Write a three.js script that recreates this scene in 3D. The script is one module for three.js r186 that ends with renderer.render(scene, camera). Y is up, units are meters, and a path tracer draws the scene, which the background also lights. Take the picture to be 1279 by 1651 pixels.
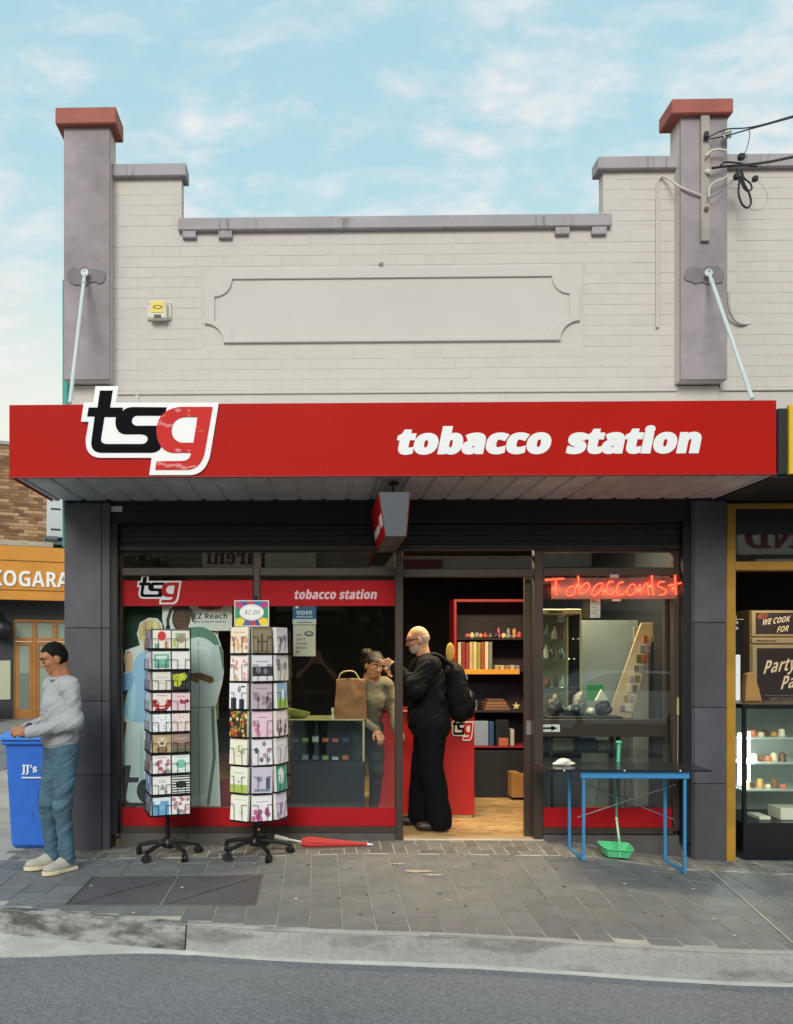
import * as THREE from 'three';
import { mergeGeometries } from 'three/addons/utils/BufferGeometryUtils.js';
import { TextGeometry } from 'three/addons/geometries/TextGeometry.js';
import { FontLoader } from 'three/addons/loaders/FontLoader.js';
import { RectAreaLightUniformsLib } from 'three/addons/lights/RectAreaLightUniformsLib.js';
RectAreaLightUniformsLib.init();

// ---------- camera ----------
const scene = new THREE.Scene();
const FOC = 1300, CX = 489, CY = 1055, YAW = 0.02, EYE = [0, 1.6, 6.7];
const camera = new THREE.PerspectiveCamera(2 * Math.atan(825.5 / FOC) * 180 / Math.PI, 1279 / 1651, 0.05, 400);
camera.position.set(...EYE);
camera.rotation.y = YAW;
camera.setViewOffset(1279, 1651, 639.5 - CX, 825.5 - CY, 1279, 1651);

// ---------- seeded noise ----------
function rng(s) { return () => { s = (s + 0x6d2b79f5) | 0; let t = Math.imul(s ^ (s >>> 15), 1 | s); t = (t + Math.imul(t ^ (t >>> 7), 61 | t)) ^ t; return ((t ^ (t >>> 14)) >>> 0) / 4294967296; }; }
const hash = (x, y, z) => { let h = Math.imul(x, 374761393) + Math.imul(y, 668265263) + Math.imul(z, 2147483647 ^ 0x5bd1e995) | 0; h = Math.imul(h ^ (h >>> 13), 1274126177); return ((h ^ (h >>> 16)) >>> 0) / 4294967296; };
const sm = (t) => t * t * (3 - 2 * t), lerp = (a, b, t) => a + (b - a) * t, clamp = (v, a = 0, b = 1) => Math.min(b, Math.max(a, v));
const sstep = (a, b, v) => sm(clamp((v - a) / (b - a)));
function vnoise(x, y, seed = 0, per = 0) {
  const X = Math.floor(x), Y = Math.floor(y), u = sm(x - X), v = sm(y - Y), w = per ? (n) => ((n % per) + per) % per : (n) => n;
  return lerp(lerp(hash(w(X), w(Y), seed), hash(w(X + 1), w(Y), seed), u), lerp(hash(w(X), w(Y + 1), seed), hash(w(X + 1), w(Y + 1), seed), u), v);
}
function fbm(x, y, oct = 5, seed = 0, per = 0, gain = 0.5) { let s = 0, a = 1, n = 0; for (let i = 0; i < oct; i++) { s += a * vnoise(x, y, seed + i * 17, per); n += a; x *= 2; y *= 2; per *= 2; a *= gain; } return s / n; }

// ---------- sky: pale blue with thin broken cloud, creamy low down ----------
const SUN = new THREE.Vector3(-0.22, 0.62, 1).normalize();
{
  const W = 4096, H = 2048, d = new Float32Array(W * H * 4);
  for (let r = 0; r < H; r++) {
    const up = ((r + 0.5) / H - 0.5) * Math.PI, y = Math.sin(up), e = up * 180 / Math.PI;
    for (let c = 0; c < W; c++) {
      const az = ((c + 0.5) / W - 0.5) * 2 * Math.PI, x = Math.cos(az) * Math.cos(up), z = Math.sin(az) * Math.cos(up);
      const t1 = sstep(5, 33, e), t2 = sstep(20, 70, e);
      let R = lerp(0.66, 0.29, t1), G = lerp(0.62, 0.455, t1), B = lerp(0.49, 0.51, t1);
      R = lerp(R, 0.20, t2); G = lerp(G, 0.345, t2); B = lerp(B, 0.445, t2);
      if (y > 0.04) {
        const k = 1 / (y + 0.22), px = x * k, pz = z * k;
        const wa = fbm(px * 2.3 + 9, pz * 2.3, 3, 5), wb = fbm(px * 2.3, pz * 2.3 + 4, 3, 6), wx = px * 2.4 + 0.8 * wa, wz = pz * 3.6 + 0.8 * wb;
        const big = fbm(px * 1.25 + 3.7, pz * 1.25 + 1.3, 3, 31), fine = fbm(wx * 3.4 + 11, wz * 3.4 + 7, 7, 11, 0, 0.6), puff = fbm(px * 15 + 2.5 * wb, pz * 24 + 2.5 * wa, 5, 77, 0, 0.64);
        const wisp = fbm(wx * 2.2 + 0.9 * puff, wz * 9 + 0.9 * puff, 6, 177, 0, 0.62);
        let cl = sstep(0.44, 0.76, 0.36 * fine + 0.27 * big + 0.27 * puff + 0.20 * wisp + 0.004) * sstep(1, 10, e);
        cl = Math.min(1, cl * 0.92);
        const lit = 0.50 + 0.08 * puff;
        R = lerp(R, lit * 1.02, cl); G = lerp(G, lit * 0.995, cl); B = lerp(B, lit * 0.985, cl);
      }
      const o = (r * W + c) * 4; d[o] = R; d[o + 1] = G; d[o + 2] = B; d[o + 3] = 1;
    }
  }
  const t = new THREE.DataTexture(d, W, H, THREE.RGBAFormat, THREE.FloatType);
  t.mapping = THREE.EquirectangularReflectionMapping; t.magFilter = THREE.LinearFilter; t.needsUpdate = true;
  scene.background = t; scene.environment = t;
}
// thin high cloud over the low sun: a broad soft source behind the photographer
const sun = new THREE.DirectionalLight(new THREE.Color(1, 0.955, 0.89), 1.5);
sun.name = 'sun'; sun.position.copy(SUN).multiplyScalar(40); sun.castShadow = true; sun.shadow.radius = 55;
sun.shadow.mapSize.set(4096, 4096); Object.assign(sun.shadow.camera, { left: -12, right: 12, top: 12, bottom: -12, near: 1, far: 90 });
scene.add(sun, sun.target);
const renderer = new THREE.WebGLRenderer({ antialias: true });
renderer.toneMapping = THREE.LinearToneMapping; renderer.toneMappingExposure = 1.6;
renderer.shadowMap.enabled = true; renderer.shadowMap.type = THREE.PCFSoftShadowMap;

// ---------- placing and building helpers ----------
// where the sight line through a point of the 1279 x 1651 photograph meets the plane at depth z
function at(px, py, z) {
  const a = (px - CX) / FOC, b = -(py - CY) / FOC, s = Math.sin(YAW), c = Math.cos(YAW);
  const dx = -s + a * c, dz = -c - a * s, t = (z - EYE[2]) / dz;
  return [EYE[0] + dx * t, EYE[1] + b * t];
}
const X = (px, z, py = CY) => at(px, py, z)[0], Y = (py, z, px = 640) => at(px, py, z)[1];
const used = new Map();
function numbered(n) { const k = used.get(n) ?? 0; used.set(n, k + 1); return k ? n + '_' + String(k).padStart(3, '0') : n; }
function setMesh(m) { m.castShadow = m.receiveShadow = true; return m; }
function thing(name, label, category, pos = [0, 0, 0], turn = 0, group) {
  const o = new THREE.Group(); o.name = numbered(name); o.position.set(...pos); o.rotation.y = turn; o.userData = { label, category };
  if (group) o.userData.group = group;
  o.local = turn !== 0; scene.add(o); return o;
}
const rootOf = (o) => { while (o.parent && o.parent !== scene) o = o.parent; return o; };
// geometry in world coordinates for things that are not turned, in the thing's own axes for those that are
function part(name, geo, mat, parent, label) {
  const g = Array.isArray(geo) ? merge(geo) : geo;
  const r = parent === scene ? null : rootOf(parent);
  if (r && !r.local) g.translate(-r.position.x, -r.position.y, -r.position.z);
  const m = setMesh(new THREE.Mesh(g, mat)); m.name = parent === scene ? numbered(name) : name; if (label) m.userData.label = label;
  parent.add(m); return m;
}
function one(name, label, category, geo, mat, group) {   // a thing that is one mesh, its origin at its own base
  const g = Array.isArray(geo) ? merge(geo) : geo; g.computeBoundingBox();
  const b = g.boundingBox, p = [(b.min.x + b.max.x) / 2, b.min.y, (b.min.z + b.max.z) / 2]; g.translate(-p[0], -p[1], -p[2]);
  const m = part(name, g, mat, scene); m.position.set(...p); m.userData = { label, category }; if (group) m.userData.group = group; return m;
}
function struct(name, geo, mat) { const m = part(name, geo, mat, scene); m.userData = { kind: 'structure' }; return m; }
function inst(name, geo, mat, parent, pos, quat, scl) {  // shared geometry
  const r = rootOf(parent), m = setMesh(new THREE.Mesh(geo, mat)); m.name = name;
  m.position.set(...pos); if (r !== scene && !r.local) m.position.sub(r.position);
  if (quat) m.quaternion.copy(quat); if (scl) m.scale.set(...scl); parent.add(m); return m;
}
function uvBox(g) {   // uv in metres from position and facing
  if (g.index) g = g.toNonIndexed();
  if (!g.attributes.normal) g.computeVertexNormals();
  const p = g.attributes.position, uv = new Float32Array(p.count * 2), a = new THREE.Vector3(), b = new THREE.Vector3(), c = new THREE.Vector3();
  for (let i = 0; i < p.count; i += 3) {
    a.fromBufferAttribute(p, i); b.fromBufferAttribute(p, i + 1).sub(a); c.fromBufferAttribute(p, i + 2).sub(a); b.cross(c);
    const x = Math.abs(b.x), y = Math.abs(b.y), z = Math.abs(b.z);
    for (let k = 0; k < 3; k++) { a.fromBufferAttribute(p, i + k); const o = (i + k) * 2; if (z >= x && z >= y) { uv[o] = a.x; uv[o + 1] = a.y; } else if (x >= y) { uv[o] = a.z; uv[o + 1] = a.y; } else { uv[o] = a.x; uv[o + 1] = a.z; } }
  }
  g.setAttribute('uv', new THREE.BufferAttribute(uv, 2)); return g;
}
function merge(list) {
  list = list.map((g) => { g = g.index ? g.toNonIndexed() : g; if (!g.attributes.normal) g.computeVertexNormals(); if (!g.attributes.uv) g = uvBox(g); for (const k of Object.keys(g.attributes)) if (!['position', 'normal', 'uv'].includes(k)) g.deleteAttribute(k); return g; });
  return list.length === 1 ? list[0] : mergeGeometries(list);
}
function cbox(w, h, d, c = 0.003) {   // box with chamfered edges, centred
  c = Math.min(c, w * 0.3, h * 0.3, d * 0.3);
  const H = [w / 2, h / 2, d / 2], P = [], face = (pts) => {
    const a = new THREE.Vector3(...pts[0]), n = new THREE.Vector3(...pts[1]).sub(a).cross(new THREE.Vector3(...pts[2]).sub(a)), m = pts.reduce((s, q) => s.add(new THREE.Vector3(...q)), new THREE.Vector3());
    if (n.dot(m) < 0) pts.reverse();
    for (let i = 1; i < pts.length - 1; i++) P.push(...pts[0], ...pts[i], ...pts[i + 1]);
  };
  const v = (s, ax) => s.map((q, i) => q * (i === ax ? H[i] : H[i] - c));
  for (let ax = 0; ax < 3; ax++) for (const s of [-1, 1]) {
    const [j, k] = [(ax + 1) % 3, (ax + 2) % 3], mk = (a, b) => { const r = [0, 0, 0]; r[ax] = s; r[j] = a; r[k] = b; return r; };
    face([mk(-1, -1), mk(1, -1), mk(1, 1), mk(-1, 1)].map((q) => v(q, ax)));
  }
  for (let ax = 0; ax < 3; ax++) for (const a of [-1, 1]) for (const b of [-1, 1]) {
    const [j, k] = [(ax + 1) % 3, (ax + 2) % 3], mk = (t) => { const r = [0, 0, 0]; r[ax] = t; r[j] = a; r[k] = b; return r; };
    face([v(mk(-1), j), v(mk(1), j), v(mk(1), k), v(mk(-1), k)]);
  }
  for (const a of [-1, 1]) for (const b of [-1, 1]) for (const e of [-1, 1]) face([v([a, b, e], 0), v([a, b, e], 1), v([a, b, e], 2)]);
  const g = new THREE.BufferGeometry(); g.setAttribute('position', new THREE.Float32BufferAttribute(P, 3)); g.computeVertexNormals(); return uvBox(g);
}
function bx(x0, x1, y0, y1, z0, z1, c = 0.003) { if (x1 < x0) [x0, x1] = [x1, x0]; if (y1 < y0) [y0, y1] = [y1, y0]; if (z1 < z0) [z0, z1] = [z1, z0]; const g = cbox(x1 - x0, y1 - y0, z1 - z0, c); g.translate((x0 + x1) / 2, (y0 + y1) / 2, (z0 + z1) / 2); return uvBox(g); }
// box whose front face covers a rectangle of the photograph at depth zf
function pbx(px0, px1, py0, py1, zf, depth, c = 0.003) { const m = (px0 + px1) / 2, n = (py0 + py1) / 2; return bx(X(px0, zf, n), X(px1, zf, n), Y(py1, zf, m), Y(py0, zf, m), zf - depth, zf, c); }
const V3 = (a) => new THREE.Vector3(...a);
function tube(pts, r, seg = 0, rs = 8, closed = false) { const c = pts.length === 2 ? new THREE.LineCurve3(V3(pts[0]), V3(pts[1])) : new THREE.CatmullRomCurve3(pts.map(V3), closed, 'centripetal'); return new THREE.TubeGeometry(c, seg || (pts.length === 2 ? 1 : pts.length * 5), r, rs, closed); }
function rod(a, b, r, r2 = r, rs = 12) { const A = V3(a), B = V3(b), g = new THREE.CylinderGeometry(r2, r, A.distanceTo(B), rs); g.applyQuaternion(new THREE.Quaternion().setFromUnitVectors(new THREE.Vector3(0, 1, 0), B.clone().sub(A).normalize())); g.translate(...A.add(B).multiplyScalar(0.5).toArray()); return g; }
function lathe(pts, x, y, z, seg = 24) { const g = new THREE.LatheGeometry(pts.map((p) => new THREE.Vector2(...p)), seg); g.translate(x, y, z); return g; }
function pathShape(cmds, map, S = THREE.Shape) { const s = new S(); for (const [k, ...a] of cmds) { const p = []; for (let i = 0; i < a.length; i += 2) p.push(...map(a[i], a[i + 1])); if (k === 'M') s.moveTo(...p); else if (k === 'L') s.lineTo(...p); else if (k === 'Q') s.quadraticCurveTo(...p); else s.bezierCurveTo(...p); } return s; }
const parse = (str) => str.trim().split(/\s+(?=[MLQC])/).map((s) => [s[0], ...s.slice(1).trim().split(/[\s,]+/).map(Number)]);
function extrude(shape, z0, depth, bevel = 0, seg = 10) { const g = new THREE.ExtrudeGeometry(shape, { depth: depth - 2 * bevel, bevelEnabled: bevel > 0, bevelSize: bevel, bevelThickness: bevel, bevelOffset: -bevel, bevelSegments: 1, curveSegments: seg }); g.translate(0, 0, z0 + bevel); return uvBox(g); }

// ---------- textures and materials ----------
function dataTex(n, fn, metres, m = n) {
  const a = new Uint8Array(n * m * 4);
  for (let y = 0; y < m; y++) for (let x = 0; x < n; x++) { const v = fn(x / n, y / m), o = (y * n + x) * 4; for (let c = 0; c < 3; c++) a[o + c] = clamp(Array.isArray(v) ? v[c] : v) * 255; a[o + 3] = 255; }
  const t = new THREE.DataTexture(a, n, m); t.wrapS = t.wrapT = THREE.RepeatWrapping; t.magFilter = THREE.LinearFilter; t.repeat.set(1 / metres, 1 / metres); t.needsUpdate = true; return t;
}
const fine = dataTex(512, (u, v) => fbm(u * 64, v * 64, 3, 3, 64), 0.45);
const coarse = dataTex(512, (u, v) => fbm(u * 6, v * 6, 6, 9, 6, 0.6), 1.9);
const tone = (lo, hi, metres, seed, f = 5, gain = 0.62) => dataTex(512, (u, v) => lerp(lo, hi, clamp((fbm(u * f, v * f, 6, seed, f, gain) - 0.25) * 2)), metres);
const even = tone(0.955, 1, 1.9, 25), mild = tone(0.88, 1, 1.7, 21), strong = tone(0.7, 1, 1.3, 33);
function M(name, color, rough = 0.7, o = {}) {
  const { map = null, bump = null, bs = 0.002, ...rest } = o;
  const m = new THREE.MeshPhysicalMaterial({ color: new THREE.Color(color), roughness: rough, ...rest }); m.name = name;
  if (map) m.map = map; if (bump) { m.bumpMap = bump; m.bumpScale = bs; } return m;
}
function canvasTex(w, h, draw) { const c = document.createElement('canvas'); c.width = w; c.height = h; const g = c.getContext('2d'); draw(g, w, h); const t = new THREE.CanvasTexture(c); t.colorSpace = THREE.SRGBColorSpace; t.magFilter = THREE.LinearFilter; t.anisotropy = 4; return t; }
const print = (name, tex, rough = 0.6, o = {}) => new THREE.MeshPhysicalMaterial({ map: tex, roughness: rough, name, ...o });
// printed sheet: a thin box with the canvas on its front, edges in its own stock
function sheet(name, x0, x1, y0, y1, z0, z1, mat, parent, edge) {
  const g = new THREE.BoxGeometry(x1 - x0, y1 - y0, z1 - z0); g.translate((x0 + x1) / 2, (y0 + y1) / 2, (z0 + z1) / 2);
  if (parent === scene) { const p = [(x0 + x1) / 2, y0, (z0 + z1) / 2]; g.translate(-p[0], -p[1], -p[2]); const m = part(name, g, [edge, edge, edge, edge, mat, edge], scene); m.position.set(...p); return m; }
  return part(name, g, [edge, edge, edge, edge, mat, edge], parent);
}
const glassMat = new THREE.MeshPhysicalMaterial({ name: 'window glass', color: 0xeef4f2, roughness: 0.0, transmission: 1, thickness: 0, ior: 1.9 });
const clearMat = new THREE.MeshPhysicalMaterial({ name: 'clear glass', color: 0xf4faf8, roughness: 0.0, transmission: 1, thickness: 0, ior: 1.5 });
const scratch = dataTex(512, (u, v) => { const s = 1 - Math.abs(2 * fbm(u * 3, v * 40, 3, 61, 3) - 1) ** 0.3; return 0.55 + 0.45 * fbm(u * 8, v * 8, 5, 62, 8) - 0.25 * s; }, 1.2);
const mat = {
  wall: M('cream grey painted brick', 0xc9c2bc, 0.75, { map: even, bump: coarse, bs: 0.005 }),
  wallB: M('cream grey painted brick, cooler', 0xc8c1bb, 0.75, { map: even, bump: fine, bs: 0.0016 }),
  render: M('cream grey painted render', 0xc8c1bb, 0.78, { map: even, bump: coarse, bs: 0.004 }),
  plaque: M('smooth painted plaque', 0xc7c0bb, 0.72, { map: even, bump: coarse, bs: 0.0015 }),
  pier: M('mauve grey painted pier', 0xa0969b, 0.8, { map: strong, bump: coarse, bs: 0.006 }),
  coping: M('grey painted coping', 0xa8a3a6, 0.75, { map: dataTex(1024, (u, v) => { const st = sstep(0.60, 0.80, fbm(u * 60, v * 4, 4, 301, 60)) * sstep(0.45, 0.7, fbm(u * 5, v * 3, 4, 303, 5)); return lerp(0.8, 1, fbm(u * 12, v * 12, 5, 302, 12)) * (1 - 0.55 * st); }, 2.6), bump: coarse, bs: 0.003 }),
  cap: M('terracotta red painted cap', 0xab5f53, 0.7, { map: strong, bump: coarse, bs: 0.003 }),
  red: M('red sign panel', 0xb2170e, 0.55, { map: tone(0.93, 1, 2.5, 41), specularIntensity: 0.22 }),
  redVinyl: M('red window vinyl', 0xa8111c, 0.6, { specularIntensity: 0.4 }),
  white: M('white sign vinyl', 0xe9eaea, 0.4),
  black: M('black sign vinyl', 0x06070c, 0.7, { specularIntensity: 0.2 }),
  logoRed: M('red logo vinyl, scuffed', 0xffffff, 0.55, { specularIntensity: 0.4, map: dataTex(512, (u, v) => { const s = sstep(0.66, 0.74, fbm(u * 9, v * 22, 5, 71, 9)) * 0.6; return [lerp(0.58, 0.75, s), lerp(0.016, 0.38, s), lerp(0.012, 0.36, s)]; }, 0.7) }),
  soffit: M('grey white steel soffit sheet', 0xc4c6c7, 0.5, { map: strong, metalness: 0.1 }),
  darkSteel: M('charcoal painted steel', 0x2b2d33, 0.5, { map: mild }),
  tile: M('charcoal stone look tile', 0x55545c, 0.5, { map: tone(0.72, 1, 1.1, 51, 6), bump: fine, bs: 0.0006 }),
  tileB: M('charcoal stone look tile, darker', 0x4d4c53, 0.52, { map: tone(0.75, 1, 1.4, 52, 6), bump: fine, bs: 0.0006 }),
  grout: M('dark grout', 0x2c2b2e, 0.9),
  shutter: M('black roller shutter', 0x0d1017, 0.5),
  frame: M('bronze anodised aluminium', 0x4a4039, 0.42, { metalness: 0.35, map: mild }),
  plinth: M('grey tiled plinth', 0x55524f, 0.6, { map: strong, bump: coarse, bs: 0.002 }),
  steel: M('galvanised steel', 0xd0d8d6, 0.45, { metalness: 0.25, map: mild }),
  ivory: M('ivory paint', 0xd8d3c4, 0.6, { map: mild }),
  blackPlastic: M('black plastic', 0x15161a, 0.45),
  blackMetal: M('black wire', 0x121216, 0.4, { metalness: 0.3 }),
  paper: M('paper edge', 0xdedad2, 0.85),
  inner: M('dark painted shop wall', 0x1b1f2a, 0.75, { map: mild }),
  innerCeil: M('dark ceiling', 0x35363c, 0.85),
  asphalt: null, cable: M('black cable', 0x1a1a1d, 0.6), teal: M('teal painted steel', 0x3f9c94, 0.55, { map: mild }),
};
const font = await new FontLoader().loadAsync('fonts/droid/droid_sans_bold.typeface.json');
const fontSerif = await new FontLoader().loadAsync('fonts/droid/droid_serif_bold.typeface.json');
function lettering(str, x0, x1, y0, y1, z0, depth, { fat = 0.02, slant = 0, f = font } = {}) {   // text stretched to a box
  const g = new TextGeometry(str, { font: f, size: 1, depth: 0.1, curveSegments: 6, bevelEnabled: fat > 0, bevelSize: fat, bevelThickness: 0.001, bevelSegments: 1 });
  const p = g.attributes.position; for (let i = 0; i < p.count; i++) p.setX(i, p.getX(i) + slant * p.getY(i));
  g.computeBoundingBox(); const b = g.boundingBox; g.translate(-b.min.x, -b.min.y, -b.min.z);
  g.scale((x1 - x0) / (b.max.x - b.min.x), (y1 - y0) / (b.max.y - b.min.y), depth / (b.max.z - b.min.z)); g.translate(x0, y0, z0); g.computeVertexNormals(); return uvBox(g);
}
const LOGO = {
  plate: parse('M178,68 L368,68 L345,203 L1193,203 L1128,600 Q1098,800 950,800 L620,800 L640,658 L215,658 Q88,650 98,500 L122,362 L58,360 L82,203 L157,203 L178,68'),
  ts: parse('M215,105 L320,105 L298,245 L405,245 L399,278 Q425,240 500,241 L763,243 L752,312 L520,312 Q478,318 478,355 Q482,395 525,395 L700,395 L742,500 L715,580 Q690,617 630,617 L225,617 Q130,612 146,510 L172,318 L110,318 L122,245 L195,245 L215,105'),
  tsHole: parse('M252,323 L348,323 Q330,400 372,445 Q395,465 430,465 L550,465 Q608,470 608,505 Q600,545 555,545 L270,545 Q218,540 224,500 L252,323'),
  g: parse('M1143,240 L1080,600 Q1052,757 920,757 L670,757 L682,688 L890,685 Q955,685 967,617 L810,617 Q690,600 680,440 Q685,260 880,240 L1143,240'),
  gHole: parse('M1018,323 L985,535 L890,535 Q808,520 805,430 Q815,325 930,322 L1018,323'),
};
// the three-letter shop emblem: white backing plate, black first two letters, red last letter; map takes emblem units to x, y
function emblem(parent, map, z, t, mats = [mat.white, mat.black, mat.logoRed]) {
  part('emblem_plate', extrude(pathShape(LOGO.plate, map), z, t), mats[0], parent);
  const ts = pathShape(LOGO.ts, map), g = pathShape(LOGO.g, map); ts.holes.push(pathShape(LOGO.tsHole, map, THREE.Path)); g.holes.push(pathShape(LOGO.gHole, map, THREE.Path));
  part('emblem_letters', extrude(ts, z + t, t * 0.3), mats[1], parent); part('emblem_letter', extrude(g, z + t, t * 0.45), mats[2], parent);
}
// ---------- smooth bodies: distance field meshed with surface nets ----------
const smin = (a, b, k) => { const h = Math.max(k - Math.abs(a - b), 0) / k; return Math.min(a, b) - h * h * k * 0.25; };
function cone(a, b, ra, rb) { const ba = [b[0] - a[0], b[1] - a[1], b[2] - a[2]], L = ba[0] ** 2 + ba[1] ** 2 + ba[2] ** 2 || 1e-9; return (x, y, z) => { const px = x - a[0], py = y - a[1], pz = z - a[2], t = clamp((px * ba[0] + py * ba[1] + pz * ba[2]) / L); return Math.hypot(px - t * ba[0], py - t * ba[1], pz - t * ba[2]) - lerp(ra, rb, t); }; }
function ell(c, r, tilt = 0) { const ct = Math.cos(tilt), st = Math.sin(tilt); return (x, y, z) => { x -= c[0]; let Y = y - c[1], Z = z - c[2]; y = Y * ct - Z * st; z = Y * st + Z * ct; const k0 = Math.hypot(x / r[0], y / r[1], z / r[2]), k1 = Math.hypot(x / r[0] ** 2, y / r[1] ** 2, z / r[2] ** 2); return k1 < 1e-9 ? -Math.min(...r) : k0 * (k0 - 1) / k1; }; }
const join = (list, k) => (x, y, z) => { let d = list[0](x, y, z); for (let i = 1; i < list.length; i++) d = smin(d, list[i](x, y, z), k); return d; };
const crease = (f, amp, fx, fy, seed, skew = 0.5) => (x, y, z) => { const d = f(x, y, z); if (d > 0.07 || d < -0.07) return d; const a = fbm((x + 0.8 * z) * fx + y * skew * fx + seed, y * fy + (z - x) * fy * 0.6 + seed, 3, seed), b = fbm((x - z) * fx * 0.5 + seed, y * fy * 0.5, 2, seed + 5); return d - amp * (Math.abs(2 * a - 1) * 2.2 - 0.6) - amp * 1.2 * (b - 0.5); };
const folds = (f, amp, fx, fy, seed) => (x, y, z) => { const d = f(x, y, z); return d > 0.06 || d < -0.06 ? d : d - amp * (fbm((x + z) * fx + seed, y * fy + 3 * z + seed, 3, seed) - 0.5) * 2; };
const cutAbove = (f, y0) => (x, y, z) => Math.max(f(x, y, z), y - y0), cutBelow = (f, y0) => (x, y, z) => Math.max(f(x, y, z), y0 - y);
function nets(f, lo, hi, cell) {
  const n = [0, 1, 2].map((i) => Math.ceil((hi[i] - lo[i]) / cell) + 1), [nx, ny, nz] = n, F = new Float32Array(nx * ny * nz), id = (i, j, k) => i + nx * (j + ny * k);
  for (let k = 0; k < nz; k++) for (let j = 0; j < ny; j++) for (let i = 0; i < nx; i++) F[id(i, j, k)] = f(lo[0] + i * cell, lo[1] + j * cell, lo[2] + k * cell);
  const vi = new Int32Array(F.length).fill(-1), P = [], I = [];
  for (let k = 0; k < nz - 1; k++) for (let j = 0; j < ny - 1; j++) for (let i = 0; i < nx - 1; i++) {
    let m = 0, sx = 0, sy = 0, sz = 0; const c = [];
    for (let q = 0; q < 8; q++) c.push(F[id(i + (q & 1), j + (q >> 1 & 1), k + (q >> 2))]);
    const neg = c.filter((v) => v < 0).length; if (!neg || neg === 8) continue;
    for (let a = 0; a < 8; a++) for (const b of [1, 2, 4]) if (!(a & b)) { const u = c[a], v = c[a | b]; if ((u < 0) !== (v < 0)) { const t = u / (u - v); sx += (a & 1) + (b === 1 ? t : 0); sy += (a >> 1 & 1) + (b === 2 ? t : 0); sz += (a >> 2) + (b === 4 ? t : 0); m++; } }
    vi[id(i, j, k)] = P.length / 3; P.push(lo[0] + (i + sx / m) * cell, lo[1] + (j + sy / m) * cell, lo[2] + (k + sz / m) * cell);
  }
  const quad = (a, b, c, d, flip) => { if (a < 0 || b < 0 || c < 0 || d < 0) return; flip ? I.push(a, c, b, a, d, c) : I.push(a, b, c, a, c, d); };
  for (let k = 1; k < nz - 1; k++) for (let j = 1; j < ny - 1; j++) for (let i = 1; i < nx - 1; i++) {
    const s = F[id(i, j, k)] < 0;
    if (s !== F[id(i + 1, j, k)] < 0) quad(vi[id(i, j - 1, k - 1)], vi[id(i, j, k - 1)], vi[id(i, j, k)], vi[id(i, j - 1, k)], !s);
    if (s !== F[id(i, j + 1, k)] < 0) quad(vi[id(i - 1, j, k - 1)], vi[id(i - 1, j, k)], vi[id(i, j, k)], vi[id(i, j, k - 1)], !s);
    if (s !== F[id(i, j, k + 1)] < 0) quad(vi[id(i - 1, j - 1, k)], vi[id(i, j - 1, k)], vi[id(i, j, k)], vi[id(i - 1, j, k)], !s);
  }
  const N = [], e = cell * 0.6;
  for (let q = 0; q < P.length; q += 3) { const [x, y, z] = [P[q], P[q + 1], P[q + 2]], a = f(x + e, y, z) - f(x - e, y, z), b = f(x, y + e, z) - f(x, y - e, z), c = f(x, y, z + e) - f(x, y, z - e), l = Math.hypot(a, b, c) || 1; N.push(a / l, b / l, c / l); }
  const g = new THREE.BufferGeometry(); g.setAttribute('position', new THREE.Float32BufferAttribute(P, 3)); g.setAttribute('normal', new THREE.Float32BufferAttribute(N, 3)); g.setIndex(I); return uvBox(g);
}
// ================= ground =================
function knots(list) { return (x) => { if (x <= list[0][0]) return list[0][1]; for (let i = 1; i < list.length; i++) if (x <= list[i][0]) return lerp(list[i - 1][1], list[i][1], sm((x - list[i - 1][0]) / (list[i][0] - list[i - 1][0]))); return list[list.length - 1][1]; }; }
const gFront = knots([[-6, -0.03], [-2.1, -0.04], [-1.2, -0.01], [0.55, 0.04], [1.95, 0.04], [3.05, -0.085], [3.6, -0.115], [7, -0.2]]);
const gKerb = knots([[-6, -0.035], [0.45, -0.035], [2.76, -0.125], [7, -0.22]]);
const gh = (x, z) => lerp(gFront(x), gKerb(x), clamp(z / 1.9));
const roadY = knots([[-40, -0.193], [0.45, -0.193], [2.76, -0.292], [7, -0.40], [60, -0.42]]);
// kerb line (top outer edge): straight along the shop, rounding the corner into the side street
const kerbPts = [[60, 2.0], [20, 2.0], [9, 2.0], [5, 2.0], [2.76, 2.0], [1.6, 2.0], [0.45, 1.985], [-0.2, 1.93], [-0.78, 1.836], [-1.4, 1.71], [-2.03, 1.56], [-2.8, 1.28], [-3.5, 0.85], [-4.05, 0.2], [-4.4, -0.8], [-4.5, -2.5], [-4.5, -9], [-4.5, -30]];
const kerbCurve = new THREE.CatmullRomCurve3(kerbPts.map(([x, z]) => new THREE.Vector3(x, 0, z)), false, 'centripetal');
const kerbLine = kerbCurve.getPoints(260).map((p) => [p.x, p.z]);
const kerbZ = (x) => { for (let i = 1; i < kerbLine.length; i++) { const [a, b] = [kerbLine[i - 1], kerbLine[i]]; if ((a[0] - x) * (b[0] - x) <= 0 && b[0] !== a[0]) return lerp(a[1], b[1], (x - a[0]) / (b[0] - a[0])); } return -99; };
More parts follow.
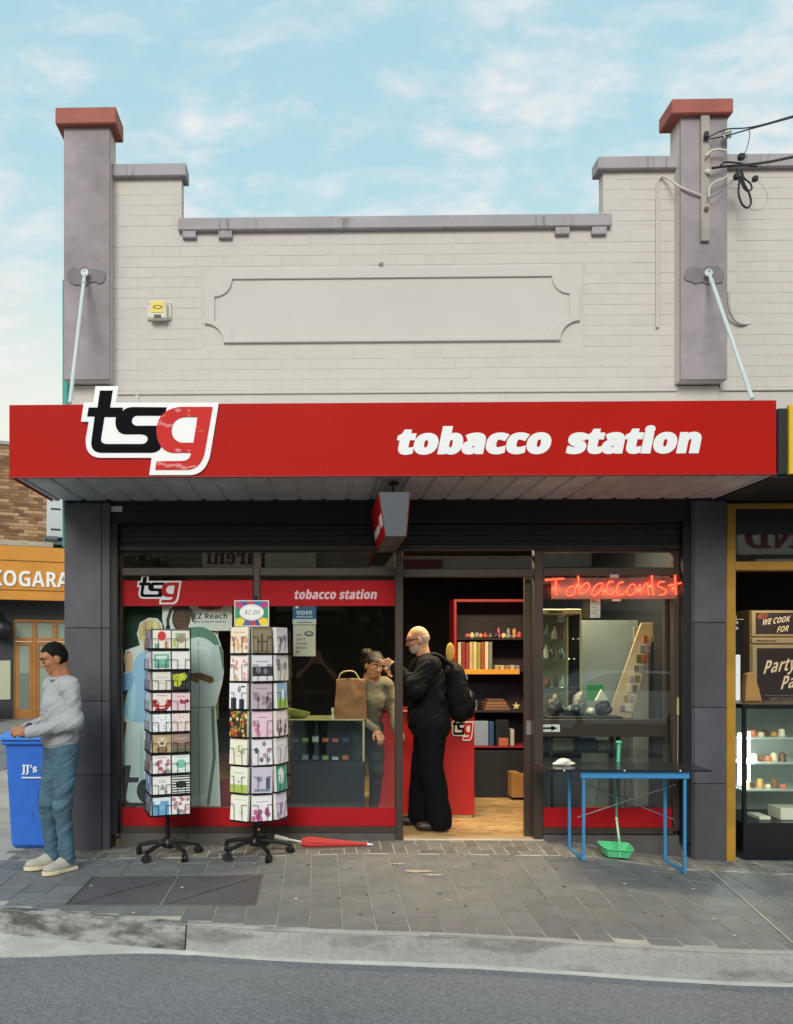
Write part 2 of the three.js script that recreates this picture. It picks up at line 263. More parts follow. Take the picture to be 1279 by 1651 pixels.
{
  mat.asphalt = M('worn grey asphalt', 0xffffff, 0.92, { bump: dataTex(512, (u, v) => fbm(u * 90, v * 90, 2, 15, 90), 0.7), bs: 0.006,
    map: dataTex(1024, (u, v) => { const g = fbm(u * 190, v * 190, 2, 12, 190), b = fbm(u * 4, v * 4, 5, 13, 4), s = hash(Math.floor(u * 420), Math.floor(v * 420), 7) > 0.975 ? 0.09 : 0; const k = 0.135 + 0.12 * g + 0.06 * (b - 0.5) + s; return [k * 0.97, k * 1.0, k * 1.04]; }, 2.4) });
  const xs = [-120, -60, -40, -20, -10, -6, -4, -2, -1, 0, 0.45, 0.9, 1.4, 1.9, 2.4, 2.76, 3.5, 5, 7, 10, 20, 40, 60, 120], zs = [-120, -60, -30, -15, -6, -2, 0, 1, 1.5, 2, 2.6, 3.4, 5, 8, 12, 20, 40, 80, 160], P = [], I = [];
  for (const z of zs) for (const x of xs) P.push(x, roadY(x), z);
  for (let j = 0; j < zs.length - 1; j++) for (let i = 0; i < xs.length - 1; i++) { const a = j * xs.length + i, b = a + 1, c = a + xs.length, d = c + 1; I.push(a, c, b, b, c, d); }
  const g = new THREE.BufferGeometry(); g.setAttribute('position', new THREE.Float32BufferAttribute(P, 3)); g.setIndex(I); g.computeVertexNormals(); struct('road', uvBox(g), mat.asphalt);
}
// sweeps a profile (offset outward, height above the footpath edge or the road) along the kerb line
function sweep(profile, from, to) {
  const P = [], I = [], rows = [], n = profile.length;
  for (let i = from; i <= to; i++) {
    const [x, z] = kerbLine[i], a = kerbLine[Math.max(0, i - 1)], b = kerbLine[Math.min(kerbLine.length - 1, i + 1)], dx = b[0] - a[0], dz = b[1] - a[1], l = Math.hypot(dx, dz), nx = -dz / l * -1, nz = dx / l * -1;
    for (const f of profile) { const [o, y] = f(x, z); P.push(x + nx * o * 1, y, z + nz * o); } rows.push(i);
  }
  for (let r = 0; r < rows.length - 1; r++) for (let k = 0; k < n - 1; k++) { const a = r * n + k, b = a + 1, c = a + n, d = c + 1; I.push(a, b, c, b, d, c); }
  const g = new THREE.BufferGeometry(); g.setAttribute('position', new THREE.Float32BufferAttribute(P, 3)); g.setIndex(I); g.computeVertexNormals(); return uvBox(g);
}
{
  const conc = M('weathered pale concrete', 0xffffff, 0.9, { bump: coarse, bs: 0.006,
    map: dataTex(1024, (u, v) => { const b = fbm(u * 5, v * 5, 6, 91, 5, 0.62), g = fbm(u * 120, v * 120, 2, 92, 120), st = sstep(0.34, 0.68, fbm(u * 7, v * 18, 6, 93, 7, 0.62)); const k = lerp(0.36, 0.09, st) * (0.86 + 0.28 * g) * (0.82 + 0.36 * b); return [k, k * 0.985, k * 0.93]; }, 1.6) });
  const concB = conc.clone(); concB.name = 'weathered pale concrete, cleaner'; concB.map = dataTex(1024, (u, v) => { const b = fbm(u * 5, v * 5, 6, 191, 5, 0.62), g = fbm(u * 120, v * 120, 2, 192, 120), st = sstep(0.42, 0.74, fbm(u * 6, v * 22, 6, 193, 6, 0.62)); const k = lerp(0.35, 0.21, st) * (0.86 + 0.28 * g) * (0.84 + 0.32 * b); return [k, k * 0.98, k * 0.92]; }, 1.8);
  const top = (x, z) => gh(x, z), low = (x) => roadY(x);
  const prof = [(x, z) => [-0.05, top(x, z) + 0.003], (x, z) => [-0.014, top(x, z) + 0.002], (x, z) => [0.0, top(x, z) - 0.012], (x, z) => [0.006, top(x, z) - 0.05], (x, z) => [0.012, (top(x, z) + low(x)) / 2 - 0.01], (x) => [0.02, low(x) - 0.03]];
  // the kerb is cast in lengths; the joint that shows is left of the middle
  let joint = kerbLine.findIndex(([x]) => x < -0.78), ends = [0]; for (let i = 4; i < kerbLine.length; i += 14) if (kerbLine[i][0] > 5.5 || (kerbLine[i][0] < -3.2 && kerbLine[i][1] < 0.5)) ends.push(i); ends.push(joint, kerbLine.length - 1); ends.sort((a, b) => a - b);
  const kerb = new THREE.Group(); kerb.name = 'kerb'; kerb.userData.kind = 'structure'; scene.add(kerb);
  for (let k = 0; k < ends.length - 1; k++) { const g = sweep(prof, ends[k], ends[k + 1]); const c = new THREE.Vector3(); g.computeBoundingBox(); g.boundingBox.getCenter(c); g.translate(-c.x, -c.y, -c.z); { const L = g.boundingBox.max.x - g.boundingBox.min.x; g.scale(Math.max(0.9, 1 - 0.008 / Math.max(L, 0.1)), 1, 1); } const m = part('kerb_stone', g, ends[k] >= joint ? conc : concB, kerb); m.position.copy(c); }
  const gut = knots([[-4.6, 0.42], [-2.1, 0.40], [-0.8, 0.075], [-0.7, 0.062], [60, 0.056]]);
  struct('gutter', sweep([(x) => [0.0, roadY(x) + 0.006], (x) => [gut(x), roadY(x) + 0.005], (x) => [gut(x) + 0.004, roadY(x) - 0.02]], 0, kerbLine.length - 1), M('pale channel concrete', 0xd2cfc6, 0.9, { map: strong, bump: fine, bs: 0.003 }));
}
// footpath: bedding sheet with every paver laid on it
const pavement = new THREE.Group(); pavement.name = 'pavement'; pavement.userData.kind = 'structure'; scene.add(pavement);
{
  const bed = M('sandy joint mortar', 0xb9b5aa, 0.95, { map: strong, bump: fine, bs: 0.003 });
  const P = [], I = [], nz = 9; let cols = 0;
  for (let i = 0; i < kerbLine.length; i++) { const [x, z] = kerbLine[i]; if (x > 20) continue; const side = x < -2.2 && z < 1.2, ex = side ? -2.0 : x, ez = side ? Math.min(z, -0.1) : -0.34; cols++; for (let k = 0; k <= nz; k++) { const t = k / nz, X0 = lerp(ex, x, t), Z0 = lerp(ez, z, t); P.push(X0, gh(X0, Z0) - 0.0045, Z0); } }
  for (let i = 0; i < cols - 1; i++) for (let k = 0; k < nz; k++) { const a = i * (nz + 1) + k, b = a + 1, c = a + nz + 1, d = c + 1; I.push(a, c, b, b, c, d); }
  const g = new THREE.BufferGeometry(); g.setAttribute('position', new THREE.Float32BufferAttribute(P, 3)); g.setIndex(I.flatMap((v, i) => i % 3 === 0 ? [I[i], I[i + 2], I[i + 1]] : [])); g.computeVertexNormals(); part('bedding', uvBox(g), bed, pavement);
  const r = rng(5), up = new THREE.Vector3(0, 1, 0);
  const stone = [0x76797a, 0x797b7c, 0x727576, 0x7b7c7b, 0x747778, 0x787a7b].map((c, i) => M('grey granite paver ' + i, c, 0.62, { map: tone(0.72, 1.0, 0.8 + 0.1 * i, 100 + i, 7, 0.66), bump: fine, bs: 0.0012 }));
  const small = [0x7f7d77, 0x75736e, 0x888680, 0x6e6c69].map((c, i) => M('small brick paver ' + i, c, 0.75, { map: tone(0.7, 1, 0.7, 130 + i, 7), bump: fine, bs: 0.0015 }));
  const W = 0.2, D = 0.3, geos = [0, 1, 2].map((i) => { const g = cbox(W - 0.005, 0.03, D - 0.005, 0.0025); g.translate(0, -0.015, 0); g.attributes.uv.array.forEach((v, k, a) => { a[k] = v + i * 0.37; }); return g; });
  const tiltAt = (x, z) => new THREE.Quaternion().setFromUnitVectors(up, new THREE.Vector3(-(gh(x + 0.05, z) - gh(x - 0.05, z)) / 0.1, 1, -(gh(x, z + 0.05) - gh(x, z - 0.05)) / 0.1).normalize());
  const COVER = [X(155, 0.81, 1416), X(425, 0.81, 1416), 0, 0];
  // utility pit cover, two plates in a frame, sunk into the paving
  const cz0 = 0.82, cz1 = 1.50, cx0 = -1.66, cx1 = -0.41;
  let n = 0;
  for (let c = -20; c < 20; c++) for (let k = 0; k < 7; k++) {
    const x = c * W + 0.04, z0 = 0.315 + (k - 1) * D + ((c & 1) ? D / 2 : 0) + 0.02, kz = kerbZ(x) - 0.056;
    let a = Math.max(z0, 0.315), b = Math.min(z0 + D, kz); if (b - a < 0.05 || kz < 0) continue;
    if (x < -2.3 && b > kz - 0.01) b = Math.min(b, kerbZ(x - W / 2) - 0.06, kz);
    b = Math.min(b, kerbZ(x - W / 2) - 0.056, kerbZ(x + W / 2) - 0.056); if (b - a < 0.05) continue;
    const put = (a, b, x, w) => { if (b - a < 0.03 || w < 0.03) return; const z = (a + b) / 2; inst(n++ ? 'paver_' + String(n).padStart(3, '0') : 'paver', geos[n % 3], stone[Math.floor(r() * stone.length)], pavement, [x, gh(x, z) + (r() - 0.5) * 0.0025, z], tiltAt(x, z), [(w - 0.005) / (W - 0.005), 1, (b - a - 0.005) / (D - 0.005)]); };
    const x0 = x - W / 2, x1 = x + W / 2;
    if (x1 > cx0 && x0 < cx1 && a < cz1 && b > cz0) { put(a, Math.min(b, cz0), x, W); put(Math.max(a, cz1), b, x, W); if (x0 < cx0) put(Math.max(a, cz0), Math.min(b, cz1), (x0 + cx0) / 2, cx0 - x0); if (x1 > cx1) put(Math.max(a, cz0), Math.min(b, cz1), (x1 + cx1) / 2, x1 - cx1); }
    else put(a, b, x, W);
  }
  // spilled paint by the door and a pale movement joint
  const splash = (x, z, a, b, seed) => { const rr = rng(seed), s = new THREE.Shape(); for (let i = 0; i < 26; i++) { const t = i / 26 * 6.283, q = 0.55 + 0.6 * rr(); const p = [Math.cos(t) * a * q, Math.sin(t) * b * q]; i ? s.lineTo(...p) : s.moveTo(...p); } const g = new THREE.ShapeGeometry(s); g.rotateX(-Math.PI / 2); g.translate(x, 0, z); const p = g.attributes.position; for (let i = 0; i < p.count; i++) p.setY(i, gh(p.getX(i), p.getZ(i)) + 0.0042); g.computeVertexNormals(); part('paint_splash', uvBox(g), M('dried cream paint', 0xb5ad9c, 0.8, { map: strong }), pavement); };
  splash(0.72, 0.78, 0.13, 0.035, 1); splash(0.83, 0.86, 0.09, 0.03, 2); splash(0.60, 0.60, 0.07, 0.02, 3); splash(2.1, 0.40, 0.10, 0.012, 4); splash(2.75, 0.42, 0.14, 0.01, 5);
  { const P = [], I = []; for (let k = 0; k <= 10; k++) { const t = k / 10, x = lerp(3.06, 2.82, t), z = lerp(0.33, 1.84, t); for (const d of [-0.006, 0.006]) P.push(x + d, gh(x, z) + 0.0045, z); } for (let k = 0; k < 10; k++) { const a = k * 2; I.push(a, a + 2, a + 1, a + 1, a + 2, a + 3); } const g = new THREE.BufferGeometry(); g.setAttribute('position', new THREE.Float32BufferAttribute(P, 3)); g.setIndex(I); g.computeVertexNormals(); part('movement_joint', uvBox(g), M('pale joint mortar', 0xb9b5aa, 0.9, { map: strong }), pavement); }
  { // trodden gum and grit
    const rr = rng(55), gs = []; for (let i = 0; i < 90; i++) { const x = -2.6 + rr() * 6.4, z = 0.35 + rr() * 1.5; if (z > kerbZ(x) - 0.1) continue; const g = new THREE.CircleGeometry(0.006 + 0.011 * rr() * rr(), 9); g.scale(1, 0.7 + 0.5 * rr(), 1); g.rotateX(-Math.PI / 2); g.rotateY(rr() * 6); g.translate(x, gh(x, z) + 0.0036, z); gs.push(g); }
    part('gum_spots', gs, M('trodden gum', 0x4c4d4e, 0.9), pavement).userData.kind = 'stuff';
    const ls = []; for (let i = 0; i < 16; i++) { const x = -2.3 + rr() * 6, z = 0.2 + rr() * 1.6; if (z > kerbZ(x) - 0.1) continue; const g = cbox(0.012 + 0.022 * rr(), 0.002, 0.008 + 0.012 * rr(), 0.0005); g.rotateY(rr() * 6); g.translate(x, gh(x, z) + 0.0055, z); ls.push(g); }
    part('litter', ls, M('scraps of paper', 0xc9c4b6, 0.8), pavement).userData.kind = 'stuff';
  }
  // herringbone strip against the shopfronts
  const bg = cbox(0.19, 0.03, 0.09, 0.003); bg.translate(0, -0.015, 0); const bh = cbox(0.09, 0.03, 0.19, 0.003); bh.translate(0, -0.015, 0); let m = 0;
  for (let i = -30; i < 60; i++) for (let j = -60; j < 90; j++) for (const h of [0, 1]) {
    // 90 degree herringbone: each step shifts one width along both axes
    const u = 0.1, bx0 = (j * 4 + i) * u + (h ? 2 * u : 0), bz0 = i * u - 1, w = h ? u : 2 * u, d = h ? 2 * u : u;
    let x0 = bx0, x1 = bx0 + w, z0 = bz0 - (h ? u : 0), z1 = z0 + d; if (x1 < -2.45 || x0 > 4.3) continue;
    z0 = Math.max(z0, -0.13); z1 = Math.min(z1, 0.312); if (z1 - z0 < 0.03 || z0 > 0.312) continue;
    const x = (x0 + x1) / 2, z = (z0 + z1) / 2; if (m > 298) continue;
    inst(m++ ? 'brick_paver_' + String(m).padStart(3, '0') : 'brick_paver', h ? bh : bg, small[Math.floor(r() * 4)], pavement, [x, gh(x, z) + (r() - 0.5) * 0.003, z], tiltAt(x, z), [1, 1, (z1 - z0 - 0.004) / (d - 0.004)]);
  }
  const cover = thing('pit_cover', 'dark double utility pit cover set into the grey pavers near the kerb', 'pit cover', [(cx0 + cx1) / 2, gh(-1, 1.2), (cz0 + cz1) / 2]);
  const drape = (g) => { const p = g.attributes.position; for (let i = 0; i < p.count; i++) p.setY(i, p.getY(i) + gh(p.getX(i), p.getZ(i)) - y); g.computeVertexNormals(); return g; };
  const lid = M('dark infilled pit lid', 0x57555a, 0.75, { map: strong, bump: fine, bs: 0.002 }), fr = M('pit frame steel', 0x77736c, 0.6, { map: strong, metalness: 0.4 }), mid = (cx0 + cx1) / 2, y = gh(-1, 1.2);
  for (const [a, b] of [[cx0 + 0.014, mid - 0.004], [mid + 0.004, cx1 - 0.014]]) {
    const l = part('lid', drape(bx(a, b, y - 0.03, y + 0.003, cz0 + 0.014, cz1 - 0.014, 0.004)), lid, cover);
    for (const s of [0, 1]) { const g = cbox(Math.hypot(b - a, cz1 - cz0) * 0.86, 0.004, 0.035, 0.0015); g.rotateY((s ? 1 : -1) * Math.atan2(cz1 - cz0, b - a)); g.translate((a + b) / 2, y + 0.004 + s * 0.0012, (cz0 + cz1) / 2); part('raised_rib', drape(g), lid, l); }
  }
  part('cover_frame', drape(merge([bx(cx0, cx1, y - 0.03, y + 0.004, cz0, cz0 + 0.01, 0.002), bx(cx0, cx1, y - 0.03, y + 0.004, cz1 - 0.01, cz1, 0.002), bx(cx0, cx0 + 0.01, y - 0.03, y + 0.0045, cz0 + 0.01, cz1 - 0.01, 0.002), bx(cx1 - 0.01, cx1, y - 0.03, y + 0.0045, cz0 + 0.01, cz1 - 0.01, 0.002)])), fr, cover);
}

// ================= the tobacconist's building =================
let layBricks;
const ZW = 0, ZP = 0.12, ZS = -0.12;
const shop = thing('shop_building', 'cream brick shop with stepped parapet, two mauve piers and red awning', 'building');
const wallX0 = X(103, ZP, 400), wallX1 = X(1173, ZP, 400);
{
  const xa = X(176, ZP, 400) - 0.03, xb = X(1098, ZP, 400) + 0.03;                  // between the piers
  const xs1 = X(293, ZW, 310), xs2 = X(973, ZW, 310), yTop = Y(366, ZW), yL = Y(284, ZW, 240), yR = Y(272, ZW, 1030), yB = 2.9;
  const wallParts = [bx(xa, xb, yB, yTop, -0.23, -0.0036, 0.001), bx(xa, xs1, yTop, yL, -0.11, -0.0036, 0.001), bx(xs2, xb, yTop, yR, -0.11, -0.0036, 0.001)];
  const wall = part('parapet_wall', wallParts, mat.wall, shop);
  // bricks: running bond, beds raked a little, perpends painted nearly shut
  const bw = 0.24, bhh = 0.086, geo = [0, 1, 2].map((i) => { const g = cbox(bw - 0.0004, bhh - 0.0042, 0.02, 0.0016); g.attributes.uv.array.forEach((v, k, a) => { a[k] = v * 1 + i * 0.61 + (k & 1) * 0.23 * i; }); return g; });
  const r = rng(77); let n = 0;
  const yb0 = Y(628, ZW), plq = [X(326, ZW, 490), X(940, ZW, 490), Y(554, ZW), Y(428, ZW)];
  const lay = (parent, x0, x1, y0, y1, skip, off = 0, cnt = { n: 0 }) => {
    const rows = Math.floor((y1 - y0) / bhh + 0.3);
    for (let j = 0; j < rows; j++) {
      const y = y0 + (j + 0.5) * bhh; if (y + bhh / 2 > y1 + 0.012) break;
      for (let x = x0 - (((j & 1) ? 0.5 : 0) * bw) + off; x < x1; x += bw) {
        let segs = [[Math.max(x, x0), Math.min(x + bw, x1)]];
        if (skip && y > skip[2] && y < skip[3]) segs = segs.flatMap(([a, b]) => [[a, Math.min(b, skip[0])], [Math.max(a, skip[1]), b]]);
        for (const [a, b] of segs) { if (b - a < 0.025) continue; const m = inst(cnt.n++ ? 'brick_' + String(cnt.n - 1).padStart(3, '0') : 'brick', geo[cnt.n % 3], r() < 0.6 ? mat.wall : mat.wallB, parent, [(a + b) / 2, y + (r() - 0.5) * 0.002, -0.0115 + (r() - 0.5) * 0.0016], null, [(b - a - 0.0004) / (bw - 0.0004), 1, 1]); m.rotation.z = (r() - 0.5) * 0.004; }
      }
    }
    return cnt;
  };
  const cnt = lay(wall, xa, xb, yb0, yTop, plq); lay(wall, xa, xs1, yb0 + Math.round((yTop - yb0) / bhh) * bhh, yL, null, 0.06, cnt); lay(wall, xs2, xb, yb0 + Math.round((yTop - yb0) / bhh) * bhh, yR, null, 0.11, cnt);
  layBricks = lay;
  part('render_band', bx(xa, xb, 2.92, yb0 - 0.004, -0.012, -0.0015, 0.002), mat.render, shop);
  part('ledge', bx(xa, xb, Y(633, 0.02), Y(628, 0.02), -0.002, 0.014, 0.004), mat.render, shop);
  for (const px of [221, 812]) part('band_rib', pbx(px - 3, px + 3, 634, 662, 0.008, 0.012, 0.003), mat.render, shop);
  // plaque with scooped corners and a raised border
  const scoop = (x0, x1, y0, y1, c, S = THREE.Shape) => { const s = new S(); s.moveTo(x0 + c, y0); s.lineTo(x1 - c, y0); s.absarc(x1, y0, c, Math.PI, Math.PI / 2, true); s.lineTo(x1, y1 - c); s.absarc(x1, y1, c, -Math.PI / 2, -Math.PI, true); s.lineTo(x0 + c, y1); s.absarc(x0, y1, c, 0, -Math.PI / 2, true); s.lineTo(x0, y0 + c); s.absarc(x0, y0, c, Math.PI / 2, 0, true); return s; };
  const pl = [X(330, 0.01, 490), X(935, 0.01, 490), Y(551, 0.01), Y(432, 0.01)], c = 0.165;
  const plaque = part('plaque', extrude(scoop(pl[0] + 0.02, pl[1] - 0.02, pl[2] + 0.02, pl[3] - 0.02, c), -0.014, 0.020, 0, 12), mat.plaque, shop);
  part('brick_backing', bx(plq[0], plq[1], plq[2], plq[3], -0.012, -0.0025, 0.001), mat.wallB, shop);
  const ring = scoop(...pl, c - 0.005), b = 0.085; ring.holes.push(scoop(pl[0] + b, pl[1] - b, pl[2] + b * 0.2 + 0.02, pl[3] - b, c - 0.02, THREE.Path));
  part('plaque_border', extrude(ring, -0.014, 0.036, 0.004, 12), mat.plaque, plaque);
  // copings and corbels
  const cope = (p, z, d, name = 'coping') => part(name, bx(p[0], p[1], p[2], p[3], z - d, z, 0.006), mat.coping, shop);
  const zc = 0.045;
  cope([X(287, zc, 355), X(987, zc, 355), Y(367, zc), Y(347, zc)], zc, 0.165);
  cope([X(150, zc, 270), X(300, zc, 270), Y(283, zc, 240), Y(263, zc, 240)], zc, 0.165); cope([X(965, zc, 260), X(1110, zc, 260), Y(271, zc, 1030), Y(251, zc, 1030)], zc, 0.165);
  for (const [a, d, y0, y1] of [[294, 316, 383, 367], [352, 374, 383, 367], [896, 919, 377, 361], [955, 979, 377, 361]]) part('corbel', bx(X(a, 0.035, 375), X(d, 0.035, 375), Y(y0, 0.035, a), Y(367, zc) + 0.001, -0.012, 0.035, 0.004), mat.coping, shop);
  for (const [a, d, top, capT, capB] of [[103, 177, 172, 172, 199], [1098, 1173, 158, 158, 182]]) {
    const x0 = X(a, ZP, 400), x1 = X(d, ZP, 400), m = (a + d) / 2, p = part('pier', bx(x0, x1, Y(612, ZP, m), Y(capB + 1, ZP, m), ZP - 0.03, ZP, 0.004), mat.pier, shop);
    part('pier_core', bx(x0 + 0.012, x1 - 0.012, 2.9, Y(614, ZP, m), -0.22, ZP - 0.115, 0.004), mat.render, shop);
    part('pier_cheek', bx(x0 + 0.001, x1 - 0.001, Y(612, ZP, m), Y(capB + 1, ZP, m), -0.085, ZP - 0.0305, 0.003), mat.render, shop);
    part('pier_cap', bx(X(a - 14, ZP + 0.05, capB), X(d + 10, ZP + 0.05, capB), Y(capB, ZP + 0.05, m), Y(capT, ZP + 0.05, m), -0.09, ZP + 0.05, 0.008), mat.cap, p);
    // patched render band round the tie rod fixing
    const rr = rng(a), s = new THREE.Shape(), yy = Y(445, ZP, m), pts = []; for (let i = 0; i < 22; i++) { const t = i / 22 * Math.PI * 2; pts.push([(x0 + x1) / 2 + Math.cos(t) * (0.165 + 0.018 * (rr() - 0.5)), yy + Math.sin(t) * (0.085 + 0.06 * (rr() - 0.5))]); } pts.forEach((q, i) => i ? s.lineTo(...q) : s.moveTo(...q));
    part('cement_patch', extrude(s, ZP - 0.004, 0.014, 0.004), M('rough cement patch', 0x8c8489, 0.9, { map: strong, bump: coarse, bs: 0.02 }), p);
  }
  part('alarm_stub', lathe([[0, 0.03], [0.012, 0.028], [0.016, 0.015], [0.022, 0]], 0, 0, 0).rotateX(Math.PI / 2).translate(...at(614, 425, 0), 0), mat.render, shop);
  // shell behind: side walls, back, roof, floor
  part('side_wall', bx(wallX0 + 0.015, wallX0 + 0.20, -0.3, 4.6, -6.2, -0.36, 0.002), mat.render, shop); part('side_wall', bx(wallX1 - 0.2, wallX1 - 0.02, -0.3, 4.6, -6.2, -0.36, 0.002), mat.render, shop);
  part('back_wall', bx(wallX0 + 0.2, wallX1 - 0.2, -0.3, 4.2, -6.2, -6.0, 0.002), mat.render, shop);
  part('roof', bx(wallX0 + 0.02, wallX1 - 0.02, 4.0, 4.12, -6.1, -0.24, 0.002), mat.darkSteel, shop);
  part('lintel', bx(wallX0 + 0.03, wallX1 - 0.03, 2.79, 2.9, -0.35, -0.04, 0.002), mat.darkSteel, shop);
}
// tiled pillars either side of the shopfront
{
  const tiles = (px0, px1, seamPx, ys) => {
    const x0 = X(px0, 0, 1100), x1 = X(px1, 0, 1100), xs = X(seamPx, 0, 1100);
    const pillar = part('pillar', bx(x0 + 0.006, x1 - 0.006, -0.3, 2.9, -0.34, -0.012, 0.002), mat.grout, shop);
    for (let i = 0; i < ys.length - 1; i++) for (const [a, b] of [[x0, xs - 0.0025], [xs + 0.0025, x1]]) part('tile', bx(a, b, Y(ys[i + 1], 0) + 0.0025, Y(ys[i], 0) - 0.0025, -0.012, 0, 0.002), i % 2 ? mat.tileB : mat.tile, pillar);
    for (let i = 0; i < ys.length - 1; i++) part('tile', bx(px0 < 600 ? x1 - 0.008 : x0 - 0.004, px0 < 600 ? x1 + 0.004 : x0 + 0.008, Y(ys[i + 1], 0) + 0.0025, Y(ys[i], 0) - 0.0025, -0.3, -0.0125, 0.002), mat.tileB, pillar);
  };
  tiles(104, 177, 164, [809, 1012, 1131, 1251, 1400]); tiles(1117, 1171, 1119.5, [809, 1004, 1140, 1262, 1410]);
}
// shopfront: shutter box, frames, panes, plinth
const P0 = (px, z = ZS) => X(px, z, 1150), Q0 = (py, z = ZS) => Y(py, z);
{
  part('shutter_box', pbx(178, 1116, 810, 842, -0.03, 0.28, 0.006), mat.shutter, shop);
  const cur = part('shutter_curtain', pbx(181, 1113, 842, 878, -0.075, 0.05, 0.003), mat.shutter, shop);
  for (let i = 0; i < 4; i++) part('shutter_slat', rod([P0(182, -0.075), Q0(848 + i * 8.5, -0.075), -0.077], [P0(1112, -0.075), Q0(848 + i * 8.5, -0.075), -0.077], 0.0105, 0.0105, 10), mat.shutter, cur);
  part('shutter_bar', pbx(181, 1113, 878, 887, -0.065, 0.06, 0.004), mat.shutter, cur);
  for (const [a, b] of [[178, 191], [1100, 1116]]) part('shutter_guide', bx(P0(a, -0.04), P0(b, -0.04), gh(P0(a), 0) + 0.12, Q0(842, -0.04), -0.14, -0.02, 0.004), mat.shutter, shop);
  const F = (a, b, c, d, z = -0.095, t = 0.07) => part('window_frame', pbx(a, b, c, d, z, t, 0.004), mat.frame, shop);
  F(191, 196, 887, 1336); F(409, 419, 886, 1336); F(638, 650, 886, 1356, -0.088, 0.085); F(862, 876, 886, 1356, -0.088, 0.085); F(1086, 1100, 886, 1340);
  F(196, 409, 915, 928, -0.098); F(419, 638, 915, 928, -0.098); F(650, 862, 917, 930, -0.094); F(876, 1086, 915, 928, -0.098);
  F(196, 409, 884, 890, -0.099); F(419, 638, 884, 890, -0.099); F(650, 862, 896, 901, -0.099); F(876, 1086, 884, 890, -0.099);
  F(196, 409, 1333, 1343, -0.092); F(419, 638, 1333, 1343, -0.092); F(876, 1086, 1335, 1345, -0.092);
  const pane = (a, b, c, d) => part('pane', pbx(a, b, c, d, -0.129, 0.004, 0.0005), glassMat, shop);
  // single sheets, so that each is one thin reflecting pane
  const sheetPane = (a, b, c, d, z = -0.129) => { const w = P0(b, z) - P0(a, z), h = Q0(c, z) - Q0(d, z), g = new THREE.PlaneGeometry(w, h); g.translate((P0(a, z) + P0(b, z)) / 2, (Q0(c, z) + Q0(d, z)) / 2, z); return part('pane', g, glassMat, shop); };
  sheetPane(196, 409, 890, 915); sheetPane(419, 638, 890, 915); sheetPane(650, 862, 901, 917); sheetPane(876, 1086, 890, 915);
  sheetPane(196, 409, 928, 1333); sheetPane(419, 638, 928, 1333); sheetPane(876, 1086, 928, 1335);
  // plinths
  for (const [a, b, y] of [[191, 638, 1343], [876, 1100, 1345]]) { const n = a < 500 ? 4 : 2; for (let i = 0; i < n; i++) part('plinth_tile', bx(P0(lerp(a, b, i / n), -0.1) + 0.002, P0(lerp(a, b, (i + 1) / n), -0.1) - 0.002, -0.25, Q0(y, -0.1), -0.18, -0.10, 0.002), mat.plinth, shop); }
  // red bands on the glass
  const band = (a, b, c, d) => part('vinyl_band', pbx(a, b, c, d, -0.1265, 0.001, 0.0002), mat.redVinyl, shop);
  band(196, 408, 936, 977); band(420, 638, 936, 977); band(196, 408, 1302, 1333); band(420, 638, 1302, 1333); band(876, 1086, 1302, 1335);
  const k = 0.324 / 5.116, z = -0.1258, map = (x, y) => at(221 + (x - 58) * k, 928 + (y - 68) * k, z);
  emblem(shop, map, z, 0.0008, [M('white window vinyl', 0xd8d4d6, 0.5), mat.black, mat.redVinyl]);
  part('window_lettering', lettering('tobacco station', P0(475, -0.125), P0(608, -0.125), Q0(966, -0.125), Q0(950, -0.125), -0.1255, 0.001, { fat: 0.03, slant: 0.2 }), M('pale pink window vinyl', 0xd9b5bb, 0.5), shop);
  part('threshold', bx(P0(650), P0(876), gh(1.2, 0) - 0.05, gh(1.2, 0) + 0.012, -0.17, -0.075, 0.004), M('worn aluminium threshold', 0xd9cfb8, 0.4, { metalness: 0.5 }), shop);
  // sliding door leaf, open, standing behind the fixed right-hand pane
  const dz = -0.215, D = (a, b, c, d, n = 'door_stile', p = leaf) => part(n, pbx(a, b, c, d, dz, 0.045, 0.003), mat.frame, p);
  const leaf = part('sliding_door', [pbx(846, 860, 932, 1352, dz, 0.045, 0.003)], mat.frame, shop);
  D(1072, 1086, 932, 1352); D(860, 1072, 1160, 1188, 'door_rail'); D(860, 1072, 1340, 1352, 'door_rail'); D(860, 1072, 932, 940, 'door_rail');
  for (const [c, d] of [[940, 1160], [1188, 1340]]) { const z = dz - 0.02, g = new THREE.PlaneGeometry(P0(1072, z) - P0(860, z), Q0(c, z) - Q0(d, z)); g.translate((P0(860, z) + P0(1072, z)) / 2, (Q0(c, z) + Q0(d, z)) / 2, z); part('door_pane', g, clearMat, leaf); }
  part('door_handle', [pbx(849, 857, 1162, 1185, dz + 0.008, 0.008, 0.002)], M('silver flush pull', 0xa9aaa8, 0.35, { metalness: 0.7 }), leaf);
  part('door_sticker', pbx(863, 903, 1168, 1180, dz + 0.003, 0.002, 0.0005), mat.white, leaf);
  { const s = new THREE.Shape(), q = (x, y) => at(x, y, dz + 0.004); s.moveTo(...q(868, 1175.5)); s.lineTo(...q(868, 1172.5)); s.lineTo(...q(889, 1172.5)); s.lineTo(...q(889, 1169.5)); s.lineTo(...q(899, 1174)); s.lineTo(...q(889, 1178.5)); s.lineTo(...q(889, 1175.5)); part('sticker_arrow', extrude(s, dz + 0.0033, 0.001), mat.black, leaf); }
  part('shutter_tag', pbx(179, 197, 816, 825, -0.022, 0.006, 0.001), M('white label', 0xc9cbd0, 0.5), shop);
  part('pull_cord', rod([P0(1093, -0.085), Q0(1150, -0.085), -0.082], [P0(1092, -0.085), Q0(1255, -0.085), -0.082], 0.003), M('cord', 0x8d8a80, 0.8), shop);
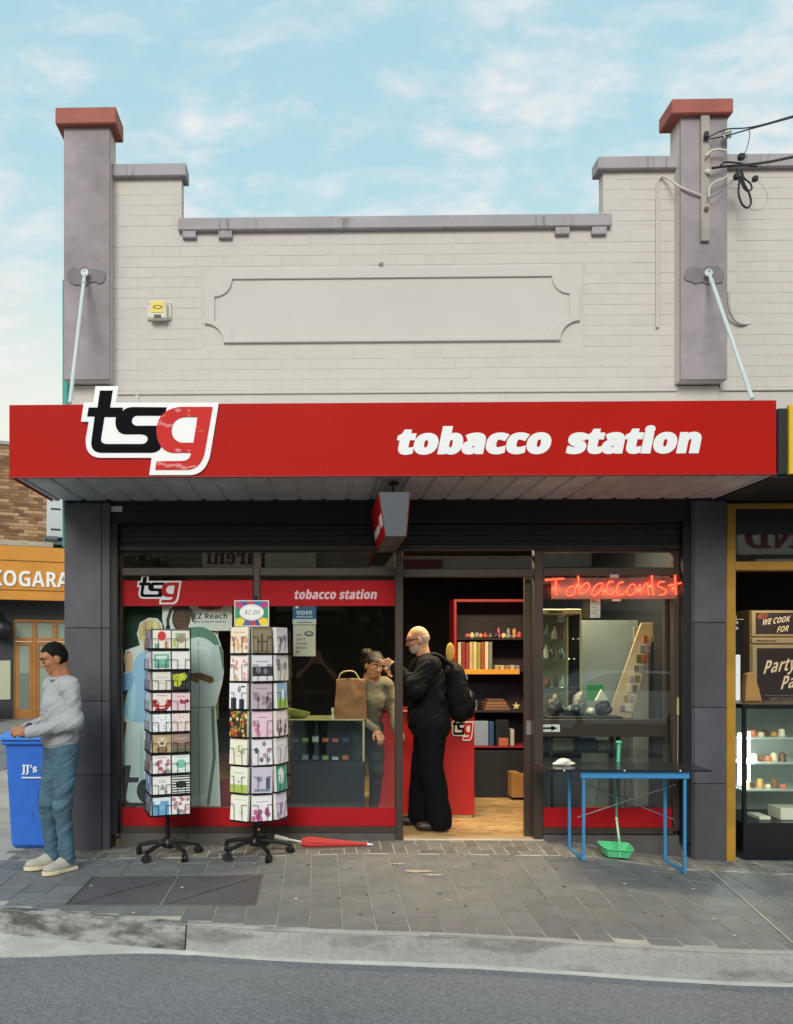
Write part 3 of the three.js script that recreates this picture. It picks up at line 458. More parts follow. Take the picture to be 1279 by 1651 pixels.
  part('cord_handle', rod([P0(1093, -0.085), Q0(1152, -0.085), -0.082], [P0(1093, -0.085), Q0(1124, -0.085), -0.082], 0.011, 0.008), M('olive plastic grip', 0x9b9664, 0.5), shop);
  part('downpipe', tube([[wallX0 - 0.035, 4.75, -0.06], [wallX0 - 0.035, 2.5, -0.06]], 0.032, 1, 14), mat.teal, shop);
}
// awning
const ZA = 0.93, ax0 = X(15, ZA, 710), ax1 = X(1252, ZA, 706), ay0 = Y(767, ZA), ay1 = Y(649, ZA);
{
  const aw = thing('awning', 'red boxed street awning with white edged emblem and bold white lettering', 'awning', [(ax0 + ax1) / 2, ay0, 0]);
  const nP = 1; for (let i = 0; i < nP; i++) part('fascia_panel', bx(lerp(ax0, ax1, i / nP) + (i ? 0.0008 : 0), lerp(ax0, ax1, (i + 1) / nP) - (i < nP - 1 ? 0.0008 : 0), ay0, ay1, ZA - 0.02, ZA, 0.002), mat.red, aw);
  part('side_panel', bx(ax0, ax0 + 0.015, ay0, ay1, 0.02, ZA - 0.021, 0.002), mat.red, aw); part('side_panel', bx(ax1 - 0.015, ax1, ay0, ay1, 0.02, ZA - 0.021, 0.002), M('white awning end', 0xcfd2d4, 0.5, { map: mild }), aw);
  part('edge_trim', bx(ax0 - 0.003, ax1 + 0.003, ay0 - 0.006, ay0 + 0.004, ZA - 0.02, ZA + 0.006, 0.002), M('dark red trim', 0x8c1414, 0.5), aw);
  part('top_sheet', bx(ax0 + 0.015, ax1 - 0.015, ay1 - 0.05, ay1 - 0.03, 0.02, ZA - 0.021, 0.002), mat.soffit, aw);
  // ribbed soffit sheets running front to back
  const ys = ay0 + 0.012, P = [], I = []; const prof = [[0, 0], [0.028, 0], [0.04, -0.016], [0.062, -0.016], [0.074, 0]]; const pitch = 0.2, pts = []; for (let x = ax0 + 0.02; x < ax1 - 0.02; x += pitch) for (const [a, b] of prof) if (x + a < ax1 - 0.02) pts.push([x + a, ys - b * 0.9]);
  pts.push([ax1 - 0.02, ys]); for (const [x, y] of pts) P.push(x, y, ZA - 0.022, x, y, -0.03);
  for (let i = 0; i < pts.length - 1; i++) { const a = i * 2; I.push(a, a + 1, a + 2, a + 1, a + 3, a + 2); }
  const g = new THREE.BufferGeometry(); g.setAttribute('position', new THREE.Float32BufferAttribute(P, 3)); g.setIndex(I); const gg = g.toNonIndexed(); gg.computeVertexNormals(); part('soffit_sheet', uvBox(gg), mat.soffit, aw);
  const kk = 1 / 5.116, zE = ZA + 0.004, map = (x, y) => at(120 + x * kk, 610 + y * kk, zE); emblem(aw, map, zE - 0.002, 0.012);
  part('sign_lettering', lettering('tobacco', X(640, ZA, 712), X(889, ZA, 712), Y(733, ZA, 760), Y(687, ZA, 760), ZA + 0.0005, 0.003, { fat: 0.07, slant: 0.17 }), mat.white, aw);
  part('sign_lettering', lettering('station', X(912, ZA, 712), X(1131, ZA, 712), Y(732, ZA, 1020), Y(686, ZA, 1020), ZA + 0.0005, 0.003, { fat: 0.07, slant: 0.17 }), mat.white, aw);
  for (const [px, py] of [[520, 654], [528, 654], [746, 653], [940, 651], [520, 757], [528, 757], [746, 756], [940, 750], [1246, 651], [238, 755]]) part('rivet', lathe([[0, 0.003], [0.004, 0.002], [0.005, 0]], 0, 0, 0, 8).rotateX(Math.PI / 2).translate(...at(px, py, ZA), ZA), mat.logoRed, aw);
  // tie rods
  for (const [a, b, tz] of [[[137, 440], [113, 650], 0.82], [[1143, 440], [1213, 643], 0.82]]) {
    const A = [...at(...a, ZP + 0.05), ZP + 0.05], B = [...at(...b, tz), tz], dir = V3(B).sub(V3(A)).normalize(), C = V3(A).addScaledVector(dir, 0.13).toArray();
    const t = part('tie_rod', rod(C, B, 0.015, 0.015), mat.steel, aw);
    part('rod_eye', [rod(A, C, 0.008, 0.02), new THREE.TorusGeometry(0.024, 0.009, 8, 16).translate(...A), rod([A[0], A[1], ZP], A, 0.014)], mat.steel, t);
    part('rod_foot', bx(B[0] - 0.04, B[0] + 0.04, ay1 - 0.03, ay1 - 0.01, B[2] - 0.05, B[2] + 0.05, 0.003), mat.steel, t);
  }
}
// under-awning light box, end on to the street
{
  const zf = 0.84, zb = -0.02, L = thing('hanging_sign', 'grey tapered hanging light box with red sides under the awning', 'sign', [X(637, zf, 800), ay0 - 0.1, 0.4]);
  const t0 = at(611, 793, zf), t1 = at(661, 793, zf), b0 = at(622, 865, zf), b1 = at(655, 865, zf);
  const s = new THREE.Shape(); s.moveTo(...t0); s.lineTo(...b0); s.lineTo(...b1); s.lineTo(...t1); s.lineTo(...t0);
  part('box', extrude(s, zb, zf - zb, 0.004), M('grey sign box', 0x4a4f55, 0.5, { map: mild }), L);
  const face = (p, q, name, m) => { const o = p[0] < X(637, zf) ? -1 : 1, n = new THREE.Vector3((p[1] - q[1]) * o, (q[0] - p[0]) * o * o, 0); const P = []; const off = 0.004; const A = [p[0] + o * off, lerp(p[1], q[1], 0.06)], B = [q[0] + o * off + (p[0] - q[0]) * 0.03, lerp(q[1], p[1], 0.03)]; return [A, B]; };
  const quad = (A, B, z0, z1, u0, u1, v0, v1, off, m, name) => { const o = off, a = [lerp(A[0], B[0], v0) + o, lerp(A[1], B[1], v0)], b = [lerp(A[0], B[0], v1) + o, lerp(A[1], B[1], v1)], Z0 = lerp(z0, z1, u0), Z1 = lerp(z0, z1, u1), g = new THREE.BufferGeometry(); const t = o < 0 ? 0.003 : -0.003; const P = []; const q = (p0, p1, p2, p3) => P.push(...p0, ...p1, ...p2, ...p0, ...p2, ...p3); const V = (p, z, d) => [p[0] + d, p[1], z]; q(V(a, Z0, 0), V(b, Z0, 0), V(b, Z1, 0), V(a, Z1, 0)); q(V(a, Z0, t), V(a, Z1, t), V(b, Z1, t), V(b, Z0, t)); q(V(a, Z0, 0), V(a, Z0, t), V(b, Z0, t), V(b, Z0, 0)); q(V(a, Z1, 0), V(b, Z1, 0), V(b, Z1, t), V(a, Z1, t)); q(V(a, Z0, 0), V(a, Z1, 0), V(a, Z1, t), V(a, Z0, t)); q(V(b, Z0, 0), V(b, Z0, t), V(b, Z1, t), V(b, Z1, 0)); g.setAttribute('position', new THREE.Float32BufferAttribute(P, 3)); g.computeVertexNormals(); part(name, uvBox(g), m, L); };
  for (const [A, B, o] of [[t0, b0, -1], [t1, b1, 1]]) { quad(A, B, zf, zb, 0.01, 0.99, 0.03, 0.97, o * 0.004, mat.red, 'side_face'); quad(A, B, zf, zb, 0.06, 0.30, 0.46, 0.72, o * 0.0062, mat.white, 'emblem_panel'); for (let k = 0; k < 5; k++) quad(A, B, zf, zb, 0.42 + k * 0.11, 0.50 + k * 0.11, 0.56, 0.74, o * 0.0062, mat.white, 'side_letter'); }
  for (const z of [0.7, 0.15]) part('hanger', [rod([X(637, zf), t0[1], z], [X(637, zf), ay0 + 0.01, z], 0.009), bx(X(630, zf), X(645, zf), ay0 - 0.012, ay0 - 0.004, z - 0.04, z + 0.04, 0.002)], mat.darkSteel, L);
}
// alarm siren box
{
  const z = 0, o = thing('alarm_box', 'cream alarm siren box with yellow face on the brick wall', 'alarm box', [X(257, z, 505), Y(522, z), 0]);
  const [x0, y0] = at(238, 520, z), [x1, y1] = at(277, 489, z), w = x1 - x0, h = y1 - y0;
  part('back_plate', bx(x0, x1, y0 + h * 0.1, y1, -0.002, 0.02, 0.006), mat.ivory, o);
  part('case', bx(x0 + w * 0.14, x1 - w * 0.14, y0, y1 - h * 0.02, 0.02, 0.075, 0.012), mat.ivory, o);
  part('face', bx(x0 + w * 0.24, x1 - w * 0.26, y0 + h * 0.32, y1 - h * 0.1, 0.072, 0.079, 0.003), M('yellow plastic', 0xd9bf3a, 0.45), o);
  { const g = new THREE.TorusGeometry(0.03, 0.006, 6, 20); g.scale(1.1, 0.45, 0.3); g.translate((x0 + x1) / 2, (y0 + y1) / 2 + h * 0.1, 0.0795); part('face_mark', g, M('brown print', 0x6e5a1a, 0.5), o); }
  part('siren_grille', bx(x0 + w * 0.34, x1 - w * 0.36, y0 + h * 0.06, y0 + h * 0.22, 0.072, 0.078, 0.002), mat.blackPlastic, o);
  for (const [a, b] of [[0.06, 0.2], [0.94, 0.2], [0.06, 0.92], [0.94, 0.92]]) part('screw', rod([x0 + w * a, y0 + h * b, 0.019], [x0 + w * a, y0 + h * b, 0.024], 0.005, 0.005, 8), mat.darkSteel, o);
}
// service wires: timber batten, insulators, conduit and loose cables on the right pier
{
  const zb = ZP + 0.03, px = (a, b, z = ZP + 0.06) => [...at(a, b, z), z];
  const o = thing('service_batten', 'weathered timber batten with cable clamps on the right mauve pier', 'batten', [X(1138, zb, 300), Y(388, zb, 1138), ZP]);
  part('batten', bx(X(1131, zb, 300), X(1145, zb, 300), Y(388, zb, 1138), Y(179, zb, 1138), ZP, zb, 0.004), M('weathered painted timber', 0xaaa39b, 0.85, { map: strong, bump: coarse, bs: 0.006 }), o);
  part('bolt_cap', rod(px(1139, 337, zb), px(1139, 337, zb + 0.02), 0.02, 0.014), M('rusty bolt', 0x77604f, 0.8), o);
  part('clamp', rod(px(1139, 215, zb), px(1139, 223, zb + 0.03), 0.02), mat.darkSteel, o); part('clamp', rod(px(1139, 277, zb), px(1146, 277, zb + 0.03), 0.018), mat.ivory, o);
  for (const [y, n] of [[213, 0], [220, 1]]) part('insulator', lathe([[0, -0.03], [0.02, -0.028], [0.012, -0.015], [0.024, 0], [0.012, 0.012], [0.02, 0.028], [0, 0.03]], 0, 0, 0, 14).rotateZ(Math.PI / 2 + 0.2).translate(...px(1172, y)), M('ceramic insulator', 0xc9c6bf, 0.35), o);
  const W = (label, pts, r, m = mat.cable) => one('cable', label, 'cable', tube(pts.map((p) => px(...p)), r, pts.length * 8, 6), m);
  one('overhead_wire', 'upper thin overhead wire leaving the insulators beside the pier cap', 'wire', tube([px(1143, 221), px(1165, 210), px(1206, 206, 0.5), px(1279, 187, 1.4), px(1400, 150, 3)], 0.005, 40, 6), mat.cable);
  one('overhead_wire', 'lower thin overhead wire joining the upper one near the pier cap', 'wire', tube([px(1145, 224), px(1170, 219), px(1206, 209, 0.5), px(1279, 189, 1.4), px(1400, 153, 3)], 0.005, 40, 6), mat.cable);
  one('overhead_wire', 'thick black overhead service cable running off to the right', 'wire', tube([px(1148, 271), px(1172, 268), px(1200, 266, 0.4), px(1240, 261, 0.9), px(1279, 253, 1.4), px(1400, 230, 3)], 0.009, 40, 6), mat.cable);
  W('large drooping black cable loop hanging right of the pier', [[1188, 272], [1192, 290], [1191, 312], [1198, 331], [1206, 335], [1211, 327], [1208, 312], [1200, 296], [1194, 275]], 0.008);
  W('small black cable loop with connector above the big loop', [[1196, 272], [1200, 287], [1210, 296], [1212, 305], [1205, 308], [1198, 300], [1193, 284]], 0.007);
  W('thin dark wire dropping from the overhead wire to the junction clip', [[1206, 206], [1209, 214], [1204, 240], [1196, 256], [1190, 268]], 0.003);
  W('grey lead sweeping from the batten to the cable bundle', [[1140, 320], [1156, 314], [1172, 300], [1184, 288]], 0.004, M('grey lead', 0x77736f, 0.7));
  W('white lead curving off the batten towards the cable bundle', [[1143, 318], [1145, 300], [1152, 294], [1166, 288], [1180, 279]], 0.006, mat.ivory);
  W('white insulated wire arching off the batten near its top', [[1138, 252], [1146, 244], [1158, 241], [1172, 243]], 0.008, mat.ivory);
  W('thin pale wire making a wide curl right of the loops', [[1220, 290], [1232, 303], [1238, 320], [1230, 336], [1215, 339], [1203, 333]], 0.0025, M('pale wire', 0xa8a39b, 0.7));
  W('dark bundled cable tails twisted beside the pier', [[1162, 267], [1168, 262], [1182, 262], [1196, 264], [1210, 268], [1222, 268]], 0.007);
  for (const [a, b, c, d, l] of [[1190, 249, 1200, 258, 'black cable junction clip above the cable bundle'], [1183, 281, 1191, 290, 'black cable splice at the top of the big loop'], [1213, 285, 1221, 293, 'black cable connector at the far end of the bundle']]) { const [x0, y1] = at(a, b, ZP + 0.06), [x1, y0] = at(c, d, ZP + 0.06); one('cable_clip', l, 'clip', bx(x0, x1, y0, y1, ZP + 0.045, ZP + 0.085, 0.006), mat.blackPlastic); }
  one('conduit', 'thin painted conduit running down the brick wall beside the right pier', 'conduit', [tube([px(1137, 318, ZP + 0.02), px(1098, 302, ZP + 0.01), px(1078, 288, 0.05), px(1066, 285, 0.015), px(1061, 292, 0.012), px(1060, 320, 0.012)], 0.009, 40, 8), rod(px(1060, 318, 0.012), px(1060, 528, 0.012), 0.012)], mat.render);
  one('wall_cable', 'short bent cable stub entering the brick wall right of the pier', 'cable', tube([px(1174, 470, 0.09), px(1177, 500, 0.06), px(1184, 515, 0.03), px(1196, 522, 0.02), px(1208, 522, -0.01)], 0.012, 30, 8), mat.render);
}
// ================= right-hand neighbour: yellow framed food shop =================
{
  const nb = thing('neighbour_shop', 'cream brick food shop with yellow timber front and black awning, right edge', 'building', [6, gh(4, 0), 0]);
  const x0 = X(1173, ZP, 400) + 0.003, x1 = 9.5, yB = 2.95, yT = Y(268, ZW, 1230);
  const wall = part('parapet_wall', bx(x0, x1, yB, yT, -0.23, -0.0036, 0.001), mat.wall, nb);
  layBricks(wall, x0, 4.75, Y(628, ZW), yT, null, 0.13);
  part('render_band', bx(x0 - 0.022, x1, 2.95, Y(628, ZW) - 0.004, -0.012, -0.0025, 0.002), mat.render, nb);
  part('wall_face', bx(4.76, x1, Y(628, ZW), yT, -0.012, -0.003, 0.002), mat.wallB, nb);
  part('coping', bx(X(1170, 0.045, 258), x1, Y(268, 0.045, 1230), Y(247, 0.045, 1230), -0.27, 0.045, 0.006), mat.coping, nb);
  part('ledge', bx(x0, x1, Y(633, 0.02), Y(628, 0.02), -0.002, 0.014, 0.004), mat.render, nb);
  // its awning: dark return, yellow fascia
  const ya0 = Y(766, 0.86, 1262), ya1 = Y(655, 0.86, 1262), xa = X(1257, 0.9, 700), yel = M('yellow sign panel', 0xd9b422, 0.45), blk = M('black awning steel', 0x191b20, 0.5);
  part('awning_fascia', bx(X(1273, 0.9, 700), x1, ya0, ya1, 0.86, 0.90, 0.003), yel, nb);
  part('awning_end', bx(xa, X(1273, 0.9, 700) - 0.001, ya0, ya1 - 0.02, -0.01, 0.88, 0.004), blk, nb);
  part('awning_soffit', bx(xa - 0.03, x1, ya0 - 0.02, ya0 + 0.01, 0.0, 0.859, 0.003), blk, nb);
  part('awning_roof', bx(xa, x1, ya1 - 0.06, ya1 - 0.04, 0.0, 0.859, 0.003), blk, nb);
  part('lintel', bx(wallX1, x1, 2.6, 2.94, -0.3, -0.05, 0.003), blk, nb);
  // yellow timber front
  const tim = M('yellow painted timber', 0xb98a2b, 0.5, { map: strong, bump: fine, bs: 0.001 }), zf = -0.02;
  const yg = gh(3.5, 0) - 0.02, xj0 = X(1171, zf, 1100) + 0.004, xj1 = X(1185, zf, 1100) + 0.01;
  part('door_jamb', bx(xj0, xj1, yg, Y(811, zf, 1200), -0.14, zf, 0.006), tim, nb);
  part('head_rail', bx(xj1, x1, Y(819, zf, 1230), Y(811, zf, 1230), -0.14, zf - 0.003, 0.004), tim, nb);
  part('transom_rail', bx(xj1, x1, Y(919, zf, 1230), Y(905, zf, 1230), -0.14, zf - 0.003, 0.004), tim, nb);
  { const g = new THREE.PlaneGeometry(x1 - xj1, Y(819, -0.08, 1230) - Y(905, -0.08, 1230)); g.translate((x1 + xj1) / 2, (Y(819, -0.08, 1230) + Y(905, -0.08, 1230)) / 2, -0.08); part('transom_pane', g, glassMat, nb); }
  // room behind
  const rm = M('dark brown shop wall', 0x2b2626, 0.8, { map: mild }), fl = M('grey shop floor', 0x5d5a55, 0.6, { map: strong });
  part('room_wall', [bx(wallX1 - 0.02, wallX1 + 0.12, -0.3, 2.9, -4, -0.36, 0.002)], rm, nb); part('room_wall', bx(wallX1 + 0.12, x1, -0.3, 2.9, -4.1, -4, 0.002), rm, nb); part('room_wall', bx(x1 - 0.1, x1, -0.3, 2.9, -4, -0.1, 0.002), rm, nb);
  part('room_ceiling', bx(wallX1 + 0.12, x1 - 0.1, 2.5, 2.59, -4, -0.15, 0.002), rm, nb); part('room_floor', bx(wallX1 + 0.12, x1, -0.32, yg - 0.002, -4, -0.06, 0.002), fl, nb);
  const lamp = thing('ceiling_light', 'warm ceiling light panel inside the yellow fronted food shop', 'light', [4.6, 2.46, -1.1]);
  part('housing', bx(4.1, 5.1, 2.46, 2.499, -1.25, -0.95, 0.004), mat.white, lamp); part('diffuser_light', bx(4.12, 5.08, 2.452, 2.459, -1.23, -0.97, 0.001), M('lit diffuser', 0xffffff, 0.5, { emissive: new THREE.Color(1, 0.8, 0.55), emissiveIntensity: 1.5 }), lamp);
  const la = new THREE.RectAreaLight(new THREE.Color(1, 0.8, 0.55), 14, 0.96, 0.26); la.rotation.x = -Math.PI / 2; la.position.set(4.6 - 4.6, 2.445 - 2.46, -1.1 + 1.1); lamp.add(la);
  // cake display fridge
  const zq = -0.10, fx0 = X(1199, zq, 1250), fx1 = fx0 + 0.95, fy = (py) => Y(py, zq, 1240), bk = M('black fridge enamel', 0x0f1319, 0.35), f = thing('display_fridge', 'black glass fronted cake display fridge lit white inside', 'fridge', [(fx0 + fx1) / 2, yg, -0.4]);
  const side0 = fx0 - 0.002;
  part('base_cabinet', bx(side0 - 0.0, fx1, yg, fy(1327), -0.72, zq, 0.006), bk, f);
  part('top_panel', bx(side0 - 0.0, fx1, fy(1143), fy(1138) + 0.012, -0.72, zq, 0.004), bk, f);
  part('corner_post', bx(side0, side0 + 0.028, fy(1327), fy(1143), zq - 0.03, zq, 0.003), bk, f); part('corner_post', bx(fx1 - 0.028, fx1, fy(1327), fy(1143), zq - 0.03, zq, 0.003), bk, f); part('corner_post', bx(side0, side0 + 0.025, fy(1327), fy(1143), -0.72, -0.69, 0.003), bk, f);
  part('back_panel', bx(side0 + 0.026, fx1, fy(1327), fy(1143), -0.72, -0.70, 0.002), M('grey fridge back', 0x9a9f98, 0.3), f);
  { const g = new THREE.PlaneGeometry(fx1 - side0 - 0.056, fy(1143) - fy(1327)); g.translate((side0 + fx1) / 2, (fy(1143) + fy(1327)) / 2, zq - 0.012); part('front_pane', g, clearMat, f); const h = new THREE.PlaneGeometry(0.56, fy(1143) - fy(1327)); h.rotateY(-Math.PI / 2); h.translate(side0 + 0.01, (fy(1143) + fy(1327)) / 2, -0.41); part('side_pane', h, clearMat, f); }
  const led = M('white led strip', 0xffffff, 0.4, { emissive: new THREE.Color(0.93, 1, 0.94), emissiveIntensity: 9 });
  for (const x of [side0 + 0.062, fx1 - 0.075]) part('led_strip_light', bx(x, x + 0.012, fy(1262), fy(1180), zq - 0.05, zq - 0.035, 0.002), led, f);
  part('led_strip_light', bx(side0 + 0.02, side0 + 0.034, fy(1270), fy(1184), -0.225, -0.195, 0.002), led, f);
  const pl = new THREE.PointLight(new THREE.Color(0.93, 1, 0.94), 0.6); pl.position.set(side0 + 0.027 - f.position.x, fy(1225) - yg, -0.21 + 0.4); pl.shadow.radius = 0.3; f.add(pl);
  const sh = M('fridge shelf glass', 0xdfe8e2, 0.15, { transmission: 0.6, thickness: 0 });
  for (const py of [1190, 1231, 1275]) part('shelf', bx(side0 + 0.03, fx1 - 0.03, fy(py) - 0.014, fy(py), -0.69, zq - 0.055, 0.002), sh, f);
  const r = rng(8), cake = [0x7d5a3c, 0xe2d3b5, 0xb98a4c, 0x5a3a2a, 0xd8c9a0, 0xc8704c], kinds = ['chocolate brown', 'cream iced', 'golden', 'dark cocoa', 'pale custard', 'apricot glazed'];
  [[1190, 'top'], [1231, 'middle'], [1275, 'bottom']].forEach(([py, row], k) => { for (let i = 0; i < 6; i++) { const c = (i * 5 + k * 2) % 6, x = fx0 + 0.1 + i * 0.062 + r() * 0.012, h = 0.025 + 0.05 * r(), y = fy(py) + 0.001; one('cake_slice', `${kinds[c]} cake, ${['first', 'second', 'third', 'fourth', 'fifth', 'sixth'][i]} along the ${row} shelf of the display fridge`, 'cake', lathe([[0, h], [0.018, h * 0.97], [0.026, h * 0.75], [0.027, 0.004], [0.033, 0.003], [0.033, 0], [0, 0]], x, y, -0.3 + 0.06 * r(), 16), M('cake ' + c, cake[c], 0.7), 'cakes in the display fridge'); } });
  [[1222, 1240, 'small white cake box lying on the fridge floor', 0.03], [1256, 1300, 'pale cream cake box at the bottom of the fridge', 0.1]].forEach(([a, b, l, h]) => one('cake_box', l, 'box', bx(X(a, -0.25, 1310), X(b, -0.25, 1310), fy(1327) + 0.002, fy(1327) + h, -0.42, -0.22, 0.003), M('cake box card', 0xded9c4, 0.7)));
  // upright fridge with printed header and poster, drinks cooler, paper bags
  const zu = -1.7, ux0 = X(1211, zu, 1050), ux1 = ux0 + 1.1, uy = (py) => Y(py, zu, 1245), fr = M('brushed champagne steel', 0xb9a986, 0.4, { metalness: 0.5 });
  const u = thing('upright_cabinet', 'tall steel framed cabinet with dark printed platter posters', 'cabinet', [(ux0 + ux1) / 2, yg, -2]);
  part('body', bx(ux0, ux1, yg, uy(984), -2.3, zu - 0.02, 0.006), fr, u);
  const hand = (g, t, x, y, s) => { g.font = `italic bold ${s}px serif`; g.fillText(t, x, y); };
  const script = (g, t, x, y, s, c = '#d8cdb6') => { g.save(); g.translate(x, y); g.transform(0.74, -0.1, -0.12, 1, 0, 0); g.fillStyle = c; g.font = `italic bold ${s}px sans-serif`; g.fillText(t, 0, 0); g.restore(); };
  const tA = canvasTex(620, 136, (g) => { g.scale(4, 4); g.fillStyle = '#2a2326'; g.fillRect(0, 0, 160, 40); g.fillStyle = '#8d4b3c'; g.beginPath(); g.ellipse(11, 5, 9, 4.5, -0.2, 0, 7); g.fill(); g.fillStyle = '#6c3a30'; g.beginPath(); g.ellipse(14, 4.5, 5, 3, -0.2, 0, 7); g.fill(); script(g, 'WE COOK', 9, 20, 13); script(g, 'FOR', 32, 32, 13); });
  const tB = canvasTex(620, 780, (g) => { g.scale(4, 4); g.fillStyle = '#261f22'; g.fillRect(0, 0, 160, 200); script(g, 'Party', 8, 40, 28, '#d6caaf'); script(g, 'Pa', 36, 64, 28, '#d6caaf'); g.fillStyle = '#8b8070'; g.fillRect(12, 73, 140, 0.6); g.fillRect(12, 84, 140, 0.6); g.font = '6.5px sans-serif'; g.fillText('PARTY PLATT', 20, 81); for (let i = 0; i < 60; i++) { const rr = rng(i + 3); g.fillStyle = ['#7a4636', '#a58757', '#b7a27b', '#8d3a34', '#5b6b3a'][i % 5]; g.beginPath(); g.ellipse(30 + rr() * 46, 98 + rr() * 18, 4, 2.6, rr() * 3, 0, 7); g.fill(); } });
  part('header_frame', bx(ux0 + 0.01, ux1 - 0.01, uy(1026), uy(984), zu - 0.02, zu - 0.004, 0.004), fr, u); sheet('header_print', X(1219, zu), ux1 - 0.05, uy(1022), uy(988), zu - 0.004, zu, print('header print', tA, 0.5), u, mat.black);
  part('lock_bar', bx(ux0 + 0.01, ux1 - 0.01, uy(1037), uy(1029), zu - 0.02, zu, 0.004), fr, u);
  part('bar_lettering', lettering('Skope Inc', X(1220, zu), X(1252, zu), uy(1035), uy(1031.5), zu + 0.0005, 0.002, { fat: 0 }), mat.black, u);
  part('door_frame', bx(ux0 + 0.015, ux1 - 0.015, yg + 0.05, uy(1040), zu - 0.02, zu - 0.004, 0.004), fr, u); sheet('door_poster', X(1221, zu), ux1 - 0.06, yg + 0.5, uy(1045), zu - 0.004, zu, print('platter poster', tB, 0.5), u, mat.black);
  const cz = -1.2, cx0 = X(1172, cz, 1050), cx1 = X(1201, cz, 1050), cy = (py) => Y(py, cz, 1190), c = thing('drinks_cooler', 'narrow black drinks cooler with a lit white window', 'cooler', [(cx0 + cx1) / 2, yg, -1.4]);
  part('body', bx(cx0, cx1, yg, cy(998), -1.6, cz - 0.01, 0.006), bk, c); part('display_light_window', bx(cx0 + 0.02, X(1194, cz), yg + 0.6, cy(1056), cz - 0.012, cz, 0.004), M('lit cooler window', 0xc9ced0, 0.3, { emissive: new THREE.Color(0.9, 0.95, 1), emissiveIntensity: 0.25 }), c);
  for (const [a, b] of [[1182, 1004], [1188, 1004], [1182, 1013], [1188, 1013]]) part('badge', rod([...at(a, b, cz), cz - 0.012], [...at(a, b, cz), cz + 0.004], 0.017, 0.015, 16), mat.ivory, c);
  const bag = (l, x, y, z, w, h) => { const g = new THREE.BufferGeometry(); const s = new THREE.Shape(); s.moveTo(-w / 2, 0); s.lineTo(w / 2, 0); s.lineTo(w * 0.32, h * 0.45); s.lineTo(w * 0.02, h); s.lineTo(-w * 0.4, h * 0.93); s.lineTo(-w * 0.47, h * 0.4); const e = extrude(s, -0.04, 0.08, 0.01); e.translate(x, y, z); one('paper_bag', l, 'bag', e, M('brown kraft paper', 0xb78d52, 0.85, { map: strong, bump: coarse, bs: 0.02 })); };
  bag('crumpled brown paper bag leaning between cooler and poster cabinet', X(1212, -0.5, 1130), fy(1138) + 0.013, -0.5, 0.15, 0.26);
  bag('brown paper bag top showing on the drinks cooler', X(1183, -1.3, 985), cy(998) + 0.001, -1.4, 0.14, 0.22);
}

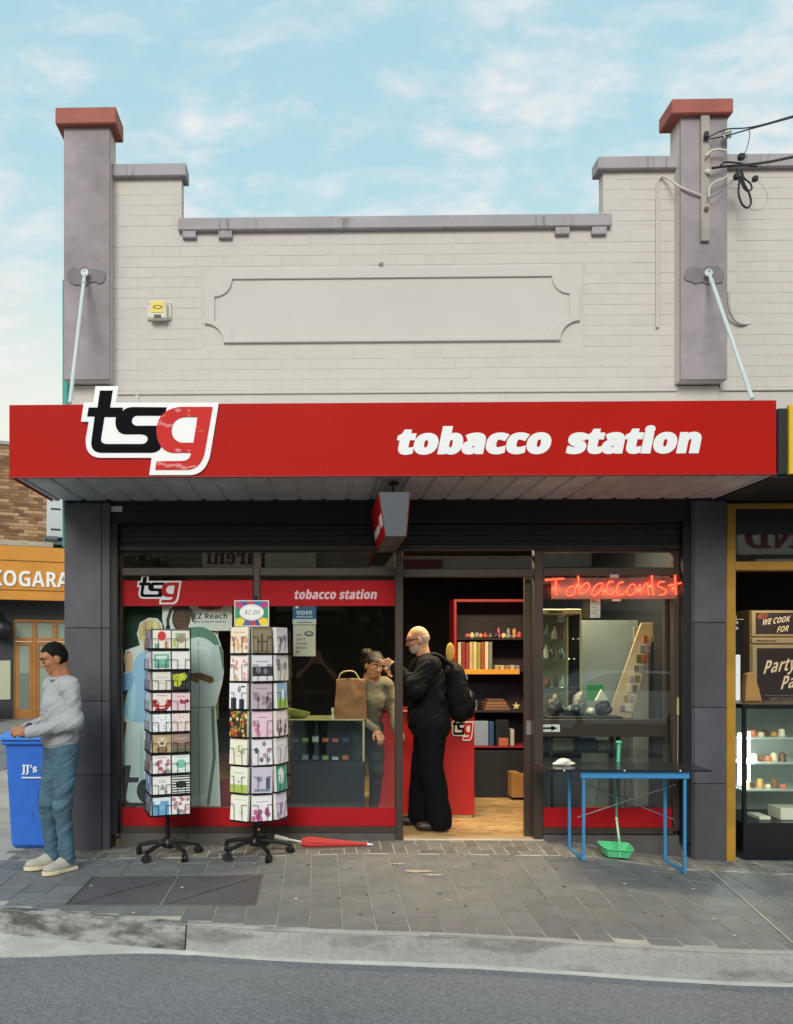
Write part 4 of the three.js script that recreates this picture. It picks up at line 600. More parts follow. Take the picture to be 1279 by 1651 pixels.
// ================= left: cafe across the side street =================
{
  const kz = -14, base = [-9.6, -0.19, kz], turn = 0.42;    // right end nearer
  const K = thing('corner_cafe', 'brown brick corner cafe with orange sign fascia and timber doors', 'building', base, turn);
  // local axes: x along the front, y up from the road, z out of the front. Work out local x from photograph columns on the turned plane
  const c = Math.cos(turn), s = Math.sin(turn);
  const loc = (px, py, off = 0) => { const a = (px - CX) / FOC, b = -(py - CY) / FOC, sy = Math.sin(YAW), cy = Math.cos(YAW), d = [-sy + a * cy, b, -cy - a * sy], nx = s, nz = c, e = [EYE[0] - base[0], EYE[1] - base[1], EYE[2] - base[2]], t = (off - (e[0] * nx + e[2] * nz)) / (d[0] * nx + d[2] * nz), w = [e[0] + d[0] * t, e[1] + d[1] * t, e[2] + d[2] * t]; return [w[0] * c - w[2] * s, w[1]]; };
  const mortar = M('pale brown mortar', 0xa08a72, 0.9), [lx] = loc(-40, 900), [rx] = loc(140, 900), rxB = loc(77, 800)[0], top = loc(5, 717)[1];
  const wall = part('brick_wall', bx(lx - 3, rxB, 3.301, top, -0.3, -0.01, 0.002), mortar, K);
  const cols = [0x8f6a4a, 0xa17a56, 0xb48e68, 0x7c5a40, 0xc3a077, 0x96704e].map((q, i) => M('tan brick ' + i, q, 0.85, { map: strong })), bg = cbox(0.235, 0.076, 0.02, 0.004), r = rng(3); let n = 0;
  const yb = loc(40, 880)[1] - 0.1;
  for (let j = 0; yb + (j + 0.5) * 0.088 < top - 0.03; j++) for (let x = rxB - 0.125 - ((j & 1) ? 0.12 : 0); x > lx - 0.1; x -= 0.245) { if (n >= 300) break; const m = inst(n ? 'brick_' + String(n).padStart(3, '0') : 'brick', bg, cols[Math.floor(r() * 6)], wall, [x, yb + (j + 0.5) * 0.088, -0.006], null, [1, 1, 1]); n++; }
  part('parapet_cap', bx(lx - 3, rxB + 0.03, top, top + 0.1, -0.35, 0.04, 0.01), mat.coping, K);
  const orange = M('orange painted fascia', 0xd08d33, 0.55, { map: mild }), f0 = loc(100, 969, 0.75)[1], f1 = loc(100, 884, 0.75)[1], xr = loc(150, 900, 0.75)[0];
  const fas = part('sign_fascia', bx(lx - 2, xr, f0, f1, 0.70, 0.75, 0.01), orange, K);
  for (const py of [905, 952]) part('fascia_bead', bx(lx - 2, xr, loc(60, py, 0.76)[1] - 0.012, loc(60, py, 0.76)[1] + 0.012, 0.75, 0.765, 0.004), M('dark bead', 0x8a5a20, 0.6), fas);
  part('gutter', bx(lx - 2, loc(86, 884, 0.7)[0], f1 + 0.002, f1 + 0.14, 0.60, 0.73, 0.02), M('cream gutter', 0xb5ae98, 0.6, { map: strong }), K);
  part('awning_roof', bx(lx - 2, xr, f1 - 0.06, f1 - 0.01, 0, 0.70, 0.005), mat.darkSteel, K);
  const t0 = loc(-22, 950, 0.76), t1 = loc(108, 922, 0.76); part('sign_letters', lettering('KOGARA', loc(-14, 940, 0.76)[0], loc(112, 940, 0.76)[0], loc(50, 946, 0.76)[1], loc(50, 921, 0.76)[1], 0.752, 0.03, { fat: 0 }), mat.white, fas);
  // charcoal ground floor, timber doors
  const dx0 = loc(22, 1050)[0], dx1 = loc(122, 1050)[0], dTop = loc(60, 998)[1], char = M('charcoal render', 0x3c3c40, 0.8, { map: mild });
  part('front_wall', [bx(lx - 3, dx0, 0.0, 3.3, -0.3, -0.012, 0.003), bx(dx0, dx1, dTop, 3.3, -0.3, -0.012, 0.003), bx(dx1, dx1 + 3, 0, 3.3, -0.3, -0.012, 0.003)], char, K);
  const tim = M('honey timber joinery', 0xb4793a, 0.5, { map: strong }), dg = M('cafe glass', 0x8f9a8a, 0.1, { metalness: 0 });
  const doors = part('timber_doors', [bx(dx0, dx1, dTop - 0.09, dTop, -0.15, -0.05, 0.008)], tim, K);
  const yTr = loc(60, 1031)[1]; part('transom_rail', bx(dx0, dx1, yTr - 0.05, yTr + 0.04, -0.14, -0.04, 0.006), tim, doors);
  const nD = 3, wD = (dx1 - dx0) / nD; for (let i = 0; i <= nD; i++) part('post', bx(dx0 + i * wD - 0.05, dx0 + i * wD + 0.05, 0.02, dTop - 0.09, -0.14, -0.045, 0.006), tim, doors);
  for (let i = 0; i < nD; i++) { const a = dx0 + i * wD + 0.05, b = a + wD - 0.1; part('door_leaf', [bx(a, a + 0.08, 0.04, yTr - 0.06, -0.12, -0.07, 0.004), bx(b - 0.08, b, 0.04, yTr - 0.06, -0.12, -0.07, 0.004), bx(a + 0.08, b - 0.08, 0.04, 0.3, -0.12, -0.07, 0.004), bx(a + 0.08, b - 0.08, yTr - 0.16, yTr - 0.06, -0.12, -0.07, 0.004)], tim, doors); part('door_pane', bx(a + 0.08, b - 0.08, 0.3, yTr - 0.16, -0.10, -0.095, 0.001), dg, doors); part('transom_pane', bx(a, b, yTr + 0.04, dTop - 0.09, -0.10, -0.095, 0.001), dg, doors); }
  const yN = loc(35, 1085)[1]; part('notice', bx(dx0 + 0.16, dx0 + 0.5, yN - 1.1, yN, -0.093, -0.088, 0.001), print('notice print', canvasTex(128, 384, (g, w, h) => { g.fillStyle = '#6f786c'; g.fillRect(0, 0, w, h); g.fillStyle = '#e9e8e2'; g.fillRect(6, 4, 116, 20); g.fillRect(6, 30, 116, 16); for (let i = 0; i < 14; i++) for (let k = 0; k < 3; k++) g.fillRect(8 + k * 40, 62 + i * 22, 26 + (i * 7 + k * 5) % 9, 11); }), 0.6), doors);
  part('menu_board', bx(loc(-20, 1100)[0], loc(17, 1100)[0], loc(5, 1128)[1], loc(5, 1065)[1], -0.011, 0.02, 0.004), M('pale menu board', 0xb9bba0, 0.6, { map: mild }), K);
  part('lamp_bracket', [new THREE.SphereGeometry(0.28, 16, 12).translate(loc(3, 1015)[0], loc(3, 1015)[1], 0.2), rod([loc(3, 1015)[0], loc(3, 990)[1], -0.01], [loc(3, 1015)[0], loc(3, 1000)[1], 0.2], 0.03)], mat.blackPlastic, K);
  // side unit with white box and camera at the right end of the brick
  const wb = M('white sheet box', 0xc3c9cc, 0.5, { map: mild }), bx0 = loc(76, 830, 0.1)[0], bx1 = loc(98, 830, 0.1)[0];
  const box = part('service_box', bx(bx0, bx1 + 0.4, loc(85, 866, 0.1)[1], loc(85, 800, 0.1)[1], -0.2, 0.1, 0.02), wb, K); for (const py of [820, 853]) part('box_slot', bx(bx0 + 0.1, bx1, loc(85, py + 2, 0.1)[1], loc(85, py - 1, 0.1)[1], 0.1, 0.108, 0.002), mat.darkSteel, box);
  part('camera_bracket', [bx(loc(71, 875, 0.2)[0], loc(98, 875, 0.2)[0] + 0.3, loc(85, 879, 0.2)[1], loc(85, 873, 0.2)[1], -0.1, 0.3, 0.01), rod([...loc(72, 868, 0.25), 0.25], [...loc(92, 870, 0.25), 0.25], 0.07, 0.09, 14)], M('dark grey metal', 0x55585c, 0.5), K);
  part('side_wing', bx(rxB + 0.002, rxB + 6, 2.9, top - 0.4, -2, -0.9, 0.01), char, K);
  // clipped shrub beside the cafe door
  const hd = thing('hedge', 'dark clipped shrub beside the cafe menu board', 'shrub', [base[0] + (loc(2, 1150)[0]) * c, -0.19, base[2] - loc(2, 1150)[0] * s + 0.9]);
  const lg = new THREE.PlaneGeometry(0.09, 0.05), geos = [], rr = rng(44), q = new THREE.Quaternion(); for (let i = 0; i < 900; i++) { const t = rr() * 6.283, h = rr(), rad = 0.34 * Math.sqrt(rr()) * (1 - 0.3 * h); const g = lg.clone(); q.setFromEuler(new THREE.Euler(rr() * 6, rr() * 6, rr() * 6)); g.applyQuaternion(q); g.translate(Math.cos(t) * rad, 0.15 + h * 0.62, Math.sin(t) * rad); geos.push(g); }
  hd.local = true; part('foliage', geos, M('dark leaves', 0x1e3320, 0.7), hd); part('stem', rod([0, 0, 0], [0, 0.5, 0], 0.03), M('bark', 0x4a3b2c, 0.9), hd);
  // far footpath by the cafe
  const fp = new THREE.BoxGeometry(26, 0.14, 3); fp.rotateY(turn); const pv = struct('footpath', uvBox(fp), M('grey footpath concrete', 0x8c8a85, 0.9, { map: strong })); pv.position.set(base[0] + 1.5 * s, -0.19, base[2] + 1.5 * c);
}

// ================= across the main street, seen only as reflections in the glass =================
{
  const zo = 17, ob = thing('opposite_shop', 'row shop across the street with white signboard above its awning', 'building', [-2, -0.2, zo]);
  const wm = M('dull cream render', 0x9a9384, 0.85, { map: strong }), dk = M('dark shopfront', 0x2a2b2d, 0.6), gl = M('dark window glass', 0x20262a, 0.1);
  part('wall', bx(-7.5, 12.05, -0.3, 5.6, zo, zo + 5, 0.01), wm, ob);
  part('shopfront', bx(-7.3, 12.0, -0.1, 2.5, zo - 0.05, zo - 0.002, 0.01), dk, ob);
  for (let i = 0; i < 6; i++) part('shop_window', bx(-6.9 + i * 3.3, -4.2 + i * 3.3, 0.5, 2.3, zo - 0.08, zo - 0.052, 0.01), gl, ob);
  part('awning', bx(-7.5, 12.05, 2.75, 3.15, zo - 2.6, zo - 0.01, 0.02), M('grey awning', 0x6e6f70, 0.7), ob);
  // signs face the street (towards -z) and so read the right way round from the shop
  const sign = (t, x0, x1, y0, y1, col, z, serif) => { const b = part('signboard', bx(x0, x1, y0, y1, z, z + 0.08, 0.01), M('signboard', col[0], 0.6), ob); const g = lettering(t, 0, 1, 0, 1, 0, 1, { fat: 0.01, f: serif ? fontSerif : font }); const w = x1 - x0, h = y1 - y0; g.scale(w * 0.86, h * 0.62, 0.02); g.rotateY(Math.PI); g.translate(x1 - w * 0.07, y0 + h * 0.2, z - 0.002); part('sign_letters', g, M('sign letters', col[1], 0.6), b); };
  sign('areni', -3.45, -1.7, 4.1, 4.85, [0xe9e6dc, 0x5a3030], zo - 0.3, true); part('signboard', bx(-1.6, -0.1, 4.1, 4.9, zo - 0.3, zo - 0.2, 0.01), M('cream board', 0xe2d8b8, 0.6), ob);
  part('round_sign', rod([3.0, 4.4, zo - 0.25], [3.0, 4.4, zo - 0.15], 0.62, 0.62, 32), M('maroon disc', 0x7a2a35, 0.6), ob); part('round_sign', rod([8.6, 4.35, zo - 0.25], [8.6, 4.35, zo - 0.15], 0.62, 0.62, 32), M('dark disc', 0x23262b, 0.6), ob);
  part('sign_strip', bx(1.5, 11.9, 3.9, 4.7, zo - 0.12, zo - 0.005, 0.01), M('pale strip', 0xd0cab4, 0.7), ob);
  const o2 = thing('opposite_shop', 'neighbouring shop across the street with red lettered pale sign', 'building', [18, -0.2, zo]);
  part('wall', bx(12.1, 26, -0.3, 6.4, zo + 0.2, zo + 5, 0.01), M('grey render', 0x84827d, 0.85, { map: strong }), o2); part('awning', bx(12.1, 26, 2.8, 3.2, zo - 2.4, zo + 0.19, 0.02), M('brown awning', 0x5a4d43, 0.7), o2);
  { const x0 = 12.15, x1 = 15.6, b = part('signboard', bx(x0, x1, 4.5, 5.45, zo - 0.2, zo - 0.1, 0.01), M('pale sign', 0xecece2, 0.6), o2), g = lettering('IND', 0, 1, 0, 1, 0, 1, { fat: 0.02, f: fontSerif }); g.scale(2.0, 0.66, 0.02); g.rotateY(Math.PI); g.translate(14.35, 4.68, zo - 0.202); part('sign_letters', g, M('maroon letters', 0x8c2634, 0.6), b); }
  const pv = struct('footpath', bx(-30, 40, -0.5, -0.06, zo - 3.4, zo - 0.1, 0.02), M('far footpath concrete', 0x85837e, 0.9));
  // street trees across the road
  const tree = (x, z, h, R, seed, label) => {
    const t = thing('street_tree', label, 'tree', [x, -0.2, z]), r = rng(seed), bark = M('bark', 0x4b3f34, 0.9), br = [rod([x, -0.2, z], [x + 0.1, h * 0.45, z], 0.16, 0.1)];
    for (let i = 0; i < 7; i++) { const a = r() * 6.28, e = h * (0.6 + 0.3 * r()); br.push(rod([x + 0.1, h * (0.3 + 0.15 * r()), z], [x + Math.cos(a) * R * 0.7, e, z + Math.sin(a) * R * 0.7], 0.06, 0.02, 6)); } part('trunk', br, bark, t);
    const lg = new THREE.PlaneGeometry(0.22, 0.13), gs = [], q = new THREE.Quaternion(); for (let i = 0; i < 2200; i++) { const a = r() * 6.28, u = r() * 2 - 1, cl = Math.floor(r() * 9), ca = cl * 2.4, cr = 0.55 * R * Math.sqrt((cl + 0.5) / 9), k = 0.5 * R * Math.cbrt(r()), sq = Math.sqrt(1 - u * u); const g = lg.clone(); q.setFromEuler(new THREE.Euler(r() * 6, r() * 6, r() * 6)); g.applyQuaternion(q); g.translate(x + Math.cos(ca) * cr + Math.cos(a) * sq * k, h * 0.72 + (cl % 3 - 1) * 0.28 * R + u * k * 0.8, z + Math.sin(ca) * cr + Math.sin(a) * sq * k); gs.push(g); }
    part('crown', gs, M('tree leaves', 0x3d5a2c, 0.7), t);
  };
  tree(-10.5, 15.2, 5.6, 2.3, 301, 'leafy street tree across the road near the corner'); tree(-5.2, 14.4, 4.3, 1.6, 302, 'smaller street tree across the road in front of the signboard'); tree(1.6, 14.6, 3.6, 1.3, 303, 'low street tree across the road opposite the shop door');
  // white hatchback parked across the road
  const cx = 6.9, cz = 12.2, car = thing('parked_car', 'white hatchback parked across the street, mirrored in the glass', 'car', [cx, -0.2, cz]);
  const body = pathShape(parse('M-2,0.35 L-2.02,0.75 Q-1.98,0.98 -1.75,1.02 L-1.2,1.08 Q-0.75,1.5 -0.3,1.54 L0.9,1.52 Q1.5,1.45 1.85,1.05 L2.02,0.9 L2.05,0.4 L1.7,0.33 Q1.62,0.68 1.3,0.68 Q0.98,0.68 0.92,0.3 L-0.92,0.3 Q-0.98,0.68 -1.3,0.68 Q-1.62,0.68 -1.7,0.33 L-2,0.35'), (x, y) => [x + cx, y - 0.3]);
  part('body', extrude(body, cz - 0.85, 1.7, 0.05), M('white car paint', 0xd8dadb, 0.25, { clearcoat: 0.6 }), car);
  const win = pathShape(parse('M-1.1,1.08 Q-0.7,1.45 -0.3,1.48 L0.25,1.48 L0.25,1.08 L-1.1,1.08'), (x, y) => [x + cx, y - 0.3]), win2 = pathShape(parse('M0.33,1.08 L0.33,1.48 L0.9,1.46 Q1.3,1.4 1.5,1.08 L0.33,1.08'), (x, y) => [x + cx, y - 0.3]);
  for (const w of [win, win2]) for (const z of [cz - 0.858, cz + 0.846]) part('side_window', extrude(w, z, 0.012), gl, car);
  for (const x of [-1.3, 1.3]) for (const z of [cz - 0.74, cz + 0.74]) { const w = part('wheel', rod([cx + x, 0.12, z - 0.1], [cx + x, 0.12, z + 0.1], 0.31, 0.31, 24), mat.blackPlastic, car); part('rim', rod([cx + x, 0.12, z - 0.108], [cx + x, 0.12, z + 0.108], 0.19, 0.19, 20), mat.steel, w); }
}
// ================= card racks =================
const ORD = ['top', 'second', 'third', 'fourth', 'fifth', 'sixth', 'seventh', 'eighth', 'bottom'];
const cardPrint = (() => {
  const C = 192, tex = canvasTex(C * 8, C * 8, (g) => {
    const r = rng(9), cell = (i, f) => { g.save(); g.beginPath(); g.rect((i % 8) * C, Math.floor(i / 8) * C, C, C); g.clip(); g.translate((i % 8) * C, Math.floor(i / 8) * C); f(); g.restore(); };
    const bg = (c) => { g.fillStyle = c; g.fillRect(0, 0, C, C); }, disc = (x, y, a, b, c) => { g.fillStyle = c; g.beginPath(); g.ellipse(x, y, a, b, 0, 0, 7); g.fill(); };
    const scrawl = (y, c, w = 120, x = 96) => { g.strokeStyle = c; g.lineWidth = 4; g.beginPath(); for (let k = 0; k <= 24; k++) g.lineTo(x - w / 2 + k * w / 24, y + Math.sin(k * 2.1) * 6 * r()); g.stroke(); };
    const blooms = (n, cs, y0 = 20, y1 = 180, s = 12) => { for (let k = 0; k < n; k++) { const x = 14 + r() * 164, y = y0 + r() * (y1 - y0), c = cs[k % cs.length]; for (let p = 0; p < 5; p++) disc(x + Math.cos(p * 1.257) * s * 0.7, y + Math.sin(p * 1.257) * s * 0.7, s * 0.55, s * 0.55, c); } };
    const L = [
      () => { bg('#ece7d9'); disc(96, 62, 44, 50, '#cf3a35'); g.fillStyle = '#7fae9b'; g.fillRect(20, 140, 50, 52); g.fillStyle = '#e0b18a'; g.fillRect(120, 120, 50, 72); },
      () => { bg('#e4e3cf'); g.fillStyle = '#9fae8c'; g.fillRect(40, 26, 110, 90); disc(100, 90, 36, 46, '#a28b80'); g.fillStyle = '#b7c964'; g.fillRect(10, 100, 40, 80); },
      () => { bg('#e8e8e2'); g.fillStyle = '#79b8a4'; g.fillRect(14, 30, 164, 150); g.fillStyle = '#cfe3d4'; g.fillRect(40, 50, 110, 34); g.fillStyle = '#5fa08c'; g.fillRect(14, 140, 164, 40); },
      () => { bg('#ebe8e2'); scrawl(150, '#cfc9bf'); }, () => { bg('#e3ddd2'); scrawl(60, '#a79f96'); scrawl(90, '#b9b0a6', 90); scrawl(120, '#b9b0a6', 70); },
      () => { bg('#23282a'); blooms(4, ['#c9cf3a', '#aeb92c'], 50, 130, 34); disc(150, 140, 30, 24, '#3a3d30'); }, () => { bg('#eae3dd'); g.fillStyle = '#b3222a'; g.fillRect(0, 70, C, 80); disc(96, 96, 56, 40, '#efd9cf'); blooms(8, ['#b3222a', '#7c1620'], 130, 186, 16); scrawl(30, '#b3222a'); },
      () => { bg('#e9c9cf'); blooms(4, ['#a83a52'], 88, 116, 18); scrawl(40, '#b96a80', 90); }, () => { bg('#eeeeee'); for (let k = 0; k < 46; k++) disc(r() * C, r() * C, 6, 5, ['#35425f', '#8796ac', '#c9a9ae'][k % 3]); },
      () => { bg('#ecdcd6'); for (let k = 0; k < 26; k++) disc(r() * C, r() * C, 7, 7, ['#cf8f93', '#d9b6a4'][k % 2]); scrawl(96, '#a57680', 80); }, () => { bg('#b9a27c'); disc(96, 80, 50, 52, '#ded0ae'); disc(96, 92, 22, 18, '#6a5338'); disc(72, 60, 8, 8, '#33271c'); disc(120, 60, 8, 8, '#33271c'); disc(96, 160, 60, 36, '#8a744f'); },
      () => { bg('#a08478'); g.fillStyle = '#7d6158'; g.fillRect(0, 96, C, 50); g.fillStyle = '#5e6a4c'; g.fillRect(0, 150, C, 42); scrawl(50, '#d9c9bd'); }, () => { bg('#ede9e6'); blooms(16, ['#c98494', '#8fa18c', '#dcb6bb', '#a45468'], 40, 180, 18); scrawl(24, '#8a8288'); },
      () => { bg('#e6ede7'); disc(96, 96, 54, 46, '#7cc4ae'); scrawl(24, '#9dbbae'); for (let k = 0; k < 6; k++) disc(20 + k * 30, 170, 6, 10, '#a9cdbf'); }, () => { bg('#e9e7e3'); g.fillStyle = '#77757a'; g.font = 'italic 48px serif'; g.fillText('Get', 60, 70); blooms(5, ['#9a969b'], 90, 180, 16); },
      () => { bg('#e8e8e4'); g.fillStyle = '#222326'; for (let k = 0; k < 7; k++) g.fillRect(0, 8 + k * 27, C, 13); disc(96, 96, 58, 40, '#26282a'); }, () => { bg('#d8e4ec'); g.fillStyle = '#6aa2c9'; g.fillRect(0, 40, 168, 152); disc(50, 56, 34, 16, '#dbe9f0'); disc(100, 110, 30, 24, '#84b4d4'); },
      () => { bg('#efe9e6'); blooms(18, ['#c7868f', '#d9b7b4', '#7c7d86', '#a4666f'], 10, 184, 16); },
      // tall cards
      () => { bg('#e9ddc2'); blooms(12, ['#cf7f6c', '#dba77f'], 70, 180, 14); scrawl(40, '#c06a58'); }, () => { bg('#75684f'); g.fillStyle = '#8a7d62'; g.fillRect(20, 20, 152, 150); g.fillStyle = '#4c422f'; g.fillRect(84, 50, 20, 130); g.fillRect(50, 100, 90, 12); },
      () => { bg('#e6e3ea'); blooms(8, ['#77738a', '#a9a4b4'], 60, 180, 15); }, () => { bg('#e9d5d2'); g.fillStyle = '#5c5a50'; g.fillRect(70, 60, 50, 60); blooms(5, ['#c98c8c'], 130, 180, 14); },
      () => { bg('#efe5de'); blooms(14, ['#d79a90', '#c9a48c'], 40, 180, 13); }, () => { bg('#d9d8da'); g.fillStyle = '#33363c'; g.fillRect(0, 86, C, 70); scrawl(50, '#6b6b70'); disc(60, 110, 20, 26, '#8b8d92'); disc(130, 120, 24, 22, '#7b7c82'); },
      () => { bg('#dcdee0'); blooms(6, ['#6d7686', '#9aa2ae'], 40, 180, 20); }, () => { bg('#dfe2d6'); blooms(6, ['#8fae9a', '#b6c3a9'], 30, 150, 16); },
      () => { bg('#e6e5e8'); g.fillStyle = '#2e2d3f'; g.fillRect(20, 110, 60, 82); g.fillRect(110, 120, 56, 72); disc(110, 50, 20, 24, '#8d8d92'); g.fillStyle = '#3b3b46'; g.fillRect(128, 24, 44, 12); }, () => { bg('#b9a9b2'); blooms(12, ['#6d5d68', '#8d7d88'], 100, 180, 15); scrawl(40, '#7d6d78'); },
      () => { bg('#8fb6da'); g.fillStyle = '#8fbb5c'; g.fillRect(0, 120, C, 72); disc(110, 90, 22, 46, '#e8eef0'); }, () => { bg('#e3d9cf'); blooms(6, ['#b9a38f'], 60, 170, 14); },
      () => { bg('#3a2d1f'); for (let k = 0; k < 44; k++) disc(r() * C, r() * C, 14, 14, ['#d9a63a', '#c7522f', '#e6d78a', '#7d8a3a', '#b9642f'][k % 5]); }, () => { bg('#e3c3d0'); blooms(7, ['#c07a94', '#d9a0b4'], 90, 170, 16); scrawl(50, '#a8688a', 90); },
      () => { bg('#ddd2dc'); blooms(9, ['#6f5a72', '#8d7890'], 80, 180, 18); }, () => { bg('#ead9bd'); blooms(3, ['#9a4a38'], 100, 140, 26); },
      () => { bg('#eae6cf'); g.strokeStyle = '#8b8f66'; g.lineWidth = 4; g.beginPath(); g.arc(110, 90, 40, 0, 6.2); g.stroke(); blooms(4, ['#a9ad7d'], 60, 110, 11); }, () => { bg('#e4dfe2'); blooms(7, ['#77828c', '#b08f9c', '#596066'], 30, 180, 16); },
      () => { bg('#dedcec'); scrawl(60, '#9a96b4', 90); }, () => { bg('#ecd8d2'); blooms(5, ['#c99b90'], 40, 170, 14); },
      () => { bg('#e9ead9'); g.fillStyle = '#a9bd5a'; g.fillRect(0, 130, C, 62); disc(96, 106, 30, 28, '#e4e2da'); disc(96, 110, 8, 7, '#55504a'); scrawl(46, '#9aa07d'); }, () => { bg('#c9bfd0'); g.fillStyle = '#5c6474'; g.fillRect(130, 80, 40, 100); disc(70, 90, 26, 22, '#8d88a0'); g.fillStyle = '#7f8a9c'; g.fillRect(20, 160, 150, 20); },
      () => { bg('#4fa493'); disc(90, 80, 50, 60, '#dfe8ec'); }, () => { bg('#ecdfd3'); scrawl(60, '#b9a08c'); },
      () => { bg('#eaeadb'); scrawl(40, '#b5b79c'); disc(120, 130, 26, 16, '#d4d6bc'); }, () => { bg('#ebe6ea'); blooms(9, ['#c0568c', '#9a4f7a'], 110, 186, 18); scrawl(50, '#8a8490'); },
      () => { bg('#d9d4ea'); blooms(4, ['#9a8fc0'], 90, 170, 18); }, () => { bg('#f0e4dc'); disc(120, 60, 10, 18, '#4c3b36'); },
    ]; L.forEach((f, i) => cell(i, f));
    // plain edges for the side column
    ['#8d8799', '#d9d7e2', '#a39aac', '#cfd3dd', '#b9c6d8', '#5b6474', '#8f7f86', '#7fa3d0', '#6c7480'].forEach((c, k) => cell(48 + k, () => { bg(c); scrawl(70, '#6b6676', 70); scrawl(110, '#c9c6d0', 90); }));
  });
  const m = print('card print', tex, 0.5);
  return (i, w, h, t) => { const g = new THREE.BoxGeometry(w, h, t), uv = g.attributes.uv, cx = i % 8, cy = Math.floor(i / 8), e = 0.012; for (let k = 16; k < 20; k++) uv.setXY(k, (cx + e + uv.getX(k) * (1 - 2 * e)) / 8, 1 - (cy + 1 - e - uv.getY(k) * (1 - 2 * e)) / 8); return [g, [mat.paper, mat.paper, mat.paper, mat.paper, m, mat.paper]]; };
})();
function placeCard(rack, local, ang, tilt, spin, idx, w, h, t, label, group) {
  const [g, ms] = cardPrint(idx, w, h, t); g.translate(0, h / 2, 0);
  const m = setMesh(new THREE.Mesh(g, ms)); m.name = numbered('greeting_card'); const v = new THREE.Vector3(...local).applyAxisAngle(new THREE.Vector3(0, 1, 0), rack.rotation.y).add(rack.position); m.position.copy(v); m.rotation.set(tilt, rack.rotation.y + ang, spin, 'YXZ'); m.userData = { label, category: 'card', group }; scene.add(m);
}
function rackBase(rk, n, R, poleTop, a0) {
  part('pole', rod([0, 0.09, 0], [0, poleTop, 0], 0.017), mat.blackMetal, rk);
  part('hub', lathe([[0, 0.15], [0.04, 0.145], [0.05, 0.1], [0.045, 0.075], [0, 0.07]], 0, 0, 0, 18), mat.blackPlastic, rk);
  for (let i = 0; i < n; i++) { const a = a0 + i * 2 * Math.PI / n, c = Math.cos(a), s = Math.sin(a); const leg = part('leg', tube([[c * 0.03, 0.115, s * 0.03], [c * R * 0.5, 0.105, s * R * 0.5], [c * R, 0.075, s * R]], 0.017, 12, 10), mat.blackPlastic, rk); const w = part('caster', [new THREE.CylinderGeometry(0.029, 0.029, 0.014, 18).rotateZ(Math.PI / 2).rotateY(-a + 0.7).translate(c * R + 0.012, 0.029, s * R), new THREE.CylinderGeometry(0.029, 0.029, 0.014, 18).rotateZ(Math.PI / 2).rotateY(-a + 0.7).translate(c * R - 0.012, 0.029, s * R + 0.004), rod([c * R, 0.03, s * R], [c * R, 0.08, s * R], 0.012)], mat.blackPlastic, leg); }
}
{
  // slim square tower
  const z = 0.27, x = X(271, z, 1380), rk = thing('card_rack', 'slim square revolving card rack on casters beside the shop window', 'card rack', [x, gh(x, z), z], 0.36), hw = 0.152, rows = 9, pitch = 0.1625;
  const y0 = Y(1313, z + 0.14, 271) - rk.position.y;       // bottom of the lowest row
  rackBase(rk, 5, 0.25, y0 + rows * pitch + 0.02, -0.36 + Math.PI / 2);
  for (const [sx, sz] of [[-1, -1], [1, -1], [1, 1], [-1, 1]]) part('corner_wire', rod([sx * hw, y0 - 0.01, sz * hw], [sx * hw, y0 + rows * pitch, sz * hw], 0.004, 0.004, 6), mat.blackMetal, rk);
  const core = M('grey steel rack spine', 0x5a5b60, 0.55); part('core_panel', bx(-hw + 0.012, hw - 0.012, y0 - 0.01, y0 + rows * pitch - 0.01, -hw + 0.012, hw - 0.012, 0.004), core, rk);  // solid filler added inside the wire tower so its gaps read dark
  const pk = merge([-1, 1].flatMap((s) => [rod([s * 0.073, 0.075, 0.012], [s * 0.03, 0.075, 0.012], 0.0021, 0.0021, 5), rod([s * 0.03, 0.075, 0.012], [s * 0.03, 0, 0.012], 0.0021, 0.0021, 5), rod([s * 0.03, 0, 0.012], [s * 0.03, -0.004, -0.014], 0.0021, 0.0021, 5)])), bar = bx(-0.073, 0.073, -0.012, -0.004, -0.016, 0.012, 0.002);
  const names = ['red balloon', 'sage green gift print', 'teal banner', 'plain white', 'cream verse', 'black card with yellow flower', 'red rosy scene', 'pink card with dark blooms', 'navy confetti', 'pale pink dotted', 'tan animal face', 'dusty brown banded', 'pink bouquet', 'mint oval', 'white card lettered Get', 'black striped', 'sky blue', 'rose floral'];
  const r = rng(4);
  for (let f = 0; f < 4; f++) for (let i = 0; i < rows; i++) for (let c = 0; c < 2; c++) {
    const ang = f * Math.PI / 2, lx = (c ? 1 : -1) * 0.0755, ly = y0 + (rows - 1 - i) * pitch, q = new THREE.Quaternion().setFromAxisAngle(new THREE.Vector3(0, 1, 0), ang), p = new THREE.Vector3(lx, ly, hw + 0.006).applyQuaternion(q);
    if (f === 1 || f === 2) { if (f === 1 && c === 0) { /* far side carries cards too, unseen */ } continue; }
    inst('pocket_wire', pk, mat.blackMetal, rk, p.toArray(), q); inst('pocket_bar', bar, mat.blackMetal, rk, p.toArray(), q);
    const idx = f === 0 ? i * 2 + c : 48 + i, h = 0.137 + 0.004 * (r() - 0.5);
    const label = f === 0 ? `${names[idx]} greeting card, ${ORD[i]} row, ${c ? 'right' : 'left'} column of slim rack front` : `${['lavender', 'pale grey', 'mauve', 'silver', 'pale blue', 'slate', 'taupe', 'cornflower', 'steel grey'][i]} card, ${ORD[i]} row, ${c ? 'nearer' : 'farther'} column on slim rack side`;
    const lp = new THREE.Vector3(lx + (r() - 0.5) * 0.004, ly + 0.001, hw + 0.0035).applyQuaternion(q); placeCard(rk, lp.toArray(), ang, -0.045 - 0.03 * r(), (r() - 0.5) * 0.03, idx, 0.139, h, 0.009 + 0.004 * r(), label, 'cards on the slim rack');
  }
}
